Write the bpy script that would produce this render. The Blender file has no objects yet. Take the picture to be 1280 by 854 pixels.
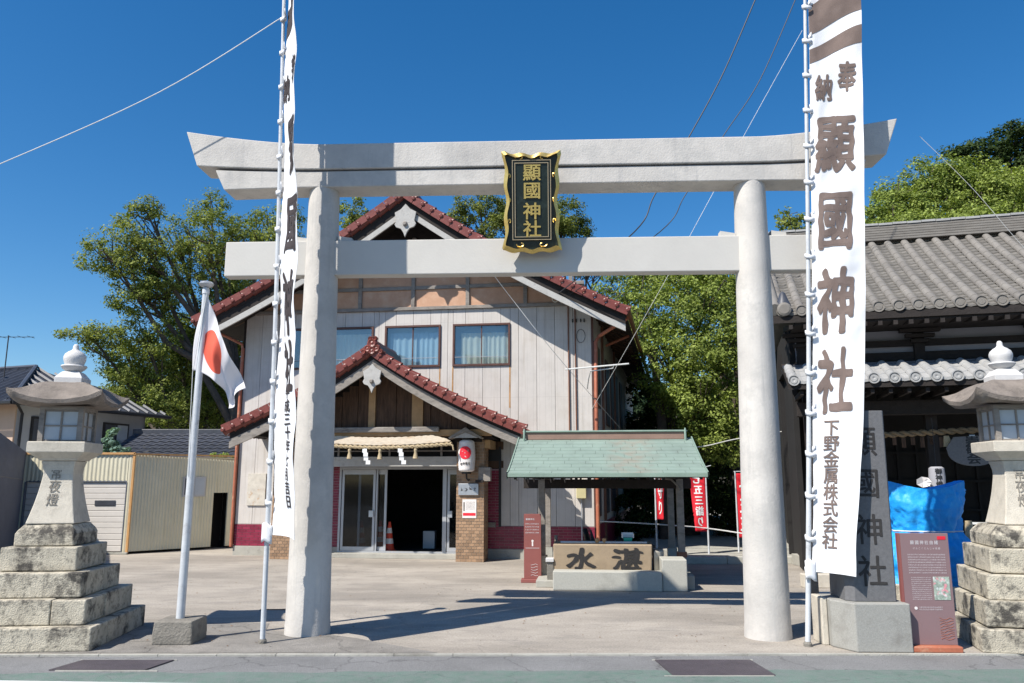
import bpy, bmesh, math, random
import numpy as np
from mathutils import Vector, Matrix, noise

scene = bpy.context.scene
R = math.radians
# ---------------------------------------------------------------- camera
cam_d = bpy.data.cameras.new('camera')
cam_d.sensor_width = 36.0
cam_d.lens = 36.0 * 975 / 1280
cam_d.clip_start = 0.05
cam_d.clip_end = 3000
cam = bpy.data.objects.new('camera', cam_d)
cam.location = (0, 0, 1.75)
cam.rotation_euler = (R(90 + 10.06), 0, 0)
scene.collection.objects.link(cam)
scene.camera = cam
scene.render.resolution_x, scene.render.resolution_y = 1024, 683
# ---------------------------------------------------------------- sky and sun
SUN_AZ, SUN_EL = 50.0, 49.5          # the light travels towards this bearing (from +Y towards +X)
world = bpy.data.worlds.new('World')
scene.world = world
world.use_nodes = True
wn, wl = world.node_tree.nodes, world.node_tree.links
bg = wn['Background']
sky = wn.new('ShaderNodeTexSky')
sky.sky_type = 'NISHITA'
sky.sun_disc = False
sky.sun_elevation = R(SUN_EL)
sky.sun_rotation = R(SUN_AZ + 180)
sky.altitude = 0
sky.air_density = 1.0
sky.dust_density = 0.4
sky.ozone_density = 4.0
hsv = wn.new('ShaderNodeHueSaturation')
hsv.inputs['Saturation'].default_value = 1.33
hsv.inputs['Value'].default_value = 1.0
wl.new(sky.outputs[0], hsv.inputs['Color'])
wl.new(hsv.outputs[0], bg.inputs['Color'])
bg.inputs['Strength'].default_value = 0.10
sun_d = bpy.data.lights.new('sun', 'SUN')
sun_d.energy = 5.0
sun_d.angle = R(0.5)
sun_d.color = (1.0, 0.945, 0.86)
sun = bpy.data.objects.new('sun', sun_d)
_d = Vector((math.sin(R(SUN_AZ)) * math.cos(R(SUN_EL)), math.cos(R(SUN_AZ)) * math.cos(R(SUN_EL)), -math.sin(R(SUN_EL))))
sun.rotation_euler = _d.to_track_quat('-Z', 'Y').to_euler()
sun.location = (-20, -20, 30)
scene.collection.objects.link(sun)
scene.view_settings.view_transform = 'Standard'
scene.view_settings.look = 'None'
scene.view_settings.exposure = 0.52
scene.view_settings.gamma = 1.0
scene.cycles.max_bounces = 6
scene.cycles.diffuse_bounces = 3
scene.cycles.glossy_bounces = 3
scene.cycles.transmission_bounces = 5
scene.cycles.transparent_max_bounces = 8
scene.cycles.use_denoising = True

rnd = random.Random(7)
C = scene.collection

# ---------------------------------------------------------------- materials
def mat(name, col, rough=0.8, var=0.18, scale=3.0, bump=0.15, bscale=60.0, stain=None, st_scale=2.0, st_lo=0.55, st_hi=0.7,
        st_amt=0.8, streak=None, metal=0.0, island=0.0, spec=0.4, stretch=(1, 1, 1), trans=0.0, obj_rand=True, stain2=None, st2_scale=9.0):
    m = bpy.data.materials.new(name)
    m.use_nodes = True
    n, l = m.node_tree.nodes, m.node_tree.links
    b = n['Principled BSDF']
    tc = n.new('ShaderNodeTexCoord')
    src = tc.outputs['Object']
    if obj_rand:
        oi = n.new('ShaderNodeObjectInfo')
        mu = n.new('ShaderNodeMath'); mu.operation = 'MULTIPLY'; mu.inputs[1].default_value = 37.0
        l.new(oi.outputs['Random'], mu.inputs[0])
        va = n.new('ShaderNodeVectorMath'); va.operation = 'ADD'
        l.new(src, va.inputs[0]); l.new(mu.outputs[0], va.inputs[1]); src = va.outputs[0]
    mp = n.new('ShaderNodeMapping'); mp.inputs['Scale'].default_value = stretch
    l.new(src, mp.inputs['Vector'])
    n1 = n.new('ShaderNodeTexNoise'); n1.inputs['Scale'].default_value = scale; n1.inputs['Detail'].default_value = 8; n1.inputs['Roughness'].default_value = 0.65
    l.new(mp.outputs[0], n1.inputs['Vector'])
    r1 = n.new('ShaderNodeMapRange'); r1.inputs[1].default_value = 0.3; r1.inputs[2].default_value = 0.7
    r1.inputs[3].default_value = 1 - var; r1.inputs[4].default_value = 1 + var
    l.new(n1.outputs['Fac'], r1.inputs[0])
    val = r1.outputs[0]
    if island:
        g = n.new('ShaderNodeNewGeometry')
        r2 = n.new('ShaderNodeMapRange'); r2.inputs[3].default_value = 1 - island; r2.inputs[4].default_value = 1 + island
        l.new(g.outputs['Random Per Island'], r2.inputs[0])
        m2 = n.new('ShaderNodeMath'); m2.operation = 'MULTIPLY'
        l.new(val, m2.inputs[0]); l.new(r2.outputs[0], m2.inputs[1]); val = m2.outputs[0]
    mx = n.new('ShaderNodeVectorMath'); mx.operation = 'SCALE'; mx.inputs[0].default_value = col
    l.new(val, mx.inputs['Scale'])
    colr = mx.outputs[0]
    def add_stain(colr, stc, sc, lo, hi, amt, vec, det=8):
        n2 = n.new('ShaderNodeTexNoise'); n2.inputs['Scale'].default_value = sc; n2.inputs['Detail'].default_value = det; n2.inputs['Roughness'].default_value = 0.7
        l.new(vec, n2.inputs['Vector'])
        rr = n.new('ShaderNodeMapRange'); rr.inputs[1].default_value = lo; rr.inputs[2].default_value = hi; rr.inputs[4].default_value = amt
        l.new(n2.outputs['Fac'], rr.inputs[0])
        mm = n.new('ShaderNodeMix'); mm.data_type = 'RGBA'
        l.new(rr.outputs[0], mm.inputs[0]); l.new(colr, mm.inputs[6]); mm.inputs[7].default_value = (*stc, 1)
        return mm.outputs[2]
    if stain:
        colr = add_stain(colr, stain, st_scale, st_lo, st_hi, st_amt, mp.outputs[0])
    if stain2:
        colr = add_stain(colr, stain2, st2_scale, 0.52, 0.62, 0.7, mp.outputs[0])
    if streak:
        sm = n.new('ShaderNodeMapping'); sm.inputs['Scale'].default_value = (9, 9, 0.5)
        l.new(src, sm.inputs['Vector'])
        colr = add_stain(colr, streak, 1.0, 0.55, 0.8, 0.7, sm.outputs[0], 6)
    l.new(colr, b.inputs['Base Color'])
    b.inputs['Roughness'].default_value = rough
    b.inputs['Metallic'].default_value = metal
    b.inputs['Specular IOR Level'].default_value = spec
    if trans:
        b.inputs['Transmission Weight'].default_value = 0
    if bump:
        n3 = n.new('ShaderNodeTexNoise'); n3.inputs['Scale'].default_value = bscale; n3.inputs['Detail'].default_value = 5
        l.new(mp.outputs[0], n3.inputs['Vector'])
        bp = n.new('ShaderNodeBump'); bp.inputs['Strength'].default_value = bump; bp.inputs['Distance'].default_value = 0.02
        l.new(n3.outputs['Fac'], bp.inputs['Height']); l.new(bp.outputs[0], b.inputs['Normal'])
    return m

def glass_mat(name, tint=(0.6, 0.65, 0.68), alpha=0.35, rough=0.05):
    m = bpy.data.materials.new(name); m.use_nodes = True
    n, l = m.node_tree.nodes, m.node_tree.links
    n.remove(n['Principled BSDF'])
    out = n['Material Output']
    t = n.new('ShaderNodeBsdfTransparent'); t.inputs[0].default_value = (*tint, 1)
    g = n.new('ShaderNodeBsdfGlossy'); g.inputs['Roughness'].default_value = rough; g.inputs[0].default_value = (1, 1, 1, 1)
    lw = n.new('ShaderNodeLayerWeight'); lw.inputs[0].default_value = 0.35
    mr = n.new('ShaderNodeMapRange'); mr.inputs[3].default_value = alpha * 0.4; mr.inputs[4].default_value = min(1, alpha * 2.2)
    l.new(lw.outputs['Fresnel'], mr.inputs[0])
    mi = n.new('ShaderNodeMixShader')
    l.new(mr.outputs[0], mi.inputs[0]); l.new(t.outputs[0], mi.inputs[1]); l.new(g.outputs[0], mi.inputs[2]); l.new(mi.outputs[0], out.inputs[0])
    return m

def leaf_mat(name, col, col2, island=0.45):
    m = bpy.data.materials.new(name); m.use_nodes = True
    n, l = m.node_tree.nodes, m.node_tree.links
    b = n['Principled BSDF']
    tc = n.new('ShaderNodeTexCoord'); n1 = n.new('ShaderNodeTexNoise'); n1.inputs['Scale'].default_value = 0.7; n1.inputs['Detail'].default_value = 6
    l.new(tc.outputs['Object'], n1.inputs['Vector'])
    g = n.new('ShaderNodeNewGeometry')
    ad = n.new('ShaderNodeMath'); ad.operation = 'MULTIPLY_ADD'; ad.inputs[1].default_value = 0.5
    l.new(g.outputs['Random Per Island'], ad.inputs[0])
    sb = n.new('ShaderNodeMath'); sb.operation = 'SUBTRACT'; sb.inputs[1].default_value = 0.25
    l.new(n1.outputs['Fac'], sb.inputs[0]); l.new(sb.outputs[0], ad.inputs[2])
    mm = n.new('ShaderNodeMix'); mm.data_type = 'RGBA'; mm.inputs[6].default_value = (*col, 1); mm.inputs[7].default_value = (*col2, 1)
    l.new(ad.outputs[0], mm.inputs[0])
    sc = n.new('ShaderNodeMapRange'); sc.inputs[3].default_value = 1 - island; sc.inputs[4].default_value = 1 + island
    l.new(g.outputs['Random Per Island'], sc.inputs[0])
    vm = n.new('ShaderNodeVectorMath'); vm.operation = 'SCALE'
    l.new(mm.outputs[2], vm.inputs[0]); l.new(sc.outputs[0], vm.inputs['Scale'])
    l.new(vm.outputs[0], b.inputs['Base Color'])
    b.inputs['Roughness'].default_value = 0.6
    b.inputs['Specular IOR Level'].default_value = 0.12
    tr = n.new('ShaderNodeBsdfTranslucent')
    v2 = n.new('ShaderNodeVectorMath'); v2.operation = 'MULTIPLY'; v2.inputs[1].default_value = (1.3, 1.4, 0.5)
    l.new(vm.outputs[0], v2.inputs[0]); l.new(v2.outputs[0], tr.inputs[0])
    mi = n.new('ShaderNodeMixShader'); mi.inputs[0].default_value = 0.3
    l.new(b.outputs[0], mi.inputs[1]); l.new(tr.outputs[0], mi.inputs[2]); l.new(mi.outputs[0], n['Material Output'].inputs[0])
    return m

M = {}
M['asphalt'] = mat('asphalt', (0.125, 0.13, 0.135), 0.9, 0.22, 1.2, 0.5, 120, stain=(0.07, 0.07, 0.075), st_scale=0.8, obj_rand=False)
M['dark_asphalt'] = mat('dark_asphalt', (0.22, 0.205, 0.185), 0.9, 0.25, 2.0, 0.5, 90, stain=(0.13, 0.12, 0.11), st_scale=2.4, obj_rand=False)
M['road'] = mat('road_surface', (0.20, 0.20, 0.20), 0.9, 0.15, 1.0, 0.6, 150, stain=(0.15, 0.15, 0.15), st_scale=1.4, obj_rand=False)
M['green_paint'] = mat('green_road_paint', (0.12, 0.178, 0.15), 0.85, 0.2, 2.0, 0.4, 120, stain=(0.16, 0.185, 0.175), st_scale=9.0, st_lo=0.40, st_hi=0.62, st_amt=0.85, obj_rand=False)
M['white_paint'] = mat('white_road_paint', (0.7, 0.7, 0.68), 0.8, 0.1, 6.0, 0.3, 100, stain=(0.3, 0.3, 0.3), st_scale=14, obj_rand=False)
M['soil'] = mat('soil', (0.06, 0.055, 0.04), 0.95, 0.3, 0.4, 0.4, 20, obj_rand=False)
M['torii'] = mat('torii_concrete', (0.525, 0.50, 0.465), 0.75, 0.10, 2.2, 0.2, 45, stain2=(0.45, 0.435, 0.41), st2_scale=3.2, stain=(0.30, 0.29, 0.28), st_scale=1.3, st_lo=0.50, st_hi=0.74, st_amt=0.6, streak=(0.30, 0.30, 0.30), obj_rand=False)
M['torii_paint'] = mat('torii_painted_concrete', (0.54, 0.52, 0.48), 0.7, 0.05, 1.0, 0.08, 30, stain=(0.43, 0.41, 0.39), st_scale=1.3, st_lo=0.5, st_hi=0.85, st_amt=0.5, obj_rand=False)
M['stone'] = mat('weathered_granite', (0.48, 0.435, 0.345), 0.9, 0.2, 4.0, 0.6, 70, stain=(0.035, 0.032, 0.03), st_scale=2.8, st_lo=0.52, st_hi=0.62, st_amt=0.92, stain2=(0.17, 0.155, 0.13), st2_scale=13, streak=(0.05, 0.045, 0.04))
M['stone_roof'] = mat('brown_granite', (0.205, 0.175, 0.15), 0.9, 0.25, 6.0, 0.5, 60, stain=(0.10, 0.085, 0.075), st_scale=5.0, st_lo=0.5, st_hi=0.66, st_amt=0.7)
M['stone_light'] = mat('pale_granite', (0.54, 0.495, 0.415), 0.85, 0.12, 6.0, 0.3, 90, stain=(0.24, 0.215, 0.18), st_scale=4.5, st_lo=0.52, st_hi=0.75, st_amt=0.6, streak=(0.30, 0.27, 0.22))
M['stone_white'] = mat('white_granite', (0.58, 0.57, 0.56), 0.8, 0.08, 8.0, 0.25, 90, stain=(0.36, 0.36, 0.37), st_scale=4.0, st_lo=0.6, st_hi=0.8, st_amt=0.5)
M['stone_dark'] = mat('grey_stele_granite', (0.135, 0.135, 0.14), 0.75, 0.15, 30.0, 0.2, 120, stain=(0.11, 0.11, 0.11), st_scale=2.0)
M['carved'] = mat('carved_lettering', (0.035, 0.033, 0.033), 0.9, 0.2, 8.0, 0.2, 60)
M['faint_carved'] = mat('worn_carved_lettering', (0.22, 0.20, 0.17), 0.9, 0.2, 8.0, 0.2, 60)
M['granite_base'] = mat('cut_granite', (0.43, 0.42, 0.37), 0.85, 0.12, 60.0, 0.25, 150, stain=(0.30, 0.29, 0.25), st_scale=1.6)
M['granite_grey'] = mat('grey_cut_granite', (0.31, 0.305, 0.28), 0.85, 0.15, 70.0, 0.25, 150, stain=(0.22, 0.21, 0.19), st_scale=2.2)
M['concrete'] = mat('concrete', (0.36, 0.35, 0.31), 0.9, 0.15, 3.0, 0.35, 60, stain=(0.20, 0.19, 0.165), st_scale=2.2)
M['old_concrete'] = mat('old_concrete_block', (0.20, 0.185, 0.16), 0.95, 0.25, 5.0, 0.6, 50, stain=(0.09, 0.085, 0.075), st_scale=4.0)
M['cloth'] = mat('white_banner_cloth', (0.70, 0.71, 0.73), 0.8, 0.03, 3.0, 0.05, 200, obj_rand=False, spec=0.15)
M['ink'] = mat('faded_brown_ink', (0.155, 0.115, 0.10), 0.85, 0.12, 6.0, 0.0, 50, stain=(0.21, 0.165, 0.15), st_scale=5.0, st_lo=0.5, st_hi=0.7, st_amt=0.5)
M['ink_black'] = mat('black_brown_ink', (0.045, 0.035, 0.035), 0.85, 0.2, 6.0, 0.0, 50)
M['bamboo'] = mat('white_painted_pole', (0.52, 0.54, 0.56), 0.4, 0.12, 6.0, 0.05, 50, stain=(0.35, 0.35, 0.36), st_scale=8)
M['steel'] = mat('galvanised_steel', (0.45, 0.47, 0.50), 0.35, 0.1, 8.0, 0.05, 60, metal=0.6)
M['gold'] = mat('gold_leaf', (0.72, 0.50, 0.16), 0.32, 0.15, 12.0, 0.1, 60, metal=0.75)
M['gold_dull'] = mat('dull_gold_line', (0.42, 0.34, 0.22), 0.5, 0.1, 10.0, 0.05, 60, metal=0.4)
M['lacquer'] = mat('black_green_lacquer', (0.010, 0.017, 0.014), 0.35, 0.3, 4.0, 0.05, 20, stain=(0.03, 0.045, 0.04), st_scale=5)
M['siding'] = mat('painted_board_siding', (0.55, 0.515, 0.48), 0.8, 0.08, 2.0, 0.15, 90, stain=(0.45, 0.40, 0.35), st_scale=1.5, st_lo=0.5, st_hi=0.75, st_amt=0.6, streak=(0.33, 0.285, 0.23))
M['rust'] = mat('rust_streak', (0.42, 0.22, 0.08), 0.9, 0.35, 9.0, 0.1, 60, stain=(0.5, 0.42, 0.33), st_scale=8, st_lo=0.5, st_hi=0.7)
M['plaster'] = mat('orange_plaster', (0.52, 0.31, 0.205), 0.9, 0.12, 3.0, 0.2, 60, stain=(0.56, 0.40, 0.29), st_scale=3.0, st_lo=0.5, st_hi=0.7, st_amt=0.7)
M['wood_grey'] = mat('weathered_grey_timber', (0.25, 0.225, 0.20), 0.85, 0.25, 4.0, 0.4, 30, stain=(0.11, 0.095, 0.085), st_scale=3.0, stretch=(1, 3, 3))
M['wood_pale'] = mat('pale_grey_barge_timber', (0.42, 0.41, 0.39), 0.85, 0.15, 4.0, 0.3, 30, stain=(0.25, 0.24, 0.23), st_scale=4.0)
M['wood_dark'] = mat('dark_timber', (0.022, 0.017, 0.015), 0.8, 0.3, 4.0, 0.3, 30)
M['wood_brown'] = mat('brown_weathered_boards', (0.085, 0.048, 0.030), 0.85, 0.45, 3.0, 0.4, 40, stain=(0.025, 0.015, 0.012), st_scale=4.0, stretch=(6, 6, 0.8))
M['wood_tan'] = mat('tan_new_timber', (0.42, 0.26, 0.13), 0.8, 0.2, 4.0, 0.2, 40)
M['red_tile'] = mat('red_roof_tile', (0.17, 0.045, 0.035), 0.38, 0.25, 5.0, 0.2, 50, stain=(0.28, 0.13, 0.10), st_scale=7.0, st_lo=0.55, st_hi=0.75, st_amt=0.6, island=0.25)
M['grey_tile'] = mat('grey_roof_tile', (0.20, 0.185, 0.165), 0.7, 0.15, 2.0, 0.25, 50, stain=(0.14, 0.125, 0.11), st_scale=2.2, st_lo=0.5, st_hi=0.7, st_amt=0.6, island=0.12)
M['pan_tile'] = mat('dark_grey_pan_tile', (0.15, 0.14, 0.125), 0.75, 0.15, 2.0, 0.25, 50, island=0.18)
M['pale_tile'] = mat('pale_grey_roof_tile', (0.33, 0.33, 0.325), 0.6, 0.1, 4.0, 0.2, 50, stain=(0.24, 0.23, 0.22), st_scale=3, island=0.08)
M['dark_tile'] = mat('dark_slate_roof_tile', (0.055, 0.06, 0.075), 0.45, 0.2, 4.0, 0.2, 50, island=0.2)
M['maroon_tile'] = mat('maroon_wall_tile', (0.23, 0.025, 0.055), 0.35, 0.15, 6.0, 0.1, 50, island=0.2)
M['grout'] = mat('pale_grout', (0.33, 0.22, 0.22), 0.9, 0.1, 10.0, 0.1, 50)
M['brown_tile'] = mat('brown_wall_tile', (0.30, 0.19, 0.115), 0.6, 0.12, 6.0, 0.15, 50, island=0.25)
M['brown_grout'] = mat('grey_grout', (0.37, 0.31, 0.24), 0.9, 0.1, 10.0, 0.1, 50)
M['aluminium'] = mat('aluminium_frame', (0.42, 0.43, 0.45), 0.45, 0.06, 8.0, 0.03, 60, metal=0.35)
M['bronze'] = mat('brown_window_frame', (0.10, 0.045, 0.035), 0.5, 0.2, 8.0, 0.05, 60)
M['curtain_cream'] = mat('cream_curtain', (0.80, 0.76, 0.62), 0.9, 0.06, 3.0, 0.05, 60)
M['curtain_blue'] = mat('pale_blue_curtain', (0.56, 0.69, 0.75), 0.9, 0.06, 3.0, 0.05, 60)
M['glass'] = glass_mat('window_glass', (0.85, 0.9, 0.92), 0.22)
M['door_glass'] = glass_mat('door_glass', (0.6, 0.63, 0.66), 0.05)
M['frosted'] = mat('frosted_glass', (0.42, 0.46, 0.50), 0.25, 0.12, 2.0, 0.0, 60)
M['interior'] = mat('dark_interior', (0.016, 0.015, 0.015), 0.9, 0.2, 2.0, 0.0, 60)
M['copper'] = mat('green_copper_sheet', (0.21, 0.275, 0.238), 0.75, 0.10, 1.5, 0.15, 40, stain=(0.17, 0.215, 0.19), st_scale=2.5, st_lo=0.48, st_hi=0.66, st_amt=0.7, island=0.13, obj_rand=False)
M['copper_cap'] = mat('green_copper_ridge', (0.22, 0.30, 0.25), 0.55, 0.15, 3.0, 0.1, 40)
M['copper_brown'] = mat('brown_copper_ridge', (0.25, 0.16, 0.125), 0.6, 0.15, 3.0, 0.1, 40)
M['pipe_red'] = mat('red_brown_pipe', (0.38, 0.125, 0.07), 0.5, 0.2, 5.0, 0.05, 40, stain=(0.5, 0.28, 0.18), st_scale=6)
M['pipe_brown'] = mat('brown_pipe', (0.20, 0.09, 0.055), 0.5, 0.2, 5.0, 0.05, 40)
M['shed_yellow'] = mat('cream_corrugated_steel', (0.60, 0.56, 0.42), 0.55, 0.08, 2.0, 0.05, 60, streak=(0.42, 0.37, 0.24), obj_rand=False)
M['shed_trim'] = mat('orange_trim', (0.55, 0.30, 0.12), 0.5, 0.15, 5.0, 0.05, 40)
M['shutter'] = mat('white_shutter_slat', (0.62, 0.58, 0.53), 0.55, 0.06, 3.0, 0.05, 60)
M['dark_corrugated'] = mat('dark_grey_corrugated_steel', (0.13, 0.14, 0.17), 0.5, 0.12, 2.0, 0.05, 60, obj_rand=False)
M['house_wall'] = mat('pale_house_wall', (0.36, 0.37, 0.40), 0.85, 0.06, 3.0, 0.1, 60)
M['house_wall_tan'] = mat('tan_house_wall', (0.50, 0.36, 0.27), 0.85, 0.06, 3.0, 0.1, 60)
M['black'] = mat('black_paint', (0.018, 0.018, 0.02), 0.5, 0.2, 5.0, 0.05, 50)
M['white'] = mat('white_plastic', (0.78, 0.78, 0.77), 0.6, 0.04, 5.0, 0.03, 50)
M['paper'] = mat('white_paper', (0.74, 0.70, 0.68), 0.8, 0.06, 9.0, 0.05, 60)
M['old_paper'] = mat('peeling_sign', (0.56, 0.52, 0.45), 0.85, 0.15, 9.0, 0.1, 60, stain=(0.45, 0.26, 0.12), st_scale=7, st_lo=0.55, st_hi=0.66)
M['red'] = mat('red_cloth', (0.62, 0.015, 0.03), 0.75, 0.08, 4.0, 0.05, 80)
M['red_print'] = mat('red_print', (0.70, 0.02, 0.04), 0.6, 0.05, 4.0, 0.0, 80)
M['cone'] = mat('orange_red_plastic', (0.75, 0.09, 0.05), 0.5, 0.08, 4.0, 0.0, 80)
M['sign_maroon'] = mat('maroon_sign_panel', (0.25, 0.085, 0.075), 0.45, 0.06, 3.0, 0.03, 60)
M['board_maroon'] = mat('mauve_brown_board', (0.23, 0.15, 0.155), 0.3, 0.05, 2.0, 0.02, 60)
M['print_pale'] = mat('pale_print', (0.60, 0.55, 0.56), 0.6, 0.05, 3.0, 0.0, 60)
M['photo_print'] = mat('colour_photo_print', (0.30, 0.36, 0.30), 0.5, 0.5, 25.0, 0.0, 60, stain=(0.75, 0.25, 0.30), st_scale=14, st_lo=0.56, st_hi=0.6, stain2=(0.75, 0.78, 0.76), st2_scale=22)
M['tarp'] = mat('blue_tarpaulin', (0.008, 0.30, 0.78), 0.52, 0.10, 5.0, 0.9, 9, stain=(0.05, 0.40, 0.80), st_scale=5, st_lo=0.5, st_hi=0.7)
M['shaded_rope'] = mat('shaded_straw_rope', (0.24, 0.17, 0.10), 0.9, 0.25, 25.0, 0.5, 60, stain=(0.13, 0.09, 0.05), st_scale=20)  # straw rope colour darkened to imitate the shade in the hall front
M['rope'] = mat('straw_rope', (0.42, 0.335, 0.21), 0.9, 0.25, 25.0, 0.5, 60, stain=(0.28, 0.19, 0.09), st_scale=20)
M['rope_white'] = mat('white_cord', (0.62, 0.62, 0.60), 0.8, 0.1, 9.0, 0.05, 60)
M['cable'] = mat('black_cable', (0.03, 0.03, 0.035), 0.6, 0.1, 5.0, 0.0, 60)
M['basin'] = mat('brown_granite_basin', (0.36, 0.275, 0.185), 0.8, 0.14, 5.0, 0.3, 90, stain=(0.25, 0.19, 0.14), st_scale=2.5)
M['meter'] = mat('cream_meter_box', (0.52, 0.46, 0.25), 0.6, 0.08, 5.0, 0.05, 60)
M['bark'] = mat('tree_bark', (0.10, 0.08, 0.065), 0.95, 0.35, 6.0, 0.6, 20, obj_rand=False)
M['leaf_camphor'] = leaf_mat('camphor_leaves', (0.12, 0.165, 0.035), (0.27, 0.29, 0.075))
M['leaf_bright'] = leaf_mat('bright_leaves', (0.125, 0.18, 0.035), (0.28, 0.325, 0.085))
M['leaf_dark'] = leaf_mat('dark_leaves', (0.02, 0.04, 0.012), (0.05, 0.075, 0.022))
M['leaf_olive'] = leaf_mat('olive_leaves', (0.10, 0.13, 0.03), (0.20, 0.22, 0.06))
M['leaf_blue'] = leaf_mat('blue_green_needles', (0.13, 0.21, 0.17), (0.22, 0.32, 0.27))
M['hill_green'] = leaf_mat('hill_leaves', (0.03, 0.055, 0.025), (0.06, 0.09, 0.04))
M['purple_plate'] = mat('iron_cover_plate', (0.075, 0.064, 0.072), 0.6, 0.2, 5.0, 0.5, 110)
M['dried'] = mat('dry_leaf', (0.16, 0.09, 0.045), 0.9, 0.3, 9.0, 0.0, 60)

def copper_mat():
    m = M['copper']; n, l = m.node_tree.nodes, m.node_tree.links; b = n['Principled BSDF']
    src = b.inputs['Base Color'].links[0].from_socket
    tc = n.new('ShaderNodeTexCoord'); sx = n.new('ShaderNodeSeparateXYZ'); l.new(tc.outputs['Object'], sx.inputs[0])
    nz = n.new('ShaderNodeTexNoise'); nz.inputs['Scale'].default_value = 1.6; nz.inputs['Detail'].default_value = 8; nz.inputs['Roughness'].default_value = 0.7
    l.new(tc.outputs['Object'], nz.inputs['Vector'])
    def mth(op, a, c):
        q = n.new('ShaderNodeMath'); q.operation = op
        for i, t in enumerate((a, c)):
            if isinstance(t, (int, float)): q.inputs[i].default_value = t
            else: l.new(t, q.inputs[i])
        return q.outputs[0]
    d = mth('ABSOLUTE', mth('SUBTRACT', mth('ADD', sx.outputs[0], mth('MULTIPLY', nz.outputs['Fac'], 0.9)), 2.52), 0)
    mr = n.new('ShaderNodeMapRange'); mr.inputs[1].default_value = 0.10; mr.inputs[2].default_value = 0.50; mr.inputs[3].default_value = 0.7; mr.inputs[4].default_value = 0.0
    l.new(d, mr.inputs[0])
    n2 = n.new('ShaderNodeTexNoise'); n2.inputs['Scale'].default_value = 5; n2.inputs['Detail'].default_value = 8; l.new(tc.outputs['Object'], n2.inputs['Vector'])
    m2 = n.new('ShaderNodeMapRange'); m2.inputs[1].default_value = 0.35; m2.inputs[2].default_value = 0.6; l.new(n2.outputs['Fac'], m2.inputs[0])
    mm = n.new('ShaderNodeMix'); mm.data_type = 'RGBA'; l.new(mth('MULTIPLY', mr.outputs[0], m2.outputs[0]), mm.inputs[0]); l.new(src, mm.inputs[6]); mm.inputs[7].default_value = (0.27, 0.235, 0.19, 1)
    l.new(mm.outputs[2], b.inputs['Base Color'])
copper_mat()
def grooved(m, axis, pitch, w, amt, axis2=None, pitch2=1.0):
    n, l = m.node_tree.nodes, m.node_tree.links; b = n['Principled BSDF']
    src = b.inputs['Base Color'].links[0].from_socket
    tc = n.new('ShaderNodeTexCoord'); sx = n.new('ShaderNodeSeparateXYZ'); l.new(tc.outputs['Object'], sx.inputs[0])
    fac = None
    for ax, p in ((axis, pitch), (axis2, pitch2)):
        if ax is None: continue
        d = n.new('ShaderNodeMath'); d.operation = 'DIVIDE'; d.inputs[1].default_value = p; l.new(sx.outputs[ax], d.inputs[0])
        f = n.new('ShaderNodeMath'); f.operation = 'FRACT'; l.new(d.outputs[0], f.inputs[0])
        c = n.new('ShaderNodeMath'); c.operation = 'LESS_THAN'; c.inputs[1].default_value = w/p; l.new(f.outputs[0], c.inputs[0])
        if fac is None: fac = c.outputs[0]
        else:
            mxx = n.new('ShaderNodeMath'); mxx.operation = 'MAXIMUM'; l.new(fac, mxx.inputs[0]); l.new(c.outputs[0], mxx.inputs[1]); fac = mxx.outputs[0]
    r = n.new('ShaderNodeMapRange'); r.inputs[3].default_value = 1.0; r.inputs[4].default_value = 1-amt; l.new(fac, r.inputs[0])
    s = n.new('ShaderNodeVectorMath'); s.operation = 'SCALE'; l.new(src, s.inputs[0]); l.new(r.outputs[0], s.inputs['Scale']); l.new(s.outputs[0], b.inputs['Base Color'])
grooved(M['siding'], 0, 0.142, 0.007, 0.16, 2, 1.82)
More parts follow.
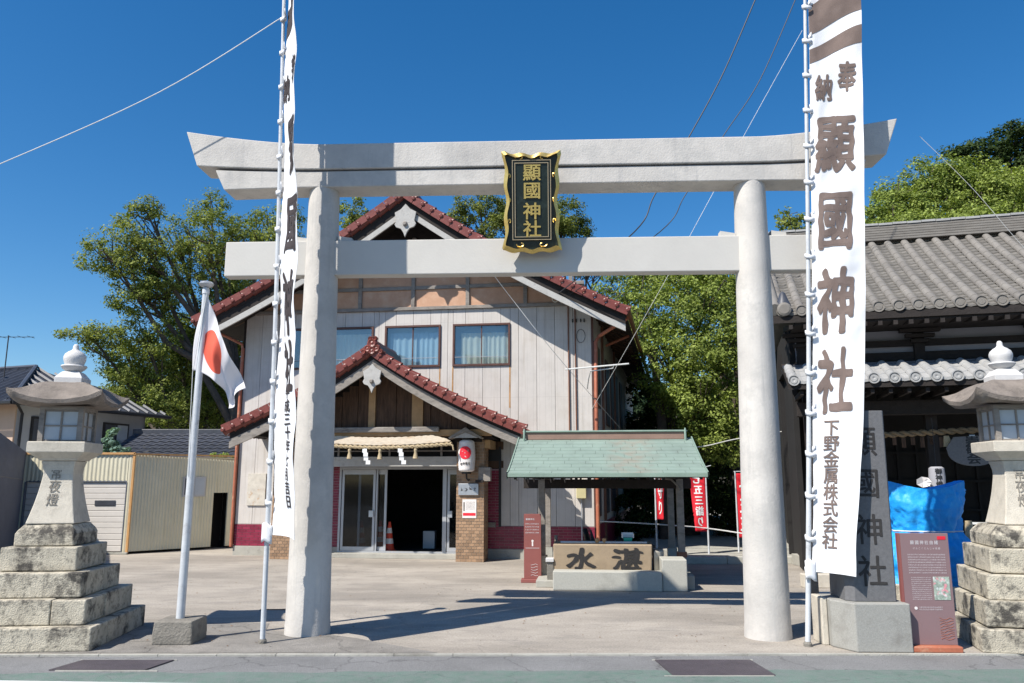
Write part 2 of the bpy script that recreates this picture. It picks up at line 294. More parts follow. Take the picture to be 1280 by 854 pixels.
def yard_mat():
    m = mat('yard_concrete', (0.385, 0.345, 0.295), 0.9, 0.16, 0.9, 0.5, 130, stain=(0.235, 0.21, 0.18), st_scale=0.42, st_lo=0.44, st_hi=0.62, st_amt=0.75, stain2=(0.27, 0.245, 0.215), st2_scale=2.1, stretch=(0.6, 1.3, 1), obj_rand=False)
    n, l = m.node_tree.nodes, m.node_tree.links
    b = n['Principled BSDF']
    src = b.inputs['Base Color'].links[0].from_socket
    tc = n.new('ShaderNodeTexCoord')
    nz = n.new('ShaderNodeTexNoise'); nz.inputs['Scale'].default_value = 45; nz.inputs['Detail'].default_value = 3
    l.new(tc.outputs['Object'], nz.inputs['Vector'])
    rr = n.new('ShaderNodeMapRange'); rr.inputs[1].default_value = 0.3; rr.inputs[2].default_value = 0.7; rr.inputs[3].default_value = 0.8; rr.inputs[4].default_value = 1.16
    l.new(nz.outputs['Fac'], rr.inputs[0])
    # hairline cracks
    vo = n.new('ShaderNodeTexVoronoi'); vo.feature = 'DISTANCE_TO_EDGE'; vo.inputs['Scale'].default_value = 0.33
    dn = n.new('ShaderNodeTexNoise'); dn.inputs['Scale'].default_value = 1.8; dn.inputs['Detail'].default_value = 5
    l.new(tc.outputs['Object'], dn.inputs['Vector'])
    va = n.new('ShaderNodeVectorMath'); va.operation = 'MULTIPLY_ADD'; va.inputs[1].default_value = (0.7, 0.7, 0.7)
    l.new(dn.outputs['Color'], va.inputs[0]); l.new(tc.outputs['Object'], va.inputs[2]); l.new(va.outputs[0], vo.inputs['Vector'])
    cr = n.new('ShaderNodeMapRange'); cr.inputs[1].default_value = 0.0; cr.inputs[2].default_value = 0.004; cr.inputs[3].default_value = 0.80; cr.inputs[4].default_value = 1.0
    l.new(vo.outputs['Distance'], cr.inputs[0])
    mu = n.new('ShaderNodeMath'); mu.operation = 'MULTIPLY'; l.new(rr.outputs[0], mu.inputs[0]); l.new(cr.outputs[0], mu.inputs[1])
    sc = n.new('ShaderNodeVectorMath'); sc.operation = 'SCALE'
    l.new(src, sc.inputs[0]); l.new(mu.outputs[0], sc.inputs['Scale']); l.new(sc.outputs[0], b.inputs['Base Color'])
    return m
M['yard'] = yard_mat()
def crack_road(m, sc, w, dark):
    n, l = m.node_tree.nodes, m.node_tree.links; b = n['Principled BSDF']
    src = b.inputs['Base Color'].links[0].from_socket
    tc = n.new('ShaderNodeTexCoord'); vo = n.new('ShaderNodeTexVoronoi'); vo.feature = 'DISTANCE_TO_EDGE'; vo.inputs['Scale'].default_value = sc
    dn = n.new('ShaderNodeTexNoise'); dn.inputs['Scale'].default_value = 3; dn.inputs['Detail'].default_value = 6; l.new(tc.outputs['Object'], dn.inputs['Vector'])
    va = n.new('ShaderNodeVectorMath'); va.operation = 'MULTIPLY_ADD'; va.inputs[1].default_value = (0.5, 0.5, 0.5)
    l.new(dn.outputs['Color'], va.inputs[0]); l.new(tc.outputs['Object'], va.inputs[2]); l.new(va.outputs[0], vo.inputs['Vector'])
    cr = n.new('ShaderNodeMapRange'); cr.inputs[2].default_value = w; cr.inputs[3].default_value = dark; cr.inputs[4].default_value = 1.0; l.new(vo.outputs['Distance'], cr.inputs[0])
    nz = n.new('ShaderNodeTexNoise'); nz.inputs['Scale'].default_value = 160; nz.inputs['Detail'].default_value = 2; l.new(tc.outputs['Object'], nz.inputs['Vector'])
    rr = n.new('ShaderNodeMapRange'); rr.inputs[1].default_value = 0.35; rr.inputs[2].default_value = 0.65; rr.inputs[3].default_value = 0.72; rr.inputs[4].default_value = 1.25; l.new(nz.outputs['Fac'], rr.inputs[0])
    mu = n.new('ShaderNodeMath'); mu.operation = 'MULTIPLY'; l.new(cr.outputs[0], mu.inputs[0]); l.new(rr.outputs[0], mu.inputs[1])
    s = n.new('ShaderNodeVectorMath'); s.operation = 'SCALE'; l.new(src, s.inputs[0]); l.new(mu.outputs[0], s.inputs['Scale']); l.new(s.outputs[0], b.inputs['Base Color'])
crack_road(M['road'], 0.7, 0.012, 0.6); crack_road(M['dark_asphalt'], 0.6, 0.012, 0.6); crack_road(M['green_paint'], 0.9, 0.01, 0.75); crack_road(M['purple_plate'], 3.0, 0.01, 0.8)

# ---------------------------------------------------------------- mesh building helpers
class MB:
    def __init__(s): s.v, s.f = [], []
    def add(s, vs, fs, mtx=None):
        o = len(s.v)
        s.v += [tuple(mtx @ Vector(p)) if mtx else tuple(p) for p in vs]
        s.f += [tuple(i + o for i in f) for f in fs]
        return s
    def box(s, x0, x1, y0, y1, z0, z1, mtx=None):
        return s.add([(x0,y0,z0),(x1,y0,z0),(x1,y1,z0),(x0,y1,z0),(x0,y0,z1),(x1,y0,z1),(x1,y1,z1),(x0,y1,z1)],
                     [(3,2,1,0),(4,5,6,7),(0,1,5,4),(1,2,6,5),(2,3,7,6),(3,0,4,7)], mtx)
    def prism(s, pts, y0, y1, mtx=None):       # polygon in xz, extruded along y (counter-clockwise seen from -y)
        n = len(pts)
        vs = [(x, y0, z) for x, z in pts] + [(x, y1, z) for x, z in pts]
        fs = [tuple(range(n)), tuple(range(2*n-1, n-1, -1))] + [(i, i+n, (i+1) % n + n, (i+1) % n) for i in range(n)]
        return s.add(vs, fs, mtx)
    def slab(s, pts, z0, z1, mtx=None):        # polygon in xy, extruded along z
        n = len(pts)
        vs = [(x, y, z0) for x, y in pts] + [(x, y, z1) for x, y in pts]
        fs = [tuple(range(n-1, -1, -1)), tuple(range(n, 2*n))] + [(i, (i+1) % n, (i+1) % n + n, i+n) for i in range(n)]
        return s.add(vs, fs, mtx)
    def tube(s, path, r, seg=8, cap=True):
        path = [Vector(p) for p in path]
        rs = r if isinstance(r, (list, tuple)) else [r] * len(path)
        o = len(s.v); n = len(path); up = None
        for i, p in enumerate(path):
            d = (path[min(i+1, n-1)] - path[max(i-1, 0)])
            d = d.normalized() if d.length > 1e-9 else Vector((0, 0, 1))
            if up is None: up = Vector((1, 0, 0)) if abs(d.x) < 0.8 else Vector((0, 1, 0))
            a = d.cross(up).normalized(); b = a.cross(d).normalized(); up = b
            for k in range(seg):
                t = 2 * math.pi * k / seg
                s.v.append(tuple(p + (a * math.cos(t) + b * math.sin(t)) * rs[i]))
        for i in range(n-1):
            for k in range(seg):
                k2 = (k+1) % seg
                s.f.append((o+i*seg+k, o+i*seg+k2, o+(i+1)*seg+k2, o+(i+1)*seg+k))
        if cap:
            s.f.append(tuple(o+k for k in range(seg-1, -1, -1))); s.f.append(tuple(o+(n-1)*seg+k for k in range(seg)))
        return s
    def lathe(s, prof, seg=24, cx=0, cy=0, mtx=None, cap=True):
        vs, fs = [], []
        n = len(prof)
        for r, z in prof:
            for k in range(seg):
                t = 2*math.pi*k/seg; vs.append((cx+r*math.cos(t), cy+r*math.sin(t), z))
        for i in range(n-1):
            for k in range(seg):
                k2 = (k+1) % seg; fs.append((i*seg+k, i*seg+k2, (i+1)*seg+k2, (i+1)*seg+k))
        if cap:
            fs.append(tuple(range(seg-1, -1, -1))); fs.append(tuple((n-1)*seg+k for k in range(seg)))
        return s.add(vs, fs, mtx)
    def sq_loft(s, prof, cx=0, cy=0):          # square rings (half-size, z)
        vs, fs = [], []
        for a, z in prof: vs += [(cx-a,cy-a,z),(cx+a,cy-a,z),(cx+a,cy+a,z),(cx-a,cy+a,z)]
        for i in range(len(prof)-1):
            for k in range(4):
                k2 = (k+1) % 4; fs.append((4*i+k, 4*i+k2, 4*i+4+k2, 4*i+4+k))
        fs.append((3,2,1,0)); n = 4*(len(prof)-1); fs.append((n,n+1,n+2,n+3))
        return s.add(vs, fs)
    def grid(s, fn, nu, nv):
        vs = [tuple(fn(i/nu, j/nv)) for j in range(nv+1) for i in range(nu+1)]
        fs = [(j*(nu+1)+i, j*(nu+1)+i+1, (j+1)*(nu+1)+i+1, (j+1)*(nu+1)+i) for j in range(nv) for i in range(nu)]
        return s.add(vs, fs)
    def mesh(s, name, m, smooth=False):
        me = bpy.data.meshes.new(name); me.from_pydata(s.v, [], s.f); me.update()
        if m: me.materials.append(m)
        if smooth:
            me.polygons.foreach_set('use_smooth', [True]*len(me.polygons))
            me.set_sharp_from_angle(angle=R(48))
        return me
    def build(s, name, m, parent=None, smooth=False, bevel=0.0, loc=None, rot=None, **kw):
        return link(name, s.mesh(name, m, smooth), parent, bevel, loc, rot, **kw)

def link(name, me, parent=None, bevel=0.0, loc=None, rot=None, label=None, cat=None, group=None, kind=None):
    o = bpy.data.objects.new(name, me); C.objects.link(o)
    if parent: o.parent = parent
    if loc: o.location = loc
    if rot: o.rotation_euler = rot
    if bevel:
        b = o.modifiers.new('bevel', 'BEVEL'); b.width = bevel; b.segments = 2; b.limit_method = 'ANGLE'; b.angle_limit = R(40)
        b.harden_normals = False
    tag(o, label, cat, group, kind)
    return o
def tag(o, label=None, cat=None, group=None, kind=None):
    if label: o['label'] = label
    if cat: o['category'] = cat
    if group: o['group'] = group
    if kind: o['kind'] = kind
    return o
def thing(name, label, cat, loc=(0, 0, 0), rz=0.0, group=None):
    o = bpy.data.objects.new(name, None); C.objects.link(o); o.empty_display_size = 0.2
    o.location = loc; o.rotation_euler = (0, 0, R(rz))
    return tag(o, label, cat, group)
def kids(o): return [c for c in o.children]
def copy_tree(o, parent=None):
    c = o.copy(); C.objects.link(c)
    if parent: c.parent = parent
    for ch in list(o.children): copy_tree(ch, c)
    return c
def box(name, m, parent, x0, x1, y0, y1, z0, z1, bevel=0.0, **kw):
    return MB().box(x0, x1, y0, y1, z0, z1).build(name, m, parent, bevel=bevel, **kw)
def tube(name, m, parent, path, r, seg=8, **kw):
    return MB().tube(path, r, seg).build(name, m, parent, smooth=True, **kw)

# lettering: glyph outlines laid out on a plane (x right, z up), optionally cut into small faces and bent on to a surface
_glyph = {}
def glyph(ch, bold):
    k = (ch, bold)
    if k not in _glyph:
        c = bpy.data.curves.new('glyph', 'FONT'); c.body = ch; c.size = 1; c.resolution_u = 3; c.offset = bold
        c.align_x = 'CENTER'
        o = bpy.data.objects.new('glyph', c); C.objects.link(o)
        bpy.context.view_layer.update()
        me = bpy.data.meshes.new_from_object(o.evaluated_get(bpy.context.evaluated_depsgraph_get()))
        _glyph[k] = ([(v.co.x, v.co.y - 0.38) for v in me.vertices], [tuple(p.vertices) for p in me.polygons])
        bpy.data.objects.remove(o); bpy.data.curves.remove(c); bpy.data.meshes.remove(me)
    return _glyph[k]
def lettering(name, items, m, parent, bold=0.0, wob=0.0, cell=0.0, fn=None, thick=0.0, loc=None, rot=None, slant=0.0, **kw):
    """items: (character, centre x, centre z, width, height); front faces look towards -y"""
    bm = bmesh.new()
    for ch, cx, cz, w, h in items:
        vs, fs = glyph(ch, 0.0)
        bv = [bm.verts.new((cx + (x + slant * z) * w, 0, cz + z * h)) for x, z in vs]
        for f in fs:
            try: bm.faces.new([bv[i] for i in f])
            except ValueError: pass
        # brush weight: the same outline laid again in a small ring, each a hair behind the last
        nb = (8 if bold > 0.014 else 4) if bold else 0
        for q in range(nb):
            a = 2*math.pi*q/nb; ox, oz = bold*w*math.cos(a)*1.15, bold*h*math.sin(a)*0.85
            bv = [bm.verts.new((cx+(x+slant*z)*w+ox, 0.00025*(q+1), cz+z*h+oz)) for x, z in vs]
            for f in fs:
                try: bm.faces.new([bv[i] for i in f])
                except ValueError: pass
    if cell:
        for ax in (0, 2):
            lo = min(v.co[ax] for v in bm.verts); hi = max(v.co[ax] for v in bm.verts)
            t = math.floor(lo / cell) * cell + cell
            while t < hi:
                no = Vector((0, 0, 0)); no[ax] = 1; co = Vector((0, 0, 0)); co[ax] = t
                bmesh.ops.bisect_plane(bm, geom=bm.verts[:] + bm.edges[:] + bm.faces[:], plane_co=co, plane_no=no)
                t += cell
    if wob:
        for v in bm.verts:
            q = Vector((v.co.x * 8, 3.7, v.co.z * 8))
            v.co.x += noise.noise(q) * wob; v.co.z += noise.noise(q + Vector((9, 0, 5))) * wob
    if thick:
        g = bmesh.ops.extrude_face_region(bm, geom=bm.faces[:])
        for e in g['geom']:
            if isinstance(e, bmesh.types.BMVert): e.co.y -= thick
    if fn:
        for v in bm.verts: v.co = Vector(fn(v.co.x, v.co.y, v.co.z))
    me = bpy.data.meshes.new(name); bm.to_mesh(me); bm.free(); me.materials.append(m)
    return link(name, me, parent, loc=loc, rot=rot, **kw)
# ================================================================ ground
def sheet(name, m, pts, z, label=None, n=0):
    me = bpy.data.meshes.new(name)
    me.from_pydata([(x, y, z) for x, y in pts], [], [tuple(range(len(pts)))]); me.update(); me.materials.append(m)
    return link(name, me, kind='structure', label=label)
sheet('ground', M['soil'], [(-900, -300), (900, -300), (900, 1500), (-900, 1500)], -0.03)
def wavy_yard():
    mb = MB()
    mb.slab([(-16, 8.36), (16, 8.46), (22, 44), (-22, 44)], -0.12, 0.0)
    return mb.build('forecourt', M['yard'], kind='structure')
wavy_yard()
sheet('road', M['road'], [(-200, -14), (200, -14), (200, 8.9), (16, 8.455), (-16, 8.355), (-200, 7.9)], -0.016)
random.seed(3)
def ragged(xa, xb, f, n=60, amp=0.02):
    return [(xa + (xb-xa)*i/n, f(xa + (xb-xa)*i/n) + random.uniform(-amp, amp)) for i in range(n+1)]
gp = ragged(-9, 14, lambda x: 7.72 + 0.016*x, 80, 0.035)
gp += [(14, 5.6), (4, 6.6), (-3, 7.22), (-9, 7.5)]
sheet('green_road_strip', M['green_paint'], gp, -0.012)
sheet('white_road_line', M['white_paint'], [(-9, 7.60), (-9, 7.44), (6, 6.66), (6, 6.80)], -0.008)
sheet('asphalt_apron', M['dark_asphalt'], ragged(-6.2, -0.75, lambda x: 8.43, 20, 0.01) + [(-1.0, 8.62), (-1.45, 8.95), (-1.75, 9.2), (-2.3, 9.5), (-2.9, 9.62), (-3.0, 10.1), (-4.2, 10.2), (-6.2, 10.0)], 0.004)
if 0: sheet('asphalt_patch', M['dark_asphalt'], ragged(1.7, 3.5, lambda x: 8.45, 12, 0.01) + [(3.4, 9.4), (2.9, 9.5), (2.2, 9.3), (1.9, 8.8)], 0.004)
sheet('drain_slot', M['black'], [(-3.45, 11.12), (-3.02, 11.12), (-3.02, 11.2), (-3.45, 11.2)], 0.004)
def plate(name, x0, x1, y0, y1, skew, label):
    t = thing(name, label, 'cover plate', ((x0+x1)/2, (y0+y1)/2, -0.016))
    w, h = (x1-x0)/2, (y1-y0)/2
    MB().slab([(-w+skew, -h), (w+skew, -h), (w, h), (-w, h)], 0.0, 0.012).build('steel_plate', M['purple_plate'], t)
    for a, b, c, d in ((-w-0.03, w+0.03, -h-0.025, -h-0.005), (-w-0.03, w+0.03, h+0.005, h+0.02)): box('plate_frame', M['concrete'], t, a, b, c, d, 0.0, 0.009)
plate('access_cover', 1.42, 2.36, 7.55, 8.17, 0.05, 'dark purple access cover in the asphalt in front of the gate')
plate('access_cover', -4.25, -3.35, 7.75, 8.16, -0.1, 'dark patched access cover in the asphalt before the left lantern')
# leaf litter and crumbs on the ground: nobody could count them
mb = MB()
for i in range(420):
    x, y = rnd.uniform(-7, 7), 8.6 + abs(rnd.gauss(0, 4.5))
    if y > 17: continue
    a = rnd.uniform(0, 6.3); s = rnd.uniform(0.006, 0.02)
    z = 0.008 + rnd.uniform(0, 0.006)
    mb.add([(x+s*math.cos(a), y+s*math.sin(a), z), (x-s*0.5*math.sin(a), y+s*0.5*math.cos(a), z+0.006), (x-s*math.cos(a), y-s*math.sin(a), z), (x+s*0.5*math.sin(a), y-s*0.5*math.cos(a), z)], [(0,1,2,3)])
tag(mb.build('leaf_litter', M['dried']), 'dry leaves scattered thinly over the paving', kind='stuff')
# edge stones between forecourt and road
mb = MB()
x = -9.0
while x < 9:
    w = 0.6; mb.box(x+0.002, x+w-0.002, 8.40+0.003*x-0.03, 8.40+0.003*x+0.02, -0.1, 0.003+0.002*(int(x*3) % 2)); x += w
tag(mb.build('forecourt_edging', M['concrete'], bevel=0.004), kind='structure')
# raised stone terrace on the right, in front of the hall
t = box('hall_terrace', M['concrete'], None, 3.6, 20, 17.2, 40, 0.0, 0.13, bevel=0.01, kind='structure')
for i in range(7):
    box('kerb_stone', M['granite_base'], t, 3.55+i*1.0, 4.54+i*1.0, 17.02, 17.19, 0.0, 0.15, bevel=0.012)
t2 = box('hall_platform', M['concrete'], None, 5.9, 16, 11.9, 17.0, 0.0, 0.22, bevel=0.01, kind='structure')
for i in range(6):
    box('kerb_stone', M['granite_base'], t2, 4.35+i*0.95, 5.29+i*0.95, 11.6, 11.88, 0.0, 0.14+0.0*i, bevel=0.012)
for i in range(3):
    box('kerb_stone', M['stone_light'], t2, 4.8+i*0.9, 5.69+i*0.9, 13.3, 13.5, 0.0, 0.22, bevel=0.012)

# ================================================================ torii gate
T = thing('torii_gate', 'tall pale concrete shrine gate with two round pillars and curved lintel', 'gate', (0.30, 9.38, 0), -2.4)
def sweep_beam(name, m, xb, xt, zb, zt, y0, y1, n=48, bevel=0.012):
    mb = MB(); vs, fs = [], []
    for i in range(n+1):
        t = -1 + 2*i/n
        a, b = xb*t, xt*t
        vs += [(a, y0, zb(a)), (a, y1, zb(a)), (b, y1, zt(b)), (b, y0, zt(b))]
    for i in range(n):
        for k in range(4):
            k2 = (k+1) % 4; fs.append((4*i+k, 4*i+4+k, 4*i+4+k2, 4*i+k2))
    fs.append((0,1,2,3)); e = 4*n; fs.append((e+3,e+2,e+1,e))
    return mb.add(vs, fs).build(name, m, T, bevel=bevel)
cv = lambda x, a: a * (max(0, abs(x)-2.75)/1.7)**1.5
sweep_beam('top_lintel', M['torii'], 4.29, 4.46, lambda x: 5.60+cv(x, 0.08), lambda x: 5.935+cv(x, 0.20), -0.215, 0.215)
sweep_beam('under_lintel', M['torii'], 3.93, 4.06, lambda x: 5.37+cv(x, -0.03), lambda x: 5.58+cv(x, 0.06), -0.19, 0.19)
MB().box(-3.9, 3.9, -0.13, 0.13, 5.56, 5.62).build('lintel_joint', M['dark_asphalt'], T)
box('tie_beam', M['torii_paint'], T, -3.90, 3.90, -0.09, 0.09, 4.255, 4.70, bevel=0.01)
for s, xb, xt in ((-1, -2.675, -2.70), (1, 2.60, 2.67)):
    mb = MB(); N = 40
    for i in range(7):
        pass
    prof = [(0.262, 0.0), (0.258, 0.12), (0.254, 0.15)] + [(0.254-(0.254-0.19)*k/8, 0.15+(5.38-0.15)*k/8) for k in range(1, 9)]
    vs, fs = [], []
    for r, z in prof:
        cx = xb + (xt-xb)*z/5.4
        for k in range(N):
            a = 2*math.pi*k/N; vs.append((cx+r*math.cos(a), r*math.sin(a), z))
    for i in range(len(prof)-1):
        for k in range(N):
            k2 = (k+1) % N; fs.append((i*N+k, i*N+k2, (i+1)*N+k2, (i+1)*N+k))
    mb.add(vs, fs).build('pillar', M['torii'], T, smooth=True)
for x in (-2.40, -2.95, 2.36, 2.98):
    MB().prism([(x-0.09, 4.702), (x+0.09, 4.702), (x+0.09, 4.74), (x-0.09, 4.77)], -0.06, 0.06).build('wedge', M['torii_paint'], T)

# name plaque hanging from the gate
PQ = thing('name_plaque', 'black and gold name plaque with wavy gilded frame hanging on the gate lintel', 'plaque', (0.30-0.055*math.cos(R(2))+0.0, 9.38-0.20, 4.50), -2.4)
LM = Matrix.Rotation(R(10), 4, 'X')          # leans forward at the top
def wav(t, W, H, amp):       # closed wavy outline, t in 0..1
    P4 = [(-W, 0), (W, 0), (W, H), (-W, H)]
    q = t*4; k = int(q) % 4; f = q-int(q)
    a, b = P4[k], P4[(k+1) % 4]
    x, z = a[0]+(b[0]-a[0])*f, a[1]+(b[1]-a[1])*f
    w = amp*(math.sin(f*math.pi)*-1.3 + 0.55*math.cos(f*math.pi*6)*(1 if k % 2 else 1))
    nx, nz = [(0, -1), (1, 0), (0, 1), (-1, 0)][k]
    if k in (0,): w = -w*0.9
    return x+nx*w, z+nz*w
N = 144
outer = [wav(i/N, 0.352, 1.2, 0.024) for i in range(N)]
inner = []
for i in range(N):
    x, z = outer[i]; cx, cz = 0, 0.6
    d = Vector((x-cx, z-cz)); inner.append((x-0.042*(1 if x > 0 else -1)*min(1, abs(x)/0.2), z-0.045*(1 if z > cz else -1)*min(1, abs(z-cz)/0.35)))
mb = MB(); vs = []
for ring, y in ((outer, -0.02), (outer, -0.07), (inner, -0.095), (inner, -0.02)):
    vs += [(x, y, z) for x, z in ring]
fs = []
for r in range(4):
    r2 = (r+1) % 4
    for i in range(N):
        j = (i+1) % N; fs.append((r*N+i, r*N+j, r2*N+j, r2*N+i))
mb.add(vs, fs, LM).build('gilt_frame', M['gold'], PQ)
MB().prism([(x*0.94, 0.6+(z-0.6)*0.965) for x, z in outer], -0.05, 0.02, LM).build('plaque_board', M['lacquer'], PQ, bevel=0.0)
MB().box(-0.225, 0.225, -0.072, -0.051, 0.14, 1.08, LM).build('centre_panel', M['lacquer'], PQ)
for hw, z0, z1 in ((0.235, 0.125, 1.095), (0.205, 0.158, 1.062)):
    mb = MB(); e = 0.009
    mb.box(-hw, hw, -0.083, -0.07, z0, z0+e, LM).box(-hw, hw, -0.083, -0.07, z1-e, z1, LM)
    mb.box(-hw, -hw+e, -0.083, -0.07, z0+e, z1-e, LM).box(hw-e, hw, -0.083, -0.07, z0+e, z1-e, LM)
    mb.build('border_line', M['gold_dull'], PQ)
def scroll(cx, cz, sx, sz, n=14):
    pts = []
    for i in range(n+1):
        a = i/n*4.6; r = 0.052*(1-i/n*0.72)
        pts.append(LM @ Vector((cx+sx*r*math.cos(a)*1.1, -0.072, cz+sz*r*math.sin(a))))
    return pts
for sx in (-1, 1):
    for cz, sz, cx in ((0.075, -1, 0.13), (1.12, 1, 0.14), (0.35, 1, 0.268), (0.62, -1, 0.268), (0.9, 1, 0.268)):
        tube('scroll_ornament', M['gold'], PQ, scroll(sx*cx, cz, sx*(0.35 if cx > 0.2 else 1), sz*0.75), 0.008, 6)
for ch, z in zip('顯國神社', (0.945, 0.725, 0.475, 0.26)):
    lettering('gilt_character', [(ch, 0.005, z, 0.225, 0.215)], M['gold'], PQ, bold=0.016, thick=0.012, fn=lambda x, y, z: LM @ Vector((x, y-0.073, z)))
# ================================================================ banners
def banner(pole0, lean_x, dirs, W, name_label, cloth_label, zb, ztop, text, small, ink, big_c, small_c, bands, wsc=((0, 9), (1, 1))):
    x0, y0 = pole0
    P = thing('banner_pole', name_label, 'banner pole', (x0, y0, 0.0))
    H_ = 8.35
    tube('pole', M['bamboo'], P, [(lean_x*z + 0.02*math.sin(z*0.5), 0, z) for z in np.linspace(-0.02, H_, 16)], [0.029-0.010*z/H_ for z in np.linspace(0, H_, 16)], 12)
    MB().lathe([(0.045, 0), (0.045, 0.03), (0.032, 0.05)], 12).build('foot_socket', M['old_concrete'], P)
    CL = thing('votive_banner', cloth_label, 'banner', (x0, y0, 0.0))
    def dvec(z):
        zs = [d[0] for d in dirs]
        return np.interp(z, zs, [d[1] for d in dirs]), np.interp(z, zs, [d[2] for d in dirs])
    def cf(a, z, off=0.0):      # a in metres across the cloth, z height
        dx, dy = dvec(z); l = math.hypot(dx, dy); dx, dy = dx/l, dy/l
        fold = 0.020*math.sin(a*9+z*1.3) * min(1, a/0.1) + 0.016*math.sin(z*3.1+a*5) + 0.012*math.sin(z*7.3-a*11)*min(1, a/0.2) + 0.006*noise.noise(Vector((a*9, z*7, x0)))
        fold += off
        px = lean_x*z + 0.02*math.sin(z*0.5) + 0.045
        a = a*np.interp(z, wsc[0], wsc[1])
        nx, ny = dy, -dx      # normal facing the viewer side
        return (px + dx*a + nx*fold, dy*a + ny*fold, z + 0.012*math.sin(a*6+1)*(1 if z < zb+0.3 else 0.3))
    me = MB().grid(lambda u, v: cf(u*W, zb + v*(ztop-zb)), 40, 420)
    fab = me.build('cloth', M['cloth'], CL, smooth=True)
    so = fab.modifiers.new('thickness', 'SOLIDIFY'); so.thickness = 0.002; so.offset = 0
    # hems and tie loops round the pole
    hem = MB().grid(lambda u, v: cf(W-0.012+0.012*u, zb + v*(ztop-zb), 0.0022), 1, 200); hem.build('side_hem', M['cloth'], CL, smooth=True)
    MB().grid(lambda u, v: cf(u*W, zb + 0.02*v, 0.0025), 24, 1).build('bottom_hem', M['cloth'], CL, smooth=True)
    dz = 0.455
    k = 0
    z = zb + 0.03
    while z < ztop:
        px = lean_x*z + 0.02*math.sin(z*0.5)
        dx, dy = dvec(z); l = math.hypot(dx, dy); dx, dy = dx/l, dy/l
        mb = MB(); r = 0.036; hgt = 0.052
        sl = 0.085
        ring = []
        ring.append((dx*0.075, dy*0.075, sl))
        for q in range(9):
            a = math.atan2(dy, dx) + math.pi/4 + q*math.pi*1.5/8
            ring.append((r*math.cos(a), r*math.sin(a), sl*(1-q/8)*0.6-0.02))
        ring.append((dx*0.075, dy*0.075, -0.02))
        vs = []
        for p in ring: vs += [(px+p[0], p[1], z+p[2]-hgt/2), (px+p[0], p[1], z+p[2]+hgt/2)]
        mb.add(vs, [(2*i, 2*i+2, 2*i+3, 2*i+1) for i in range(len(ring)-1)])
        o = mb.build('tie_loop', M['cloth'], CL, smooth=True)
        so = o.modifiers.new('thickness', 'SOLIDIFY'); so.thickness = 0.006; so.offset = 0
        if k == 0:
            kb = MB()
            kb.grid(lambda u, v: (px-0.05+0.12*u, -0.045-0.02*math.sin(u*3), z-0.10+0.2*v+0.02*math.sin(u*5)), 5, 5)
            o = kb.build('knot', M['cloth'], CL, smooth=True); so = o.modifiers.new('thickness', 'SOLIDIFY'); so.thickness = 0.02
        z += dz * (1.0 if k else 0.75); k += 1
    for ch, a, zz, w, h in text:
        lettering('large_character', [(ch, a, zz, w, h)], ink, CL, bold=0.030, wob=0.022, cell=0.035, fn=lambda x, y, z: cf(x, z+0, 0.010-y), slant=0.04)
    if small:
        for ch, a, zz, w, h in small:
            lettering('small_character', [(ch, a, zz, w, h)], ink, CL, bold=0.018, wob=0.004, cell=0.03, fn=lambda x, y, z: cf(x, z, 0.010-y))
    for zl0, zl1, zr0, zr1 in bands:
        def bf(u, v):
            a = 0.001+u*(W-0.002)
            s = u*u*(3-2*u)
            lo = zl0 + (zr0-zl0)*s + 0.03*math.sin(u*5); hi = zl1+(zr1-zl1)*s + 0.03*math.sin(u*5)
            return cf(a, lo+(hi-lo)*v, 0.006)
        MB().grid(bf, 30, 24).build('printed_band', ink, CL, smooth=True)
    # thin seam cords printed across the cloth
    return P, CL, cf
bigR = [('納', 0.165, 6.40, 0.21, 0.36), ('奉', 0.44, 6.52, 0.22, 0.40), ('顯', 0.285, 5.68, 0.47, 0.76), ('國', 0.275, 4.73, 0.43, 0.76), ('神', 0.275, 3.76, 0.45, 0.80), ('社', 0.27, 2.84, 0.44, 0.76)]
smR = [(c, 0.235, 2.32-i*0.175, 0.20, 0.185) for i, c in enumerate('下野金属株式会社')]
banner((3.16, 8.77), 0.063, [(0, 0.66, -0.75), (1.0, 0.70, -0.71), (2.2, 0.84, -0.54), (3.5, 0.93, -0.36), (9, 0.985, -0.17)], 0.615,
       'white pole carrying the banner on the right side of the gate', 'tall white votive banner on the right with large brown shrine name',
       0.76, 8.15, bigR, smR, M['ink'], 0, 0, [(7.12, 7.52, 7.40, 8.0), (6.73, 6.92, 6.97, 7.20)], ((0.7, 2, 4, 9), (0.75, 0.83, 0.92, 1.0)))
bigL = [('納', 0.165, 6.40, 0.21, 0.36), ('奉', 0.44, 6.52, 0.22, 0.40), ('顯', 0.44, 5.60, 0.32, 0.72), ('國', 0.44, 4.65, 0.32, 0.72), ('神', 0.44, 3.70, 0.32, 0.78), ('社', 0.43, 2.98, 0.34, 0.62)]
smL = [(c, 0.44, 2.70-i*0.147, 0.17, 0.15) for i, c in enumerate('平成三十年七月吉日')]
banner((-2.71, 8.91), -0.019, [(0, 0.70, -0.72), (1.2, 0.67, -0.75), (2.5, 0.56, -0.83), (4, 0.50, -0.87), (9, 0.40, -0.92)], 0.63,
       'white pole carrying the banner in front of the left gate pillar', 'tall white votive banner on the left seen nearly edge on with black characters',
       1.14, 8.15, bigL, smL, M['ink_black'], 0, 0, [(7.12, 7.52, 7.40, 8.0)])

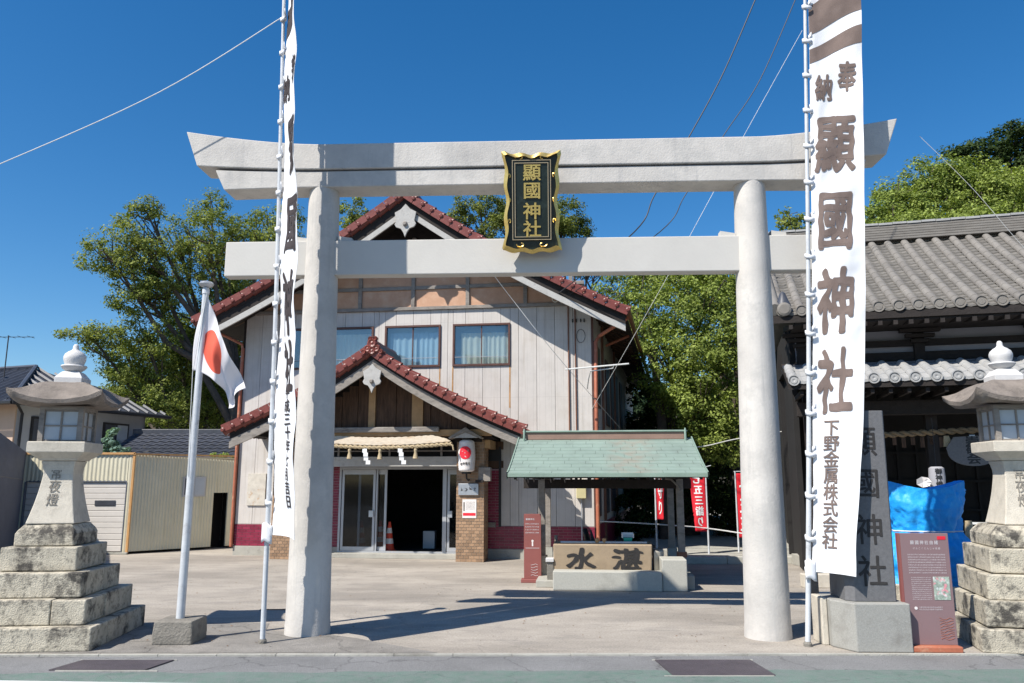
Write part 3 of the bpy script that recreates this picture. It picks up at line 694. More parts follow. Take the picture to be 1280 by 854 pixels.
# ================================================================ flag
FP = thing('flagpole', 'white metal flagpole standing in an old concrete block', 'flagpole', (-3.66, 9.03, 0))
MB().sq_loft([(0.215, 0.0), (0.218, 0.1), (0.208, 0.245)]).build('concrete_block', M['old_concrete'], FP, bevel=0.015)
tube('pole', M['bamboo'], FP, [(-0.01, 0, 0.24), (0.0, 0, 2.2), (0.02, 0, 4.0)], [0.046, 0.042, 0.035], 16)
MB().lathe([(0.028, 3.92), (0.042, 3.925), (0.042, 3.98), (0.028, 3.985)], 16, cx=0.02).build('collar', M['bamboo'], FP)
MB().lathe([(0.02, 4.0), (0.075, 4.02), (0.088, 4.045), (0.07, 4.07), (0.02, 4.085)], 20, cx=0.02).build('pole_cap', M['steel'], FP, smooth=True)
def flagmat():
    m = bpy.data.materials.new('flag_print'); m.use_nodes = True
    n, l = m.node_tree.nodes, m.node_tree.links; b = n['Principled BSDF']
    uv = n.new('ShaderNodeUVMap'); sx = n.new('ShaderNodeSeparateXYZ'); l.new(uv.outputs[0], sx.inputs[0])
    def mth(op, a, bb):
        q = n.new('ShaderNodeMath'); q.operation = op
        for i, t in enumerate((a, bb)):
            if isinstance(t, (int, float)): q.inputs[i].default_value = t
            elif t is not None: l.new(t, q.inputs[i])
        return q.outputs[0]
    dx = mth('MULTIPLY', mth('SUBTRACT', sx.outputs[0], 0.46), 1.5); dy = mth('SUBTRACT', sx.outputs[1], 0.5)
    d = mth('SQRT', mth('ADD', mth('MULTIPLY', dx, dx), mth('MULTIPLY', dy, dy)), None)
    f = mth('LESS_THAN', d, 0.33)
    mm = n.new('ShaderNodeMix'); mm.data_type = 'RGBA'; mm.inputs[6].default_value = (0.80, 0.78, 0.80, 1); mm.inputs[7].default_value = (0.80, 0.13, 0.075, 1)
    l.new(f, mm.inputs[0]); l.new(mm.outputs[2], b.inputs['Base Color']); b.inputs['Roughness'].default_value = 0.75
    tr = n.new('ShaderNodeBsdfTranslucent'); l.new(mm.outputs[2], tr.inputs[0])
    mi = n.new('ShaderNodeMixShader'); mi.inputs[0].default_value = 0.22
    l.new(b.outputs[0], mi.inputs[1]); l.new(tr.outputs[0], mi.inputs[2]); l.new(mi.outputs[0], n['Material Output'].inputs[0])
    return m
FL = thing('national_flag', 'white flag with a red disc hanging limp from the flagpole', 'flag', (-3.66, 9.03, 3.0))
def bez(p, t):
    p = [Vector(q) for q in p]
    while len(p) > 1: p = [p[i].lerp(p[i+1], t) for i in range(len(p)-1)]
    return p[0]
TL, BL, RR, BR = (0.045, 0, 0.90), (-0.065, -0.02, 0.01), (0.53, 0.04, -0.17), (0.36, 0.06, -0.43)
top_e = [TL, (0.17, -0.05, 0.62), (0.33, -0.02, 0.22), RR]
bot_e = [BL, (0.14, -0.06, -0.03), (0.34, -0.02, -0.16), BR]
def flagpt(u, v):          # u along the fly, v up the hoist
    c0, c1 = bez(bot_e, u), bez(top_e, u)
    l0 = Vector(BL).lerp(Vector(TL), v) + Vector((-0.055*math.sin(v*math.pi), 0, 0))
    r0 = Vector(BR).lerp(Vector(RR), v) + Vector((0.03*math.sin(v*9), 0, -0.03*math.sin(v*7)))
    p = c0.lerp(c1, v) + l0.lerp(r0, u) - (Vector(BL).lerp(Vector(BR), u)).lerp(Vector(TL).lerp(Vector(RR), u), v)
    p.y += 0.075*math.sin(u*9.2-0.5+1.2*(1-v))*u**0.7 + 0.03*math.sin(u*21+3*v)*u
    return p
NU, NV = 60, 40
mb = MB().grid(lambda u, v: flagpt(u, v), NU, NV)
me = mb.mesh('flag_cloth', flagmat(), True)
uvl = me.uv_layers.new(name='UVMap')
for p in me.polygons:
    for li in p.loop_indices:
        vi = me.loops[li].vertex_index; uvl.data[li].uv = ((vi % (NU+1))/NU*0.98+0.06, (vi//(NU+1))/NV)
o = link('flag_cloth', me, FL)
so = o.modifiers.new('thickness', 'SOLIDIFY'); so.thickness = 0.002
tube('halyard', M['rope_white'], FL, [(0.05, -0.03, 0.96), (0.0, -0.05, 0.45), (-0.05, -0.045, -0.02), (-0.02, -0.05, -1.2)], 0.004, 5)

# ================================================================ stone lanterns
def fire_roof(a, z0, zc, ztop, n=14):
    """square stone roof with a curved profile, upturned corners and a thick lip"""
    mb = MB(); vs, fs = [], []
    rings = 9
    def pt(e, k, i, j, lower=False):
        pass
    def ring(sc, z, up):
        out = []
        for k in range(4):
            A = [(-1,-1),(1,-1),(1,1),(-1,1)][k]; B = [(-1,-1),(1,-1),(1,1),(-1,1)][(k+1) % 4]
            for i in range(n):
                t = i/n; c = abs(2*t-1)**2.6
                x, y = A[0]+(B[0]-A[0])*t, A[1]+(B[1]-A[1])*t
                pull = 1 - 0.045*(1-c)*sc
                out.append((x*a*sc*pull, y*a*sc*pull, z + up*c))
        return out
    prof = []
    for q in range(rings+1):
        t = q/rings            # 0 at eave, 1 at top
        sc = 1-0.66*t
        z = z0 + (ztop-z0)*(0.15*t + 0.85*math.sin(t*math.pi/2)**1.3)
        up = 0.115*(1-t)**2.2
        prof.append((sc, z, up))
    R0 = [(0.45, z0-0.02, 0), (0.80, z0-0.055, 0.01), (0.985, z0-0.045, 0.10)] + prof
    for sc, z, up in R0: vs += ring(sc, z, up)
    m = 4*n
    for r in range(len(R0)-1):
        for k in range(m):
            k2 = (k+1) % m; fs.append((r*m+k, r*m+k2, (r+1)*m+k2, (r+1)*m+k))
    fs.append(tuple(range(m-1, -1, -1))); fs.append(tuple((len(R0)-1)*m+k for k in range(m)))
    # roughen
    return mb.add([(x, y, z+0.012*noise.noise(Vector((x*7, y*7, z*7)))) for x, y, z in vs], fs)
def stone_lantern(label, loc, yaw, yaw_top, sizes, seed, text=True):
    L = thing('stone_lantern', label, 'stone lantern', loc, yaw)
    rr = random.Random(seed)
    zs = [0.0, 0.243, 0.505, 0.77, 1.03, 1.265]
    for i, a in enumerate(sizes):
        z0, z1 = zs[i], zs[i+1]-0.006
        # each tier is laid from blocks; the front joint moves from tier to tier
        cuts = [[0.0], [0.55], [], [], []][i]
        if i >= 4:
            me = MB().sq_loft([(a, z0), (a, z0+0.13), (a*0.94, z0+0.17), (a*0.80, z1)])
            me.build('plinth_stone', M['stone'], L, bevel=0.012)
            continue
        if i < 2:
            cx = -a + 2*a*(0.62 if i else 1.0)
            if i == 0:
                parts = [(-a, a, -a, -a+0.42), (-a, -a+0.45, -a+0.425, a), (-a+0.455, a, -a+0.425, a)]
            else:
                parts = [(-a, -a+2*a*0.72, -a, -a+0.5), (-a+2*a*0.72+0.008, a, -a, -a+0.5), (-a, a, -a+0.505, a)]
        elif i == 2: parts = [(-a, a, -a, a*0.1), (-a, a, a*0.1+0.007, a)]
        else: parts = [(-a, a, -a, a)]
        for (x0, x1, y0, y1) in parts:
            j = lambda: rr.uniform(-0.006, 0.006)
            b = MB().box(x0+j(), x1+j(), y0+j(), y1+j(), z0, z1+j())
            b.build('stone_block', M['stone'], L, bevel=0.014)
    U = Matrix.Rotation(R(yaw_top-yaw), 4, 'Z')
    def ub(mb, name, m, bevel=0.0, smooth=False, **kw):
        mb.v = [tuple(U @ Vector(p)) for p in mb.v]
        return mb.build(name, m, L, bevel=bevel, smooth=smooth, **kw)
    prof = []
    for q in range(15):
        t = q/14; z = 1.265+t*0.70
        a = 0.152 + 0.105*(1-t)**1.7 + 0.035*max(0, (t-0.78)/0.22)**1.5
        prof.append((a, z))
    ub(MB().sq_loft(prof), 'lantern_shaft', M['stone_light'], bevel=0.012)
    ub(MB().sq_loft([(0.20, 1.967), (0.215, 1.99), (0.295, 2.055), (0.305, 2.062), (0.305, 2.172), (0.298, 2.18)]), 'lantern_table', M['stone_light'], bevel=0.008)
    # fire box: four posts, mullions and pale panes
    fb = MB(); w = 0.205
    for sx in (-1, 1):
        for sy in (-1, 1): fb.box(sx*w-0.028, sx*w+0.028, sy*w-0.028, sy*w+0.028, 2.181, 2.545)
    fb.box(-w-0.03, w+0.03, -w-0.03, w+0.03, 2.545, 2.585)
    ub(fb, 'fire_box_frame', M['wood_grey'], bevel=0.004)
    for d in range(4):
        Rz = Matrix.Rotation(d*math.pi/2, 4, 'Z')
        p = MB().box(-w+0.03, w-0.03, -w+0.004, -w+0.012, 2.181, 2.545, Rz); ub(p, 'pane', M['frosted'])
        p = MB().box(-0.009, 0.009, -w-0.012, -w+0.002, 2.183, 2.543, Rz); p.box(-w+0.03, w-0.03, -w-0.010, -w+0.002, 2.355, 2.372, Rz); p.box(-w+0.03, w-0.03, -w-0.012, -w+0.002, 2.183, 2.203, Rz)
        p.box(-w+0.03, w-0.03, -w-0.011, -w+0.002, 2.525, 2.543, Rz)
        ub(p, 'lattice', M['wood_grey'])
    ub(MB().box(-0.15, 0.15, -0.15, 0.15, 2.19, 2.5), 'fire_box_core', M['interior'])
    rf = fire_roof(0.50, 2.645, 0, 2.875); ub(rf, 'lantern_roof', M['stone_roof'], smooth=True)
    ub(MB().sq_loft([(0.15, 2.86), (0.152, 2.93), (0.10, 3.0), (0.085, 3.01)]), 'finial_base', M['stone_white'], bevel=0.005)
    MB().lathe([(0.05, 3.0), (0.08, 3.015), (0.12, 3.045), (0.142, 3.075), (0.135, 3.088), (0.10, 3.095), (0.108, 3.115), (0.122, 3.16), (0.122, 3.19), (0.108, 3.225), (0.075, 3.255), (0.045, 3.272), (0.032, 3.29), (0.030, 3.325), (0.018, 3.345), (0.0, 3.35)], 24).build('jewel_finial', M['stone_white'], L, smooth=True)
    if text:
        for ch, z in zip('常夜燈', (1.83, 1.68, 1.53)):
            t = (z-1.265)/0.70; a = 0.152+0.105*(1-t)**1.7
            sl = 0.105*1.7*(1-t)**0.7/0.7
            lettering('carved_character', [(ch, -0.015, z, 0.125, 0.15)], M['faint_carved'], L, bold=0.012, wob=0.004, cell=0.05,
                      fn=lambda x, y, zz, a=a, z=z, sl=sl: U @ Vector((x, -(a - sl*(zz-z)) - 0.007 + y, zz)))
    # carved side panels
    return L
stone_lantern('tall stone lantern on stepped plinth at the left edge beside the shed', (-5.215, 9.2, 0), 5.5, 9.5, [0.775, 0.645, 0.525, 0.405, 0.315], 3)
stone_lantern('tall stone lantern on stepped plinth at the right edge beside the information board', (5.69, 8.97, 0), -14, -9, [0.70, 0.61, 0.545, 0.47, 0.40], 9)

# ================================================================ inscribed stone pillar
ST = thing('stone_pillar', 'dark inscribed stone pillar on granite block beside the right banner', 'stone pillar', (3.78, 8.83, 0), -2)
MB().slab([(-0.21, -0.38), (0.36, -0.38), (0.36, 0.34), (-0.36, 0.34), (-0.36, -0.10)], 0.0, 0.485).build('granite_base', M['granite_grey'], ST, bevel=0.012)
MB().slab([(-0.43, -0.02), (-0.365, -0.02), (-0.365, 0.3), (-0.43, 0.3)], 0.0, 0.49).build('side_stone', M['stone_light'], ST, bevel=0.01)
def oct_shaft(ab, at, z0, z1, ch):
    def rg(a, z):
        c = a*ch
        return [(-a+c, -a, z), (a-c*0.2, -a, z), (a, -a+c*0.2, z), (a, a, z), (-a, a, z), (-a, -a+c, z)]
    n = 6; vs = rg(ab, z0)+rg(at, z1)
    fs = [tuple(range(n-1, -1, -1)), tuple(range(n, 2*n))]+[(i, (i+1) % n, (i+1) % n+n, i+n) for i in range(n)]
    return MB().add(vs, fs)
sh = oct_shaft(0.258, 0.248, 0.487, 2.50, 0.30)
sh.v = [(x+0.03+0.015*(z-0.487), y+0.0, z) for x, y, z in sh.v]
sh.build('inscribed_shaft', M['stone_dark'], ST, bevel=0.006)
for ch, z, in zip('顯國神社', (2.17, 1.72, 1.23, 0.80)):
    lettering('carved_character', [(ch, 0.055, z, 0.31, 0.34)], M['carved'], ST, bold=0.012, wob=0.006, cell=0.05,
              fn=lambda x, y, zz: (x, -0.258 + (0.258-0.248)*(zz-0.487)/2.013 - 0.004 + y, zz))
# timber rail post behind the block
box('timber_post', M['wood_grey'], thing('rail_post', 'short grey timber post behind the granite block', 'post', (3.62, 9.75, 0)), -0.05, 0.05, -0.05, 0.05, 0, 0.72, bevel=0.004)

# ================================================================ information board
IB = thing('information_board', 'mauve brown shrine information board with white text and colour picture', 'information board', (4.37, 8.56, 0), -3)
box('board_foot', M['pipe_red'], IB, -0.27, 0.27, -0.12, 0.12, 0.0, 0.06, bevel=0.012)
bd = MB().box(-0.235, 0.265, -0.02, 0.02, 0.06, 1.19); bd.build('board_panel', M['board_maroon'], IB, bevel=0.003)
box('board_edge', M['sign_maroon'], IB, -0.262, -0.237, -0.021, 0.03, 0.06, 1.19)
lettering('board_title', [(c, -0.115+i*0.05, 1.095, 0.04, 0.045) for i, c in enumerate('顯國神社由緒')], M['print_pale'], IB, bold=0.01, loc=(0, -0.0225, 0))
lettering('board_subtitle', [(c, -0.10+i*0.029, 1.035, 0.022, 0.025) for i, c in enumerate('けんこくじんじゃ由緒')], M['print_pale'], IB, loc=(0, -0.0225, 0))
txt = '平成三十年七月吉日奉納御祭神本社由緒古来当地鎮守神社創建年代不詳氏子崇敬者例祭大祭'
rt = random.Random(4)
def textrows(x0, x1, z0, z1, dz, cs):
    it = []; z = z0
    while z > z1:
        x = x0
        while x < x1: it.append((rt.choice(txt), x, z, cs, cs)); x += cs*1.05
        z -= dz
    return it
lettering('board_text', textrows(-0.165, 0.225, 0.97, 0.77, 0.0265, 0.0155), M['print_pale'], IB, loc=(0, -0.0225, 0))
lettering('board_text', textrows(-0.15, 0.04, 0.735, 0.50, 0.02, 0.012), M['print_pale'], IB, loc=(0, -0.0225, 0))
lettering('board_text', textrows(-0.09, 0.15, 0.435, 0.40, 0.022, 0.0165), M['print_pale'], IB, loc=(0, -0.0225, 0))
box('board_picture', M['photo_print'], IB, 0.07, 0.235, -0.0235, -0.019, 0.51, 0.745)
MB().lathe([(0.0, 0), (0.016, 0.0), (0.016, 0.003)], 12).build('board_emblem', M['paper'], IB, loc=(-0.13, -0.021, 0.425), rot=(R(90), 0, 0))
box('board_logo', M['red_print'], IB, 0.15, 0.235, -0.0235, -0.019, 1.125, 1.16)
for k in range(9):
    pts = [(0.10+0.13*rt.random(), -0.023, 0.12+0.03*k+0.02*rt.random()) for _ in range(4)]
    tube('line_drawing', M['pipe_red'], IB, [(0.10+0.035*q, -0.0225, 0.12+0.025*k+0.012*math.sin(q*2+k)) for q in range(5)], 0.002, 4)
# ================================================================ community hall (main building)
# local frame: x along the front (0 = right corner of the right porch pillar), y back, z up
B = thing('community_hall', 'two storey cream community hall with red tiled gable roof behind the gate', 'hall building', (-0.604, 17.393, 0), -8)
FX0, FX1, FY = -6.17, 2.36, 0.8
DEPTH = 17.0
SH = 0.07                                        # the side walls run back slightly skewed
def shx(x, y): return x + SH*(y-FY)
TW = 0.205                                       # wall tiles
def tile_wall(parent, x0, x1, z0, z1, y, m_t, m_g, tw=0.205, th=0.062, g=0.009, name='wall_tiles'):
    box('tile_bed', m_g, parent, x0, x1, y, y+0.03, z0, z1)
    mb = MB(); z = z0+g/2; r = 0
    while z+th < z1+0.01:
        x = x0 - (tw/2 if r % 2 else 0)
        while x < x1:
            a, b = max(x+g/2, x0), min(x+tw-g/2, x1)
            if b-a > 0.02: mb.box(a, b, y-0.008, y-0.0005, z, min(z+th-g, z1))
            x += tw
        z += th; r += 1
    tag(mb.build(name, m_t, parent), kind='stuff')
# plinth and tile dado
for x0, x1 in ((FX0, -4.9), (-4.3, -3.6), (-0.62, FX1)):
    box('plinth', M['concrete'], B, x0, x1, FY-0.03, FY+0.15, -0.05, 0.215, bevel=0.006)
tile_wall(B, FX0, -3.6, 0.217, 0.72, FY, M['maroon_tile'], M['grout'])
tile_wall(B, -0.60, FX1, 0.217, 0.72, FY, M['maroon_tile'], M['grout'])
tile_wall(B, -4.25, -3.585, 0.722, 2.6, FY, M['maroon_tile'], M['grout'])
tile_wall(B, -0.60, 0.19, 0.722, 2.0, FY, M['maroon_tile'], M['grout'])
box('tile_edge', M['black'], B, 0.192, 0.25, FY-0.02, FY+0.03, 0.70, 2.5)
box('letter_box', M['wood_grey'], B, -0.05, 0.13, FY-0.07, FY-0.01, 0.69, 0.80)
box('timber_band', M['wood_brown'], B, -0.60, 0.30, FY-0.01, FY+0.04, 2.44, 2.62)
box('timber_band', M['wood_brown'], B, -0.60, 0.30, FY-0.01, FY+0.04, 2.02, 2.18)
box('dark_strip', M['black'], B, -0.60, 0.30, FY, FY+0.03, 2.18, 2.44)
# siding boards: each board is a part, cut round the windows and the porch
WIN = [(-4.95, -2.885, 4.40, 5.415), (-2.60, -1.225, 4.40, 5.415), (-0.925, 0.455, 4.40, 5.415)]
def siding(x0, x1, z0, z1):
    if x1-x0 < 0.02 or z1-z0 < 0.02: return
    mb = MB(); mb.box(x0+0.0035, x1-0.0035, FY+0.0, FY+0.03, z0, z1)
    k = x0+0.0035
    mb.build('siding_board', M['siding'], B, bevel=0.003)
xs = []
x = FX0
while x < FX1-0.01: xs.append(x); x += 0.4265
xs.append(FX1)
ZT = 5.78
for a, b in zip(xs[:-1], xs[1:]):
    segs = [(0.724, ZT)]
    m_ = (a+b)/2
    if -4.3 < m_ < 0.25: segs = [(2.9, ZT)]
    cuts_ = sorted({a, b} | {w[0] for w in WIN if a < w[0] < b} | {w[1] for w in WIN if a < w[1] < b})
    for c0, c1 in zip(cuts_[:-1], cuts_[1:]):
        mid = (c0+c1)/2
        sg = segs
        for w in WIN:
            if w[0] <= mid <= w[1]: sg = [(sg[0][0], w[2]), (w[3], ZT)]
        for z0, z1 in sg: siding(c0, c1, z0, z1)
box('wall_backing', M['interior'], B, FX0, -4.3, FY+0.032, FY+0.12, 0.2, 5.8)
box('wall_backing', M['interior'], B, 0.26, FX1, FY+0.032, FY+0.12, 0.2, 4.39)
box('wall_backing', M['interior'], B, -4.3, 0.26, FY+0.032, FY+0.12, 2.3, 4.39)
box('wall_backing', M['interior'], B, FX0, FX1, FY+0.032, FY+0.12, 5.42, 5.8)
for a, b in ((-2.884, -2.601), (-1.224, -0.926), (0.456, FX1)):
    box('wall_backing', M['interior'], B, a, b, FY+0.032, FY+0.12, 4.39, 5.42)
# windows
def curtain(x0, x1, y, z0, z1, m, parent, amp=0.02, f=46):
    mb = MB().grid(lambda u, v: (x0+(x1-x0)*u, y+amp*math.sin(u*(x1-x0)*f+math.sin(u*9)*1.2)*(0.6+0.4*(1-v)), z0+(z1-z0)*v), int((x1-x0)*60), 4)
    return mb.build('curtain', m, parent, smooth=True)
for i, (x0, x1, z0, z1) in enumerate(WIN):
    W = MB()
    e = 0.045
    for a, b, c, d in ((x0, x1, z0, z0+e), (x0, x1, z1-e, z1), (x0, x0+e, z0+e, z1-e), (x1-e, x1, z0+e, z1-e)):
        W.box(a, b, FY-0.035, FY+0.06, c, d)
    Wf = W.build('window', M['bronze'], B)
    mx = (x0+x1)/2
    box('sash_bar', M['bronze'], Wf, mx-0.012, mx+0.012, FY+0.005, FY+0.03, z0+e, z1-e)
    box('lower_rail', M['aluminium'], Wf, x0+e, x1-e, FY-0.02, FY-0.012, z0+0.21, z0+0.222)
    box('pane', M['glass'], Wf, x0+e, mx-0.012, FY+0.012, FY+0.017, z0+e, z1-e)
    box('pane', M['glass'], Wf, mx+0.012, x1-e, FY+0.020, FY+0.025, z0+e, z1-e)
    sm = MB()
    cm = M['curtain_blue'] if i == 1 else M['curtain_cream']
    curtain(x0+0.10+(0.08 if i == 2 else 0), x1-0.05, FY+0.13, z0+0.02, z1-0.16 if i != 2 else z1-0.2, cm, Wf)
    box('room_back', M['curtain_blue'] if i == 1 else M['frosted'], Wf, x0-0.02, x1+0.02, FY+0.24, FY+0.26, z0-0.02, z1+0.02)
    box('rust_streak', M['rust'], Wf, x0-0.008, x0+0.022, FY-0.004, FY-0.001, z0-0.9+0.3*i*0.5, z0-0.01)
    box('rust_streak', M['rust'], Wf, x1-0.022, x1+0.008, FY-0.004, FY-0.001, z0-1.0, z0-0.01)
# timber framed gable
gzs = lambda s: None
box('sill_beam', M['wood_grey'], B, FX0, FX1, FY-0.06, FY+0.05, 5.782, 5.862, bevel=0.006)
posts = [-4.58, -3.25, -1.92, -0.575, 0.82, 1.9]
pz = [5.863, 6.85]
edges_ = [FX0+0.1]+posts+[FX1-0.1]
for i, px_ in enumerate(posts):
    top = 7.6 if abs(px_+1.9) < 2 else 6.6
    box('gable_post', M['wood_grey'], B, px_-0.045, px_+0.045, FY-0.05, FY+0.03, 5.863, top, bevel=0.004)
for a, b in zip(edges_[:-1], edges_[1:]):
    mid = (a+b)/2
    a2, b2 = a+0.046, b-0.046
    hi = 7.3 if abs(mid+1.9) < 1.6 else (6.8 if abs(mid+1.9) < 2.6 else 6.32)
    box('plaster_panel', M['plaster'], B, a2, b2, FY-0.0, FY+0.03, 5.863, 6.292)
    box('middle_rail', M['wood_grey'], B, a2, b2, FY-0.04, FY+0.02, 6.293, 6.378, bevel=0.004)
    if hi > 6.5: box('plaster_panel', M['plaster'], B, a2, b2, FY-0.0, FY+0.03, 6.379, hi)
MB().prism([(-6.1, 5.86), (2.3, 5.86), (1.3, 6.35), (0, 7.1), (-1.9, 8.1), (-3.8, 7.1), (-5.1, 6.35)], FY+0.032, FY+0.1).build('gable_backing', M['wood_dark'], B)

# roofs
def prof_pts(cx, prof, side): return [(cx+side*d, z) for d, z in prof]
RT = MB()
# one rake tile: half-round cap along the slope with a hanging flap and a knob in front (slope direction = +x, front = -y)
def rake_tile_mesh(Lt):
    mb = MB(); vs, fs = [], []
    for q, (xx, r, lift) in enumerate(((0, 0.078, 0.0), (Lt*0.86, 0.088, 0.012), (Lt, 0.096, 0.02), (Lt*1.04, 0.086, 0.012))):
        for k in range(7):
            a = math.pi*k/6; vs.append((xx, 0.02+r*math.cos(a), r*math.sin(a)*0.9+lift))
    for q in range(3):
        for k in range(6): fs.append((q*7+k, q*7+k+1, (q+1)*7+k+1, (q+1)*7+k))
    fs.append(tuple(range(21, 28)))
    mb.add(vs, fs)
    mb.box(0.01, Lt*0.98, -0.085, -0.065, -0.14, 0.03)
    mb.lathe([(0.045, 0), (0.05, 0.02), (0.03, 0.03)], 8, mtx=Matrix.Translation((Lt*0.9, -0.085, -0.02)) @ Matrix.Rotation(R(90), 4, 'X'))
    return mb.mesh('rake_tile', M['red_tile'])
def along(path, step, start=0.0):
    """points and slopes every 'step' metres along a polyline of (x, z)"""
    out = []; acc = start
    segs = list(zip(path[:-1], path[1:]))
    total = sum(math.hypot(b[0]-a[0], b[1]-a[1]) for a, b in segs)
    s = start
    while s < total-0.05:
        t = s
        for a, b in segs:
            l = math.hypot(b[0]-a[0], b[1]-a[1])
            if t <= l:
                out.append((a[0]+(b[0]-a[0])*t/l, a[1]+(b[1]-a[1])*t/l, math.atan2(b[1]-a[1], b[0]-a[0]))); break
            t -= l
        s += step
    return out
def smooth_prof(prof, n=24):
    ds = [p[0] for p in prof]; zz = [p[1] for p in prof]
    c = np.polyfit(ds, zz, 3)
    return [(ds[0]+(ds[-1]-ds[0])*i/n, float(np.polyval(c, ds[0]+(ds[-1]-ds[0])*i/n))) for i in range(n+1)]
def gable_roof(cx, prof, y0, y1, th, step, tile_surface, barge, skew=0.0):
    prof = smooth_prof(prof)
    rm = rake_tile_mesh(step)
    for side in (-1, 1):
        pts = prof_pts(cx, prof, side)
        mb = MB(); vs, fs = [], []
        n = len(pts)
        for yy in (y0+0.02, y1):
            sk = skew*(yy-y0)
            vs += [(x+sk, yy, z-0.06) for x, z in pts] + [(x+sk, yy, z-0.06-th) for x, z in pts]
        for i in range(n-1):
            fs += [(i, i+1, 2*n+i+1, 2*n+i), (n+i+1, n+i, 3*n+i, 3*n+i+1), (i+1, i, n+i, n+i+1), (2*n+i, 2*n+i+1, 3*n+i+1, 3*n+i)]
        fs += [(n-1, 2*n-1, 4*n-1, 3*n-1)]
        if side < 0: fs = [tuple(reversed(f)) for f in fs]
        rd = mb.add(vs, fs).build('roof', M['wood_dark'], B)
        # rake tiles, each a part
        for x, z, sl in along(pts, step, 0.02):
            o = link('roof_tile', rm, rd)
            if side > 0: o.location = (x, y0-0.0, z); o.rotation_euler = (0, -sl, 0)
            else: o.location = (x, y0+0.0, z); o.rotation_euler = (0, -(sl), 0)
        # barge boards
        b0, b1 = barge
        for nm, m_, dz0, dz1, yy0, yy1 in (('upper_barge_board', M['wood_dark'], 0.15, b0, y0+0.03, y0+0.09), ('barge_board', M['wood_pale'] if b1 else M['wood_grey'], b0+0.002, b0+(0.15 if b1 else 0.2), y0+0.02, y0+0.07)):
            vs = []; fs = []
            for yy in (yy0, yy1): vs += [(x, yy, z-dz0) for x, z in pts] + [(x, yy, z-dz1) for x, z in pts]
            for i in range(n-1):
                fs += [(i, n+i, n+i+1, i+1), (2*n+i, 2*n+i+1, 3*n+i+1, 3*n+i), (i, i+1, 2*n+i+1, 2*n+i), (n+i+1, n+i, 3*n+i, 3*n+i+1)]
            fs += [(n-1, 2*n-1, 4*n-1, 3*n-1), (0, 2*n, 3*n, n)]
            if side < 0: fs = [tuple(reversed(f)) for f in fs]
            MB().add(vs, fs).build(nm, m_, B)
        # tiled surface (joined: hidden from below, only a sliver shows)
        if tile_surface:
            mb = MB(); yy = y0+0.12; r = 0
            while yy < y1:
                for x, z, sl in along(pts, 0.25, 0.0):
                    ca, sa = math.cos(sl), math.sin(sl)
                    vv = []
                    for (lx, lz) in ((0, 0.0), (0.27, 0.02)):
                        for k in range(6):
                            t = k/5; bump = 0.035*math.sin(t*math.pi*2*0.9+0.3)
                            vv.append((x+(lx*ca if True else 0)-(lz+bump)*sa, yy+0.24*t, z-0.05+lx*sa+(lz+bump)*ca))
                    mb.add(vv, [(k, k+1, 6+k+1, 6+k) if side > 0 else (k+1, k, 6+k, 6+k+1) for k in range(5)])
                yy += 0.24
            tag(mb.build('roof_tiling', M['red_tile'], rd), kind='stuff')
        # eave gutter
    return prof
MAINP = [(0, 8.42), (0.6, 8.04), (1.28, 7.52), (1.73, 7.28), (3.25, 6.40), (4.78, 5.60), (5.05, 5.50)]
mp = gable_roof(-1.9, MAINP, -0.1, DEPTH, 0.10, 0.27, False, (0.36, 1), SH)
PORP = [(0, 4.55), (0.62, 4.16), (0.86, 3.99), (2.24, 3.28), (3.22, 2.85)]
pp = gable_roof(-2.3, PORP, -0.97, FY-0.01, 0.08, 0.235, True, (0.22, 0))
# main ridge and porch ridge
for cx, y0, y1, z, sk in ((-1.9, -0.15, DEPTH, 8.42, SH), (-2.3, -0.97, FY-0.02, 4.51, 0)):
    mb = MB()
    mb.add([(cx-0.13, y0, z), (cx+0.13, y0, z), (cx+0.10, y0, z+0.15), (cx-0.10, y0, z+0.15), (cx-0.13+sk*(y1-y0), y1, z), (cx+0.13+sk*(y1-y0), y1, z), (cx+0.10+sk*(y1-y0), y1, z+0.15), (cx-0.10+sk*(y1-y0), y1, z+0.15)],
           [(0,1,2,3),(7,6,5,4),(0,4,5,1),(1,5,6,2),(2,6,7,3),(3,7,4,0)])
    mb.build('ridge_base', M['dark_tile'], B)
    n = int((y1-y0)/0.26)
    tube('ridge_tiles', M['red_tile'], B, [(cx+sk*i*0.26, y0+i*0.26, z+0.17+(0.0)) for i in range(n+1)], [0.075+0.012*(i % 2) for i in range(n+1)], 8)
# ridge-end ornament of the porch
on = MB()
for dx, dz, r in ((0, 0.12, 0.12), (-0.10, 0.0, 0.09), (0.10, 0.0, 0.09), (-0.05, 0.22, 0.055), (0.06, 0.22, 0.055), (0.0, -0.05, 0.10), (-0.19, -0.07, 0.06), (0.19, -0.07, 0.06)):
    on.lathe([(r*0.4, -0.02), (r, 0.0), (r*1.02, 0.05), (r*0.7, 0.09), (r*0.35, 0.075), (0.001, 0.09)], 10, mtx=Matrix.Translation((-2.3+dx, -1.01, 4.55+dz)) @ Matrix.Rotation(R(90), 4, 'X'))
on.build('ridge_end_tile', M['red_tile'], B, smooth=False)
on = MB()
for dx, dz, r in ((0, 0.12, 0.13), (-0.10, 0.0, 0.09), (0.10, 0.0, 0.09)):
    on.lathe([(r*0.4, -0.02), (r, 0.0), (r*1.02, 0.05), (0.001, 0.09)], 10, mtx=Matrix.Translation((-1.9+dx, -0.17, 8.50+dz)) @ Matrix.Rotation(R(90), 4, 'X'))
on.build('ridge_end_tile', M['red_tile'], B)
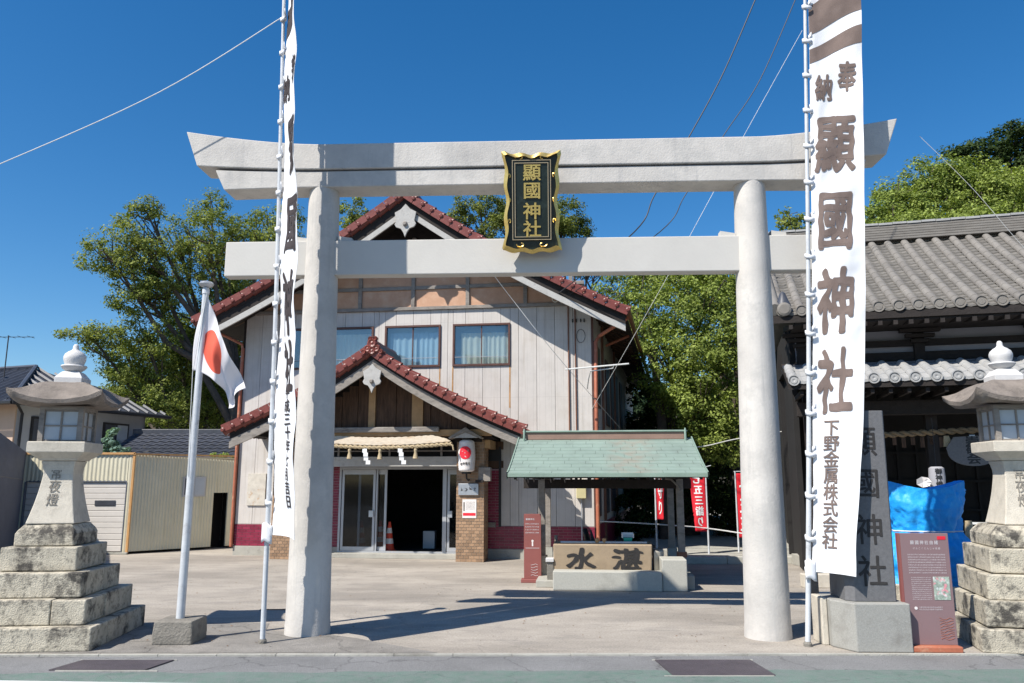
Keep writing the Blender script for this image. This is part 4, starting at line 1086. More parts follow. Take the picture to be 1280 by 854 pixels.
# carved gable pendants
def pendant(cx, y, z, s):
    out = [(-0.5, 0.55), (-0.42, 0.15), (-0.5, 0.0), (-0.42, -0.14), (-0.2, -0.22), (-0.08, -0.4), (0, -0.62), (0.08, -0.4), (0.2, -0.22), (0.42, -0.14), (0.5, 0.0), (0.42, 0.15), (0.5, 0.55), (0.22, 0.7), (0, 0.95), (-0.22, 0.7)]
    p = MB().prism([(cx+a*s, z+b*s) for a, b in out], y-0.05, y).build('gable_pendant', M['wood_pale'], B, bevel=0.006)
    MB().lathe([(0.02, 0), (0.12*s, 0.0), (0.10*s, 0.05), (0.03, 0.06)], 8, mtx=Matrix.Translation((cx, y-0.05, z)) @ Matrix.Rotation(R(90), 4, 'X')).build('pendant_boss', M['wood_grey'], p)
pendant(-1.9, -0.09, 7.66, 0.52)
pendant(-2.3, -0.97, 3.84, 0.41)
# gutters, downpipes
ex = -1.9+5.05
for side in (-1, 1):
    x = -1.9+side*5.12
    tube('gutter', M['pipe_brown'], B, [(x, -0.1, 5.42), (x+SH*DEPTH, DEPTH, 5.42)], 0.055, 8)
tube('downpipe', M['pipe_red'], B, [(FX0-0.03, FY-0.06, 4.95), (FX0-0.03, FY-0.06, 0.2)], 0.04, 10)
tube('downpipe', M['pipe_red'], B, [(-6.95, 0.2, 5.36), (-6.6, 0.4, 5.25), (FX0-0.06, FY-0.06, 5.05), (FX0-0.03, FY-0.06, 4.9)], 0.035, 8)
tube('downpipe', M['pipe_red'], B, [(3.2, 0.35, 5.36), (FX1+0.18, FY+0.05, 5.05), (FX1+0.10, FY-0.02, 4.9), (FX1+0.08, FY-0.02, 2.5), (FX1+0.08, FY-0.02, 0.1)], 0.045, 10)
tube('downpipe', M['pipe_red'], B, [(3.25, 2.6, 5.36), (FX1+0.3, 2.8, 5.15)], 0.035, 8)
for x in (1.83, 1.99):
    tube('conduit', M['pipe_brown'], B, [(x, FY-0.03, 5.78), (x, FY-0.03, 2.3)], 0.016, 8)
box('corner_board', M['bronze'], B, FX1+0.001, FX1+0.05, FY-0.02, FY+0.06, 0.7, 5.75)
box('corner_board', M['wood_dark'], B, FX0-0.05, FX0-0.001, FY-0.01, FY+0.08, 0.25, 5.75)
# side walls (skewed), with windows and boards
def side_pt(y): return shx(FX1, y)
mb = MB()
for y0, y1 in ((FY+0.03, DEPTH),):
    mb.add([(shx(FX1, y0)-0.10, y0, 0), (shx(FX1, y0)-0.003, y0, 0), (shx(FX1, y1)-0.003, y1, 0), (shx(FX1, y1)-0.10, y1, 0),
            (shx(FX1, y0)-0.10, y0, 5.75), (shx(FX1, y0)-0.003, y0, 5.75), (shx(FX1, y1)-0.003, y1, 5.75), (shx(FX1, y1)-0.10, y1, 5.75)],
           [(3,2,1,0),(4,5,6,7),(0,1,5,4),(1,2,6,5),(2,3,7,6),(3,0,4,7)])
mb.build('side_wall', M['siding'], B)
mb = MB()
y0, y1 = FY+0.03, DEPTH
mb.add([(FX0, y0, 0), (FX0+0.1, y0, 0), (shx(FX0, y1)+0.1, y1, 0), (shx(FX0, y1), y1, 0), (FX0, y0, 5.75), (FX0+0.1, y0, 5.75), (shx(FX0, y1)+0.1, y1, 5.75), (shx(FX0, y1), y1, 5.75)],
       [(3,2,1,0),(4,5,6,7),(0,1,5,4),(1,2,6,5),(2,3,7,6),(3,0,4,7)])
mb.build('side_wall', M['siding'], B)
def skbox(name, m, parent, dx0, dx1, y0, y1, z0, z1):
    mb = MB(); a, b = shx(FX1, y0), shx(FX1, y1)
    mb.add([(a+dx0, y0, z0), (a+dx1, y0, z0), (b+dx1, y1, z0), (b+dx0, y1, z0), (a+dx0, y0, z1), (a+dx1, y0, z1), (b+dx1, y1, z1), (b+dx0, y1, z1)],
           [(3,2,1,0),(4,5,6,7),(0,1,5,4),(1,2,6,5),(2,3,7,6),(3,0,4,7)])
    return mb.build(name, m, parent)
for i, (y0, y1, z0, z1) in enumerate(((1.15, 2.5, 3.5, 5.0), (4.1, 5.1, 3.2, 5.0), (5.7, 6.6, 3.2, 5.0), (7.3, 8.2, 3.2, 5.0), (9.2, 10.2, 3.2, 5.0), (1.3, 2.2, 0.9, 2.5), (3.2, 4.4, 0.9, 2.5), (5.2, 6.4, 0.9, 2.5))):
    w = skbox('side_window', M['bronze'], B, 0.0, 0.03, y0, y1, z0, z1)
    skbox('pane', M['dark_tile'], w, 0.031, 0.034, y0+0.05, (y0+y1)/2-0.02, z0+0.05, z1-0.05)
    skbox('pane', M['dark_tile'], w, 0.031, 0.034, (y0+y1)/2+0.02, y1-0.05, z0+0.05, z1-0.05)
for y in (3.1, 6.9): skbox('side_post', M['pipe_brown'], B, 0.0, 0.06, y, y+0.12, 0.1, 5.7)
skbox('side_tile_dado', M['maroon_tile'], B, 0.0, 0.012, FY+0.1, DEPTH, 0.05, 0.72)
# eave soffit
for side, xa in ((1, FX1), (-1, FX0)):
    x2 = -1.9+side*5.0
    mb = MB(); y0, y1 = 0.0, DEPTH
    o_ = [(xa, y0, 5.74), (x2, y0, 5.40), (x2+SH*(y1-FY), y1, 5.40), (xa+SH*(y1-FY), y1, 5.74)]
    mb.add(o_+[(x, y, z+0.03) for x, y, z in o_], [(3,2,1,0),(4,5,6,7),(0,1,5,4),(1,2,6,5),(2,3,7,6),(3,0,4,7)])
    mb.build('soffit', M['wood_dark'], B)
    for i in range(14):
        y = 0.2+i*0.6
        s0, s1 = shx(xa, y), x2+SH*(y-FY)
        MB().add([(s0, y, 5.66), (s1, y, 5.33), (s1, y+0.06, 5.33), (s0, y+0.06, 5.66), (s0, y, 5.73), (s1, y, 5.39), (s1, y+0.06, 5.39), (s0, y+0.06, 5.73)],
                 [(3,2,1,0),(4,5,6,7),(0,1,5,4),(1,2,6,5),(2,3,7,6),(3,0,4,7)] if side > 0 else [(0,1,2,3),(7,6,5,4),(4,5,1,0),(5,6,2,1),(6,7,3,2),(7,4,0,3)]).build('rafter', M['wood_brown'], B)
# left lean-to eave of the porch continues along the facade
# porch pillars clad in brown mosaic
for x0, x1 in ((-0.62, -0.01), (-4.88, -4.30)):
    P_ = box('porch_pillar', M['brown_grout'], B, x0, x1, 0.0, 0.5, -0.02, 2.60)
    mb = MB(); th, tw = 0.066, 0.115
    z = 0.0; r = 0
    while z < 2.58:
        for face in range(3):
            if face == 0: a0, a1 = x0, x1
            else: a0, a1 = 0.0, 0.5
            t = a0 - (tw/2 if r % 2 else 0)
            while t < a1:
                p, q = max(t+0.005, a0), min(t+tw-0.005, a1)
                if q-p > 0.015:
                    if face == 0: mb.box(p, q, -0.007, -0.0005, z+0.005, z+th-0.005)
                    elif face == 1: mb.box(x1+0.0005, x1+0.007, p, q, z+0.005, z+th-0.005)
                    else: mb.box(x0-0.007, x0-0.0005, p, q, z+0.005, z+th-0.005)
                t += tw
        z += th; r += 1
    tag(mb.build('mosaic_tiles', M['brown_tile'], P_), kind='stuff')
# porch beams, boards and lintel
box('lintel_board', M['wood_pale'], B, -4.28, -0.63, 0.05, 0.13, 2.045, 2.265, bevel=0.006)
box('transom_backing', M['interior'], B, -4.28, -0.63, 0.2, 0.22, 2.266, 2.60)
box('transom_bar', M['wood_grey'], B, -4.28, -0.63, 0.10, 0.13, 2.38, 2.40)
for x in (-3.4, -2.2, -1.0): box('transom_post', M['wood_grey'], B, x-0.02, x+0.02, 0.09, 0.13, 2.266, 2.56)
box('tie_beam', M['wood_tan'], B, -4.7, 0.2, -0.33, -0.17, 2.70, 2.84, bevel=0.01)
box('curved_beam', M['wood_grey'], B, -3.6, -0.95, -0.41, -0.332, 2.78, 2.90, bevel=0.02)
box('pillar_bracket', M['wood_dark'], B, -4.7, -4.4, -0.165, 0.05, 2.605, 2.72)
box('pillar_bracket', M['wood_dark'], B, -0.5, -0.1, -0.165, 0.05, 2.605, 2.72)
# tympanum planks above the beam
x = -4.5; i = 0
while x < -0.1:
    w = 0.16+0.05*((i*7) % 3)
    d = abs(x+w/2+2.3)
    top = float(np.interp(d, [p[0] for p in PORP], [p[1] for p in PORP]))-0.28
    tan = (i in (9, 14))
    MB().box(x+0.003, x+w-0.003, -0.20-(0.05 if tan else 0.02*(i % 2)), -0.16, 2.845, top).build('gable_plank', M['wood_tan'] if tan else M['wood_brown'], B)
    x += w; i += 1
MB().prism([(-4.9, 2.62), (0.3, 2.62), (-0.9, 3.35), (-2.3, 4.15), (-3.7, 3.35)], -0.155, -0.1).build('gable_backing', M['wood_dark'], B)
# purlins carrying the porch roof
for x, z in ((-5.0, 2.82), (0.4, 2.82), (-2.3, 4.15), (-3.7, 3.42), (-0.9, 3.42)):
    box('purlin', M['wood_dark'], B, x-0.06, x+0.06, -0.9, FY-0.02, z-0.12, z)
box('porch_side_beam', M['wood_tan'], B, 0.0, 0.12, 0.0, FY-0.02, 2.44, 2.62)
# doors
DY = FY
box('threshold', M['concrete'], B, -3.62, -0.62, DY-0.32, DY+0.35, 0.0, 0.10, bevel=0.008)
D = MB()
for a, b, c, d in ((-3.60, -0.62, 1.99, 2.05), (-3.60, -0.62, 0.10, 0.135), (-3.60, -3.55, 0.135, 1.99), (-0.68, -0.62, 0.135, 1.99), (-1.11, -1.02, 0.135, 1.99), (-2.70, -2.665, 0.135, 1.99)):
    D.box(a, b, DY-0.03, DY+0.05, c, d)
D.build('door_frame', M['aluminium'], B)
def door(x0, x1, y, hx=None, z0=0.14, z1=1.985):
    d = MB(); e = 0.055
    for a, b, c, dd in ((x0, x1, z0, z0+0.09), (x0, x1, z1-0.11, z1), (x0, x0+e, z0+0.09, z1-0.11), (x1-e, x1, z0+0.09, z1-0.11)): d.box(a, b, y, y+0.035, c, dd)
    d = d.build('door', M['aluminium'], B)
    box('pane', M['door_glass'], d, x0+e, x1-e, y+0.014, y+0.02, z0+0.09, z1-0.11)
    if hx is not None: box('handle', M['steel'], d, hx-0.055, hx+0.055, y-0.04, y-0.001, 0.90, 1.05, bevel=0.004)
    return d
door(-3.53, -2.72, DY-0.025, -2.80)
door(-3.15, -2.46, DY+0.035)
door(-1.0, -0.70, DY-0.025, -0.93)
# dark room behind the doors
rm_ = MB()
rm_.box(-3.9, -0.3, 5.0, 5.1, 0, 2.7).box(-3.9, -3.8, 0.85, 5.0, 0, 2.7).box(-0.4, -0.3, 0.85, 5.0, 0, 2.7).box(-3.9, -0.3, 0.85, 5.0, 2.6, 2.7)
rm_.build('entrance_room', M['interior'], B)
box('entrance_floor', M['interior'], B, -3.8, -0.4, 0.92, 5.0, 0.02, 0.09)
# utility fittings on the front wall
box('wall_signboard', M['old_paper'], B, -5.885, -5.43, FY-0.035, FY-0.005, 1.15, 1.90, bevel=0.004)
for i, (x, z, w, h, m_) in enumerate(((2.08, 1.55, 0.22, 0.42, 'meter'), (2.02, 2.12, 0.24, 0.22, 'meter'), (1.0, 2.05, 0.2, 0.3, 'siding'), (1.35, 2.12, 0.22, 0.2, 'white'), (1.66, 2.08, 0.2, 0.2, 'white'))):
    mbx = box('meter_box', M[m_], B, x-w/2, x+w/2, FY-0.14, FY-0.002, z-h/2, z+h/2, bevel=0.012)
tube('conduit', M['aluminium'], B, [(2.08, FY-0.05, 1.34), (2.08, FY-0.05, 0.1)], 0.018, 6)
for x in (1.2, 1.5, 1.8): tube('service_cable', M['cable'], B, [(x-0.1, FY-0.05, 2.2), (x, FY-0.12, 2.02), (x+0.15, FY-0.05, 2.15)], 0.012, 5)
# insulators and cable bunch under the right rake
for i, x in enumerate((1.55, 1.72, 1.88)):
    tube('insulator', M['old_paper'], B, [(x+0.07*math.sin(a), FY-0.30-0.05*math.cos(a)-0.02*i, 5.92-0.03*i+0.09*math.cos(a)) for a in np.linspace(0, 5.2, 12)], 0.018, 6)
for i in range(4):
    tube('service_cable', M['cable'], B, [(1.9+i*0.05, FY-0.3, 5.9), (2.2+i*0.1, FY-0.36, 5.78+0.05*i), (2.5+0.12*i, -0.13, 5.72-0.03*i), (2.7+i*0.12, -0.16, 5.80)], 0.011, 5)
tube('cable_loop', M['cable'], B, [(2.12+0.10*math.cos(a), FY-0.03, 5.05+0.16*math.sin(a)) for a in np.linspace(0, 6.2, 14)], 0.006, 5)
for x in (1.93, 2.02, 2.12, 2.2): box('wall_clip', M['black'], B, x-0.012, x+0.012, FY-0.035, FY-0.001, 5.38, 5.46)
# aerial arm at the corner
ax = thing('aerial_arm', 'thin white aerial arm fixed to the right corner of the hall', 'aerial', (1.55, 17.25, 4.15), -8)
tube('boom', M['rope_white'], ax, [(-0.35, -0.1, 0.02), (1.05, -0.1, 0.12)], 0.018, 6)
tube('bracket', M['rope_white'], ax, [(0.1, 0.5, -0.35), (0.15, 0.2, -0.15), (0.2, -0.02, -0.02), (0.7, -0.08, 0.03), (0.72, -0.1, 0.10)], 0.014, 6)

def B2W(x, y, z=0): 
    a = R(-8); return (-0.604+x*math.cos(a)-y*math.sin(a), 17.393+x*math.sin(a)+y*math.cos(a), z)
# things at the porch
SR = thing('straw_rope', 'long straw shrine rope with tassels and white paper strips over the hall entrance', 'shrine rope', B2W(-2.17, -0.44, 2.56), -8)
mb = MB()
vs, fs = [], []
nx_ = 60
for i in range(nx_+1):
    t = i/nx_; x = -1.50+3.0*t; tp = min(1, min(t, 1-t)/0.14)
    h = 0.16*tp**0.7+0.02; sag = -0.07*math.sin(t*math.pi)
    for (yy, zz) in ((-0.02, h+sag), (-0.07, h*0.4+sag), (-0.09, sag+0.01), (-0.05, sag-0.025), (0.03, sag), (0.03, h+sag)):
        vs.append((x, yy, zz+0.006*math.sin(i*2.1)))
for i in range(nx_):
    for k in range(6):
        k2 = (k+1) % 6; fs.append((6*i+k, 6*i+k2, 6*i+6+k2, 6*i+6+k))
mb.add(vs, fs).build('straw_apron', mat('pale_straw', (0.50, 0.43, 0.34), 0.9, 0.15, 12, 0.3, 70, stain=(0.40, 0.27, 0.15), st_scale=5, stretch=(0.6, 4, 4)), SR, smooth=True)
for s in (0, 1):
    tube('rope_strand', M['rope'], SR, [(-1.54+3.08*i/120, -0.075+0.02*math.cos(i*0.75+s*math.pi), -0.045-0.07*math.sin(i/120*math.pi)+0.02*math.sin(i*0.75+s*math.pi)) for i in range(121)], 0.024, 6)
tube('rope_end', M['rope'], SR, [(1.50, -0.07, -0.03), (1.56, -0.09, -0.08), (1.58, -0.08, -0.18)], 0.018, 6)
for x in (-0.75, -0.06, 0.74):
    z = -0.08-0.06*math.cos(x*0.9)
    MB().lathe([(0.02, z), (0.035, z-0.02), (0.04, z-0.06), (0.03, z-0.085), (0.05, z-0.17), (0.062, z-0.225), (0.02, z-0.23)], 10, cx=x, cy=-0.07).build('straw_tassel', M['rope'], SR, smooth=True)
for x in (-0.40, 0.40):
    z = -0.09-0.05*math.cos(x*0.9)
    mb = MB()
    for k in range(4):
        dx = 0.03*k*(1 if k % 2 else 0.6)
        mb.box(x+dx-0.05, x+dx+0.05, -0.10-0.015*(k % 2), -0.094-0.015*(k % 2), z-0.085*(k+1), z-0.085*k)
    mb.build('paper_strip', M['white'], SR)
# hanging paper lantern under its own little roof, on the right pillar
PL = thing('paper_lantern', 'white paper lantern with red swirl crest hanging on the brown pillar', 'lantern', B2W(-0.36, -0.22, 1.9), -8)
prof = [(0.10, 0.02), (0.155, 0.04)]
for q in range(1, 24):
    t = q/24; prof.append((0.165+0.022*math.sin(t*math.pi)+0.004*(q % 2), 0.04+0.64*t))
prof += [(0.155, 0.69), (0.10, 0.71)]
MB().lathe(prof, 28).build('lantern_body', M['paper'], PL, smooth=True)
MB().lathe([(0.105, -0.02), (0.105, 0.02)], 20).build('lantern_ring', M['black'], PL)
MB().lathe([(0.105, 0.71), (0.105, 0.745)], 20).build('lantern_ring', M['black'], PL)
tube('hanging_hook', M['black'], PL, [(0, 0, 0.745), (0, 0, 0.82)], 0.012, 6)
tube('lower_bracket', M['black'], PL, [(0, 0, -0.02), (0.0, 0.02, -0.12), (0.02, 0.1, -0.16), (0.02, 0.2, -0.15)], 0.02, 6)
def cyl_fn(Rr): return lambda x, y, z: (Rr*math.sin(x/Rr), -Rr*math.cos(x/Rr), z)
# three-comma crest
for k in range(3):
    a0 = R(90)+k*2*math.pi/3
    pts = []
    pc, pr_ = (0.058*math.cos(a0), 0.058*math.sin(a0)), 0.046
    n = 16; outer_, inner_ = [], []
    for q in range(n+1):
        t = q/n; a = a0+0.25+t*1.75
        w = 0.05*(1-t)**0.8
        outer_.append((0.112*math.cos(a), 0.112*math.sin(a))); inner_.append(((0.112-w*1.35)*math.cos(a), (0.112-w*1.35)*math.sin(a)))
    mb = MB(); vs = []
    head = [(pc[0]+pr_*1.12*math.cos(b), pc[1]+pr_*1.12*math.sin(b)) for b in np.linspace(0, 2*math.pi, 18)[:-1]]
    cf2 = cyl_fn(0.1935)
    def put(pl_): return [cf2(x*1.25, 0, 0.43+z*1.25) for x, z in pl_]
    mb.add(put(head)+put([pc]), [((i+1) % 17, i, 17)[::-1] for i in range(17)])
    vs = put(outer_)+put(inner_)
    mb.add(vs, [(i, n+1+i, n+2+i, i+1)[::-1] for i in range(n)])
    mb.build('crest_comma', M['red_print'], PL)
lettering('lantern_text', [('御', -0.09, 0.19, 0.055, 0.06), ('神', -0.03, 0.20, 0.055, 0.06), ('燈', 0.03, 0.20, 0.055, 0.06), ('社', 0.09, 0.20, 0.055, 0.06)], M['black'], PL, bold=0.02, cell=0.02, fn=lambda x, y, z: cyl_fn(0.192-y)(x, 0, z))
LR = thing('lantern_roof', 'small grey timber roof on the brown pillar above the paper lantern', 'canopy', B2W(-0.36, -0.2, 2.66), -8)
MB().prism([(-0.37, 0.0), (-0.35, -0.035), (0, 0.11), (0.35, -0.035), (0.37, 0.0), (0, 0.22)], -0.22, 0.20).build('roof_boards', M['wood_grey'], LR, bevel=0.004)
MB().prism([(-0.28, -0.01), (0.28, -0.01), (0, 0.105)], -0.20, -0.17).build('gable_board', M['wood_pale'], LR)
box('mounting_beam', M['wood_dark'], LR, -0.3, 0.3, 0.12, 0.20, -0.08, 0.0)
SB = thing('switch_box', 'grey metal switch box on the side of the brown pillar behind the lantern', 'box', B2W(-0.02, -0.05, 1.72), -8)
box('box_body', M['wood_grey'], SB, -0.10, 0.17, -0.06, 0.10, 0.0, 0.30, bevel=0.01)
box('box_arm', M['wood_dark'], SB, -0.16, 0.02, -0.10, -0.061, -0.03, 0.03)
NP = thing('name_sign', 'grey engraved metal nameplate on the brown pillar above the notice', 'sign', B2W(-0.35, -0.03, 1.42), -8)
box('plate', M['steel'], NP, -0.225, 0.225, -0.018, 0.015, 0.0, 0.25, bevel=0.006)
for i in range(4):
    for q in range(5):
        cx_, cz_ = -0.15+0.1*i, 0.125
        a = rnd.uniform(0, 3.1); l = rnd.uniform(0.015, 0.035); ox, oz = rnd.uniform(-.02, .02), rnd.uniform(-.03, .03)
        tube('engraved_stroke', M['wood_dark'], NP, [(cx_+ox-l*math.cos(a), -0.0185, cz_+oz-l*math.sin(a)), (cx_+ox+l*math.cos(a), -0.0185, cz_+oz+l*math.sin(a))], 0.004, 4)
NT = thing('notice_poster', 'white paper notice with red band taped to the brown pillar', 'poster', B2W(-0.33, -0.012, 0.93), -8)
box('paper_sheet', M['paper'], NT, -0.155, 0.155, -0.004, 0.002, 0.0, 0.40)
box('red_band', M['red_print'], NT, -0.14, 0.14, -0.0065, -0.0045, 0.05, 0.11)
lettering('notice_text', [(rt.choice(txt), -0.06+0.028*i, 0.34-0.03*j, 0.022, 0.022) for i in range(7) for j in range(6)], M['wood_grey'], NT, loc=(0, -0.006, 0))
box('notice_picture', M['wood_grey'], NT, -0.135, -0.10, -0.0062, -0.0045, 0.15, 0.34)
# traffic cones and paper inside the doorway
def cone(loc, label):
    t = thing('traffic_cone', label, 'traffic cone', loc, 10, 'traffic cones inside the hall entrance')
    MB().sq_loft([(0.17, 0), (0.17, 0.03)]).build('cone_base', M['cone'], t)
    MB().lathe([(0.13, 0.03), (0.105, 0.18)], 16).build('cone_body', M['cone'], t, smooth=True)
    MB().lathe([(0.106, 0.18), (0.088, 0.30)], 16).build('reflective_band', M['white'], t, smooth=True)
    MB().lathe([(0.087, 0.30), (0.068, 0.42)], 16).build('cone_body', M['cone'], t, smooth=True)
    MB().lathe([(0.069, 0.42), (0.052, 0.54)], 16).build('reflective_band', M['white'], t, smooth=True)
    MB().lathe([(0.051, 0.54), (0.03, 0.68)], 16).build('cone_body', M['cone'], t, smooth=True)
cone(B2W(-2.50, 1.25, 0.09), 'orange and white traffic cone just inside the open hall door')
cone(B2W(-3.22, 1.35, 0.09), 'orange and white traffic cone behind the left glass door pane')
cone(B2W(-2.88, 1.75, 0.09), 'orange and white traffic cone behind the handle of the glass door')
W_ = thing('folded_box', 'pale grey box standing on the dark entrance floor', 'box', B2W(-1.75, 2.2, 0.09), -8)
box('box_panel', M['frosted'], W_, -0.15, 0.15, -0.1, 0.1, 0, 0.42, bevel=0.01)

# ================================================================ water pavilion
WP = thing('water_pavilion', 'open water pavilion with green copper roof on grey timber posts', 'pavilion', (-0.07, 13.0, 0), -6)
EX, DP, ZE, ZR = 3.22, 4.0, 1.855, 2.53
def roofz(y): t = y/2.0 if y <= 2 else (4-y)/2.0; return ZE + (ZR-ZE)*(t**1.12)
deck = MB()
for y0, y1 in ((0.0, 2.0), (2.0, 4.0)):
    n = 8
    for i in range(n):
        a, b = y0+(y1-y0)*i/n, y0+(y1-y0)*(i+1)/n
        deck.add([(0.015, a, roofz(a)-0.07), (EX-0.015, a, roofz(a)-0.07), (EX-0.015, b, roofz(b)-0.07), (0.015, b, roofz(b)-0.07), (0.015, a, roofz(a)-0.012), (EX-0.015, a, roofz(a)-0.012), (EX-0.015, b, roofz(b)-0.012), (0.015, b, roofz(b)-0.012)],
                 [(3,2,1,0),(4,5,6,7),(0,1,5,4),(1,2,6,5),(2,3,7,6),(3,0,4,7)])
rf = deck.build('roof', M['wood_dark'], WP)
# copper sheets laid in courses: front slope sheets are parts, each lapped over the one below
rows = 11
for side in (0, 1):
    joined = MB()
    for r in range(rows):
        ya, yb = 2.0*r/rows, 2.0*(r+1)/rows+0.012
        x = -(0.17 if r % 2 else 0.0) - 0.05*((r*5) % 3)
        while x < EX:
            w = 0.36
            a, b = max(x, 0.0), min(x+w, EX)
            if b-a > 0.03:
                l = 0.001+rnd.uniform(0, 0.0035)
                def zz(y): return roofz(min(y, 2.0))
                mb = MB()
                q = [(a+0.002, ya, zz(ya)+0.006+l), (b-0.002, ya, zz(ya)+0.006+l), (b-0.002, yb, zz(yb)+0.001), (a+0.002, yb, zz(yb)+0.001),
                     (a+0.002, ya, zz(ya)-0.004), (b-0.002, ya, zz(ya)-0.004)]
                if side: q = [(p[0], 4-p[1], p[2]) for p in q]
                fs = [(0,1,2,3), (4,5,1,0)] if not side else [(3,2,1,0), (0,1,5,4)]
                if side: joined.add(q, fs)
                else: mb.add(q, fs).build('copper_sheet', M['copper'], rf)
            x += w
    if side: tag(joined.build('copper_sheets', M['copper'], rf), kind='stuff')
fa = MB(); fa.box(0, EX, -0.025, 0.01, ZE-0.06, ZE+0.004); fa.build('eave_edge', M['copper_cap'], WP, bevel=0.004)
for x in (-0.02, EX):
    mb = MB(); n = 16
    vs = []
    for i in range(n+1):
        y = 4.0*i/n; vs += [(x, y, roofz(y)-0.09), (x+0.02, y, roofz(y)-0.09), (x+0.02, y, roofz(y)+0.022), (x, y, roofz(y)+0.022)]
    fs = [(4*i+k, 4*i+4+k, 4*i+4+(k+1) % 4, 4*i+(k+1) % 4) for i in range(n) for k in range(4)]
    mb.add(vs, fs).build('verge_strip', M['copper_cap'], WP)
box('ridge_box', M['copper_brown'], WP, 0.14, EX-0.14, 1.88, 2.12, ZR-0.03, ZR+0.10)
box('ridge_cap', M['copper_cap'], WP, 0.08, EX-0.08, 1.85, 2.15, ZR+0.101, ZR+0.135, bevel=0.012)
for x in (0.11, EX-0.12):
    tube('ridge_end_finial', M['copper_cap'], WP, [(x, 1.86, ZR-0.12), (x, 1.83, ZR-0.05), (x, 1.84, ZR+0.13), (x, 1.84, ZR+0.17)], [0.03, 0.024, 0.02, 0.012], 8)
for px_, py_ in ((0.47, 1.3), (2.90, 1.3), (0.47, 3.05), (2.90, 3.05)):
    p = box('post', M['wood_grey'], WP, px_-0.06, px_+0.06, py_-0.06, py_+0.06, 0.44, 1.86, bevel=0.006)
    if px_ > 1 and py_ < 2: box('post_shoe', M['pipe_brown'], p, px_-0.082, px_+0.082, py_-0.082, py_+0.082, 0.43, 0.52)
    else: box('post_shoe', M['concrete'], p, px_-0.09, px_+0.09, py_-0.09, py_+0.09, 0.10, 0.439)
for py_ in (1.3, 3.05):
    box('cross_beam', M['wood_dark'], WP, 0.15, EX-0.12, py_-0.055, py_+0.055, 1.60, 1.76, bevel=0.006)
for px_ in (0.47, 2.90):
    box('cross_beam', M['wood_dark'], WP, px_-0.05, px_+0.05, 0.3, 3.7, 1.765, 1.87, bevel=0.006)
for i in range(16):
    x = 0.1+i*0.2
    for s in (0, 1):
        y0_, y1_ = (0.03, 1.98)
        A_ = [(x, y0_, ZE-0.10), (x+0.045, y0_, ZE-0.10), (x+0.045, y1_, ZR-0.11), (x, y1_, ZR-0.11), (x, y0_, ZE-0.068), (x+0.045, y0_, ZE-0.068), (x+0.045, y1_, ZR-0.075), (x, y1_, ZR-0.075)]
        fs = [(3,2,1,0),(4,5,6,7),(0,1,5,4),(1,2,6,5),(2,3,7,6),(3,0,4,7)]
        if s: A_ = [(a, 4-b, c) for a, b, c in A_]; fs = [tuple(reversed(f)) for f in fs]
        MB().add(A_, fs).build('rafter', M['wood_dark'], WP)
for i in range(9):
    x = 0.1+rnd.random()*0.9
    tube('loose_fringe', M['wood_dark'], WP, [(x, 0.0, ZE-0.06), (x+0.02, -0.01, ZE-0.11-0.05*rnd.random())], 0.01, 5)
tube('curved_strut', M['wood_grey'], WP, [(2.45, 1.2, 1.80), (2.75, 1.2, 1.76), (2.87, 1.2, 1.64), (2.9, 1.2, 1.56)], 0.018, 6)
# concrete kerbs round the basin
KB = thing('basin_surround', 'pale concrete step and end block round the water basin', 'concrete step', (-0.07, 13.0, 0), -6)
box('front_step', M['granite_base'], KB, 0.72, 2.46, 0.12, 0.42, 0, 0.30, bevel=0.015)
box('end_block', M['granite_base'], KB, 2.465, 2.86, 0.17, 0.72, 0, 0.495, bevel=0.015)
box('side_step', M['concrete'], KB, 0.42, 0.715, 0.45, 3.4, 0, 0.11, bevel=0.01)
box('floor_slab', M['concrete'], KB, 0.72, 3.0, 0.425, 3.4, 0, 0.22, bevel=0.01)
box('small_block', M['old_concrete'], KB, 0.60, 0.71, 0.55, 0.68, 0, 0.40, bevel=0.008)
box('small_cap', M['stone_white'], KB, 0.58, 0.715, 0.52, 0.70, 0.402, 0.46, bevel=0.006)
BS = thing('water_basin', 'brown granite water basin carved with large black characters under the green roof', 'basin', (0.82+0.72, 13.78, 0.225), -5)
o_, i_ = 0.82, 0.70
BH = 0.465
bm_ = MB()
bm_.add([(-o_+0.02, -0.36, 0), (o_-0.02, -0.36, 0), (o_+0.02, 0.36, 0), (-o_-0.02, 0.36, 0), (-o_, -0.40, BH), (o_, -0.40, BH), (o_+0.05, 0.42, BH), (-o_, 0.42, BH),
         (-i_, -0.29, BH), (i_, -0.29, BH), (i_, 0.31, BH), (-i_, 0.31, BH), (-i_, -0.29, BH-0.3), (i_, -0.29, BH-0.3), (i_, 0.31, BH-0.3), (-i_, 0.31, BH-0.3)],
        [(3,2,1,0),(0,1,5,4),(1,2,6,5),(2,3,7,6),(3,0,4,7),(4,5,9,8),(5,6,10,9),(6,7,11,10),(7,4,8,11),(8,9,13,12),(9,10,14,13),(10,11,15,14),(11,8,12,15),(12,13,14,15)])
bm_.build('basin_body', M['basin'], BS, bevel=0.018)
box('water', M['glass'], BS, -i_+0.001, i_-0.001, -0.289, 0.309, BH-0.08, BH-0.07)
MB().slab([(o_+0.03, -0.3), (o_+0.17, -0.2), (o_+0.24, 0.1), (o_+0.06, 0.38)], 0.0, 0.36).build('side_stone', M['stone_light'], BS, bevel=0.03)
for x, c in ((-0.36, '水'), (0.40, '湛')):
    lettering('carved_character', [(c, x, 0.225, 0.50, 0.37)], M['carved'], BS, bold=0.035, wob=0.03, cell=0.04, fn=lambda x, y, z: (x, -0.36-0.04*z/BH-0.008+y, z), slant=0.05)
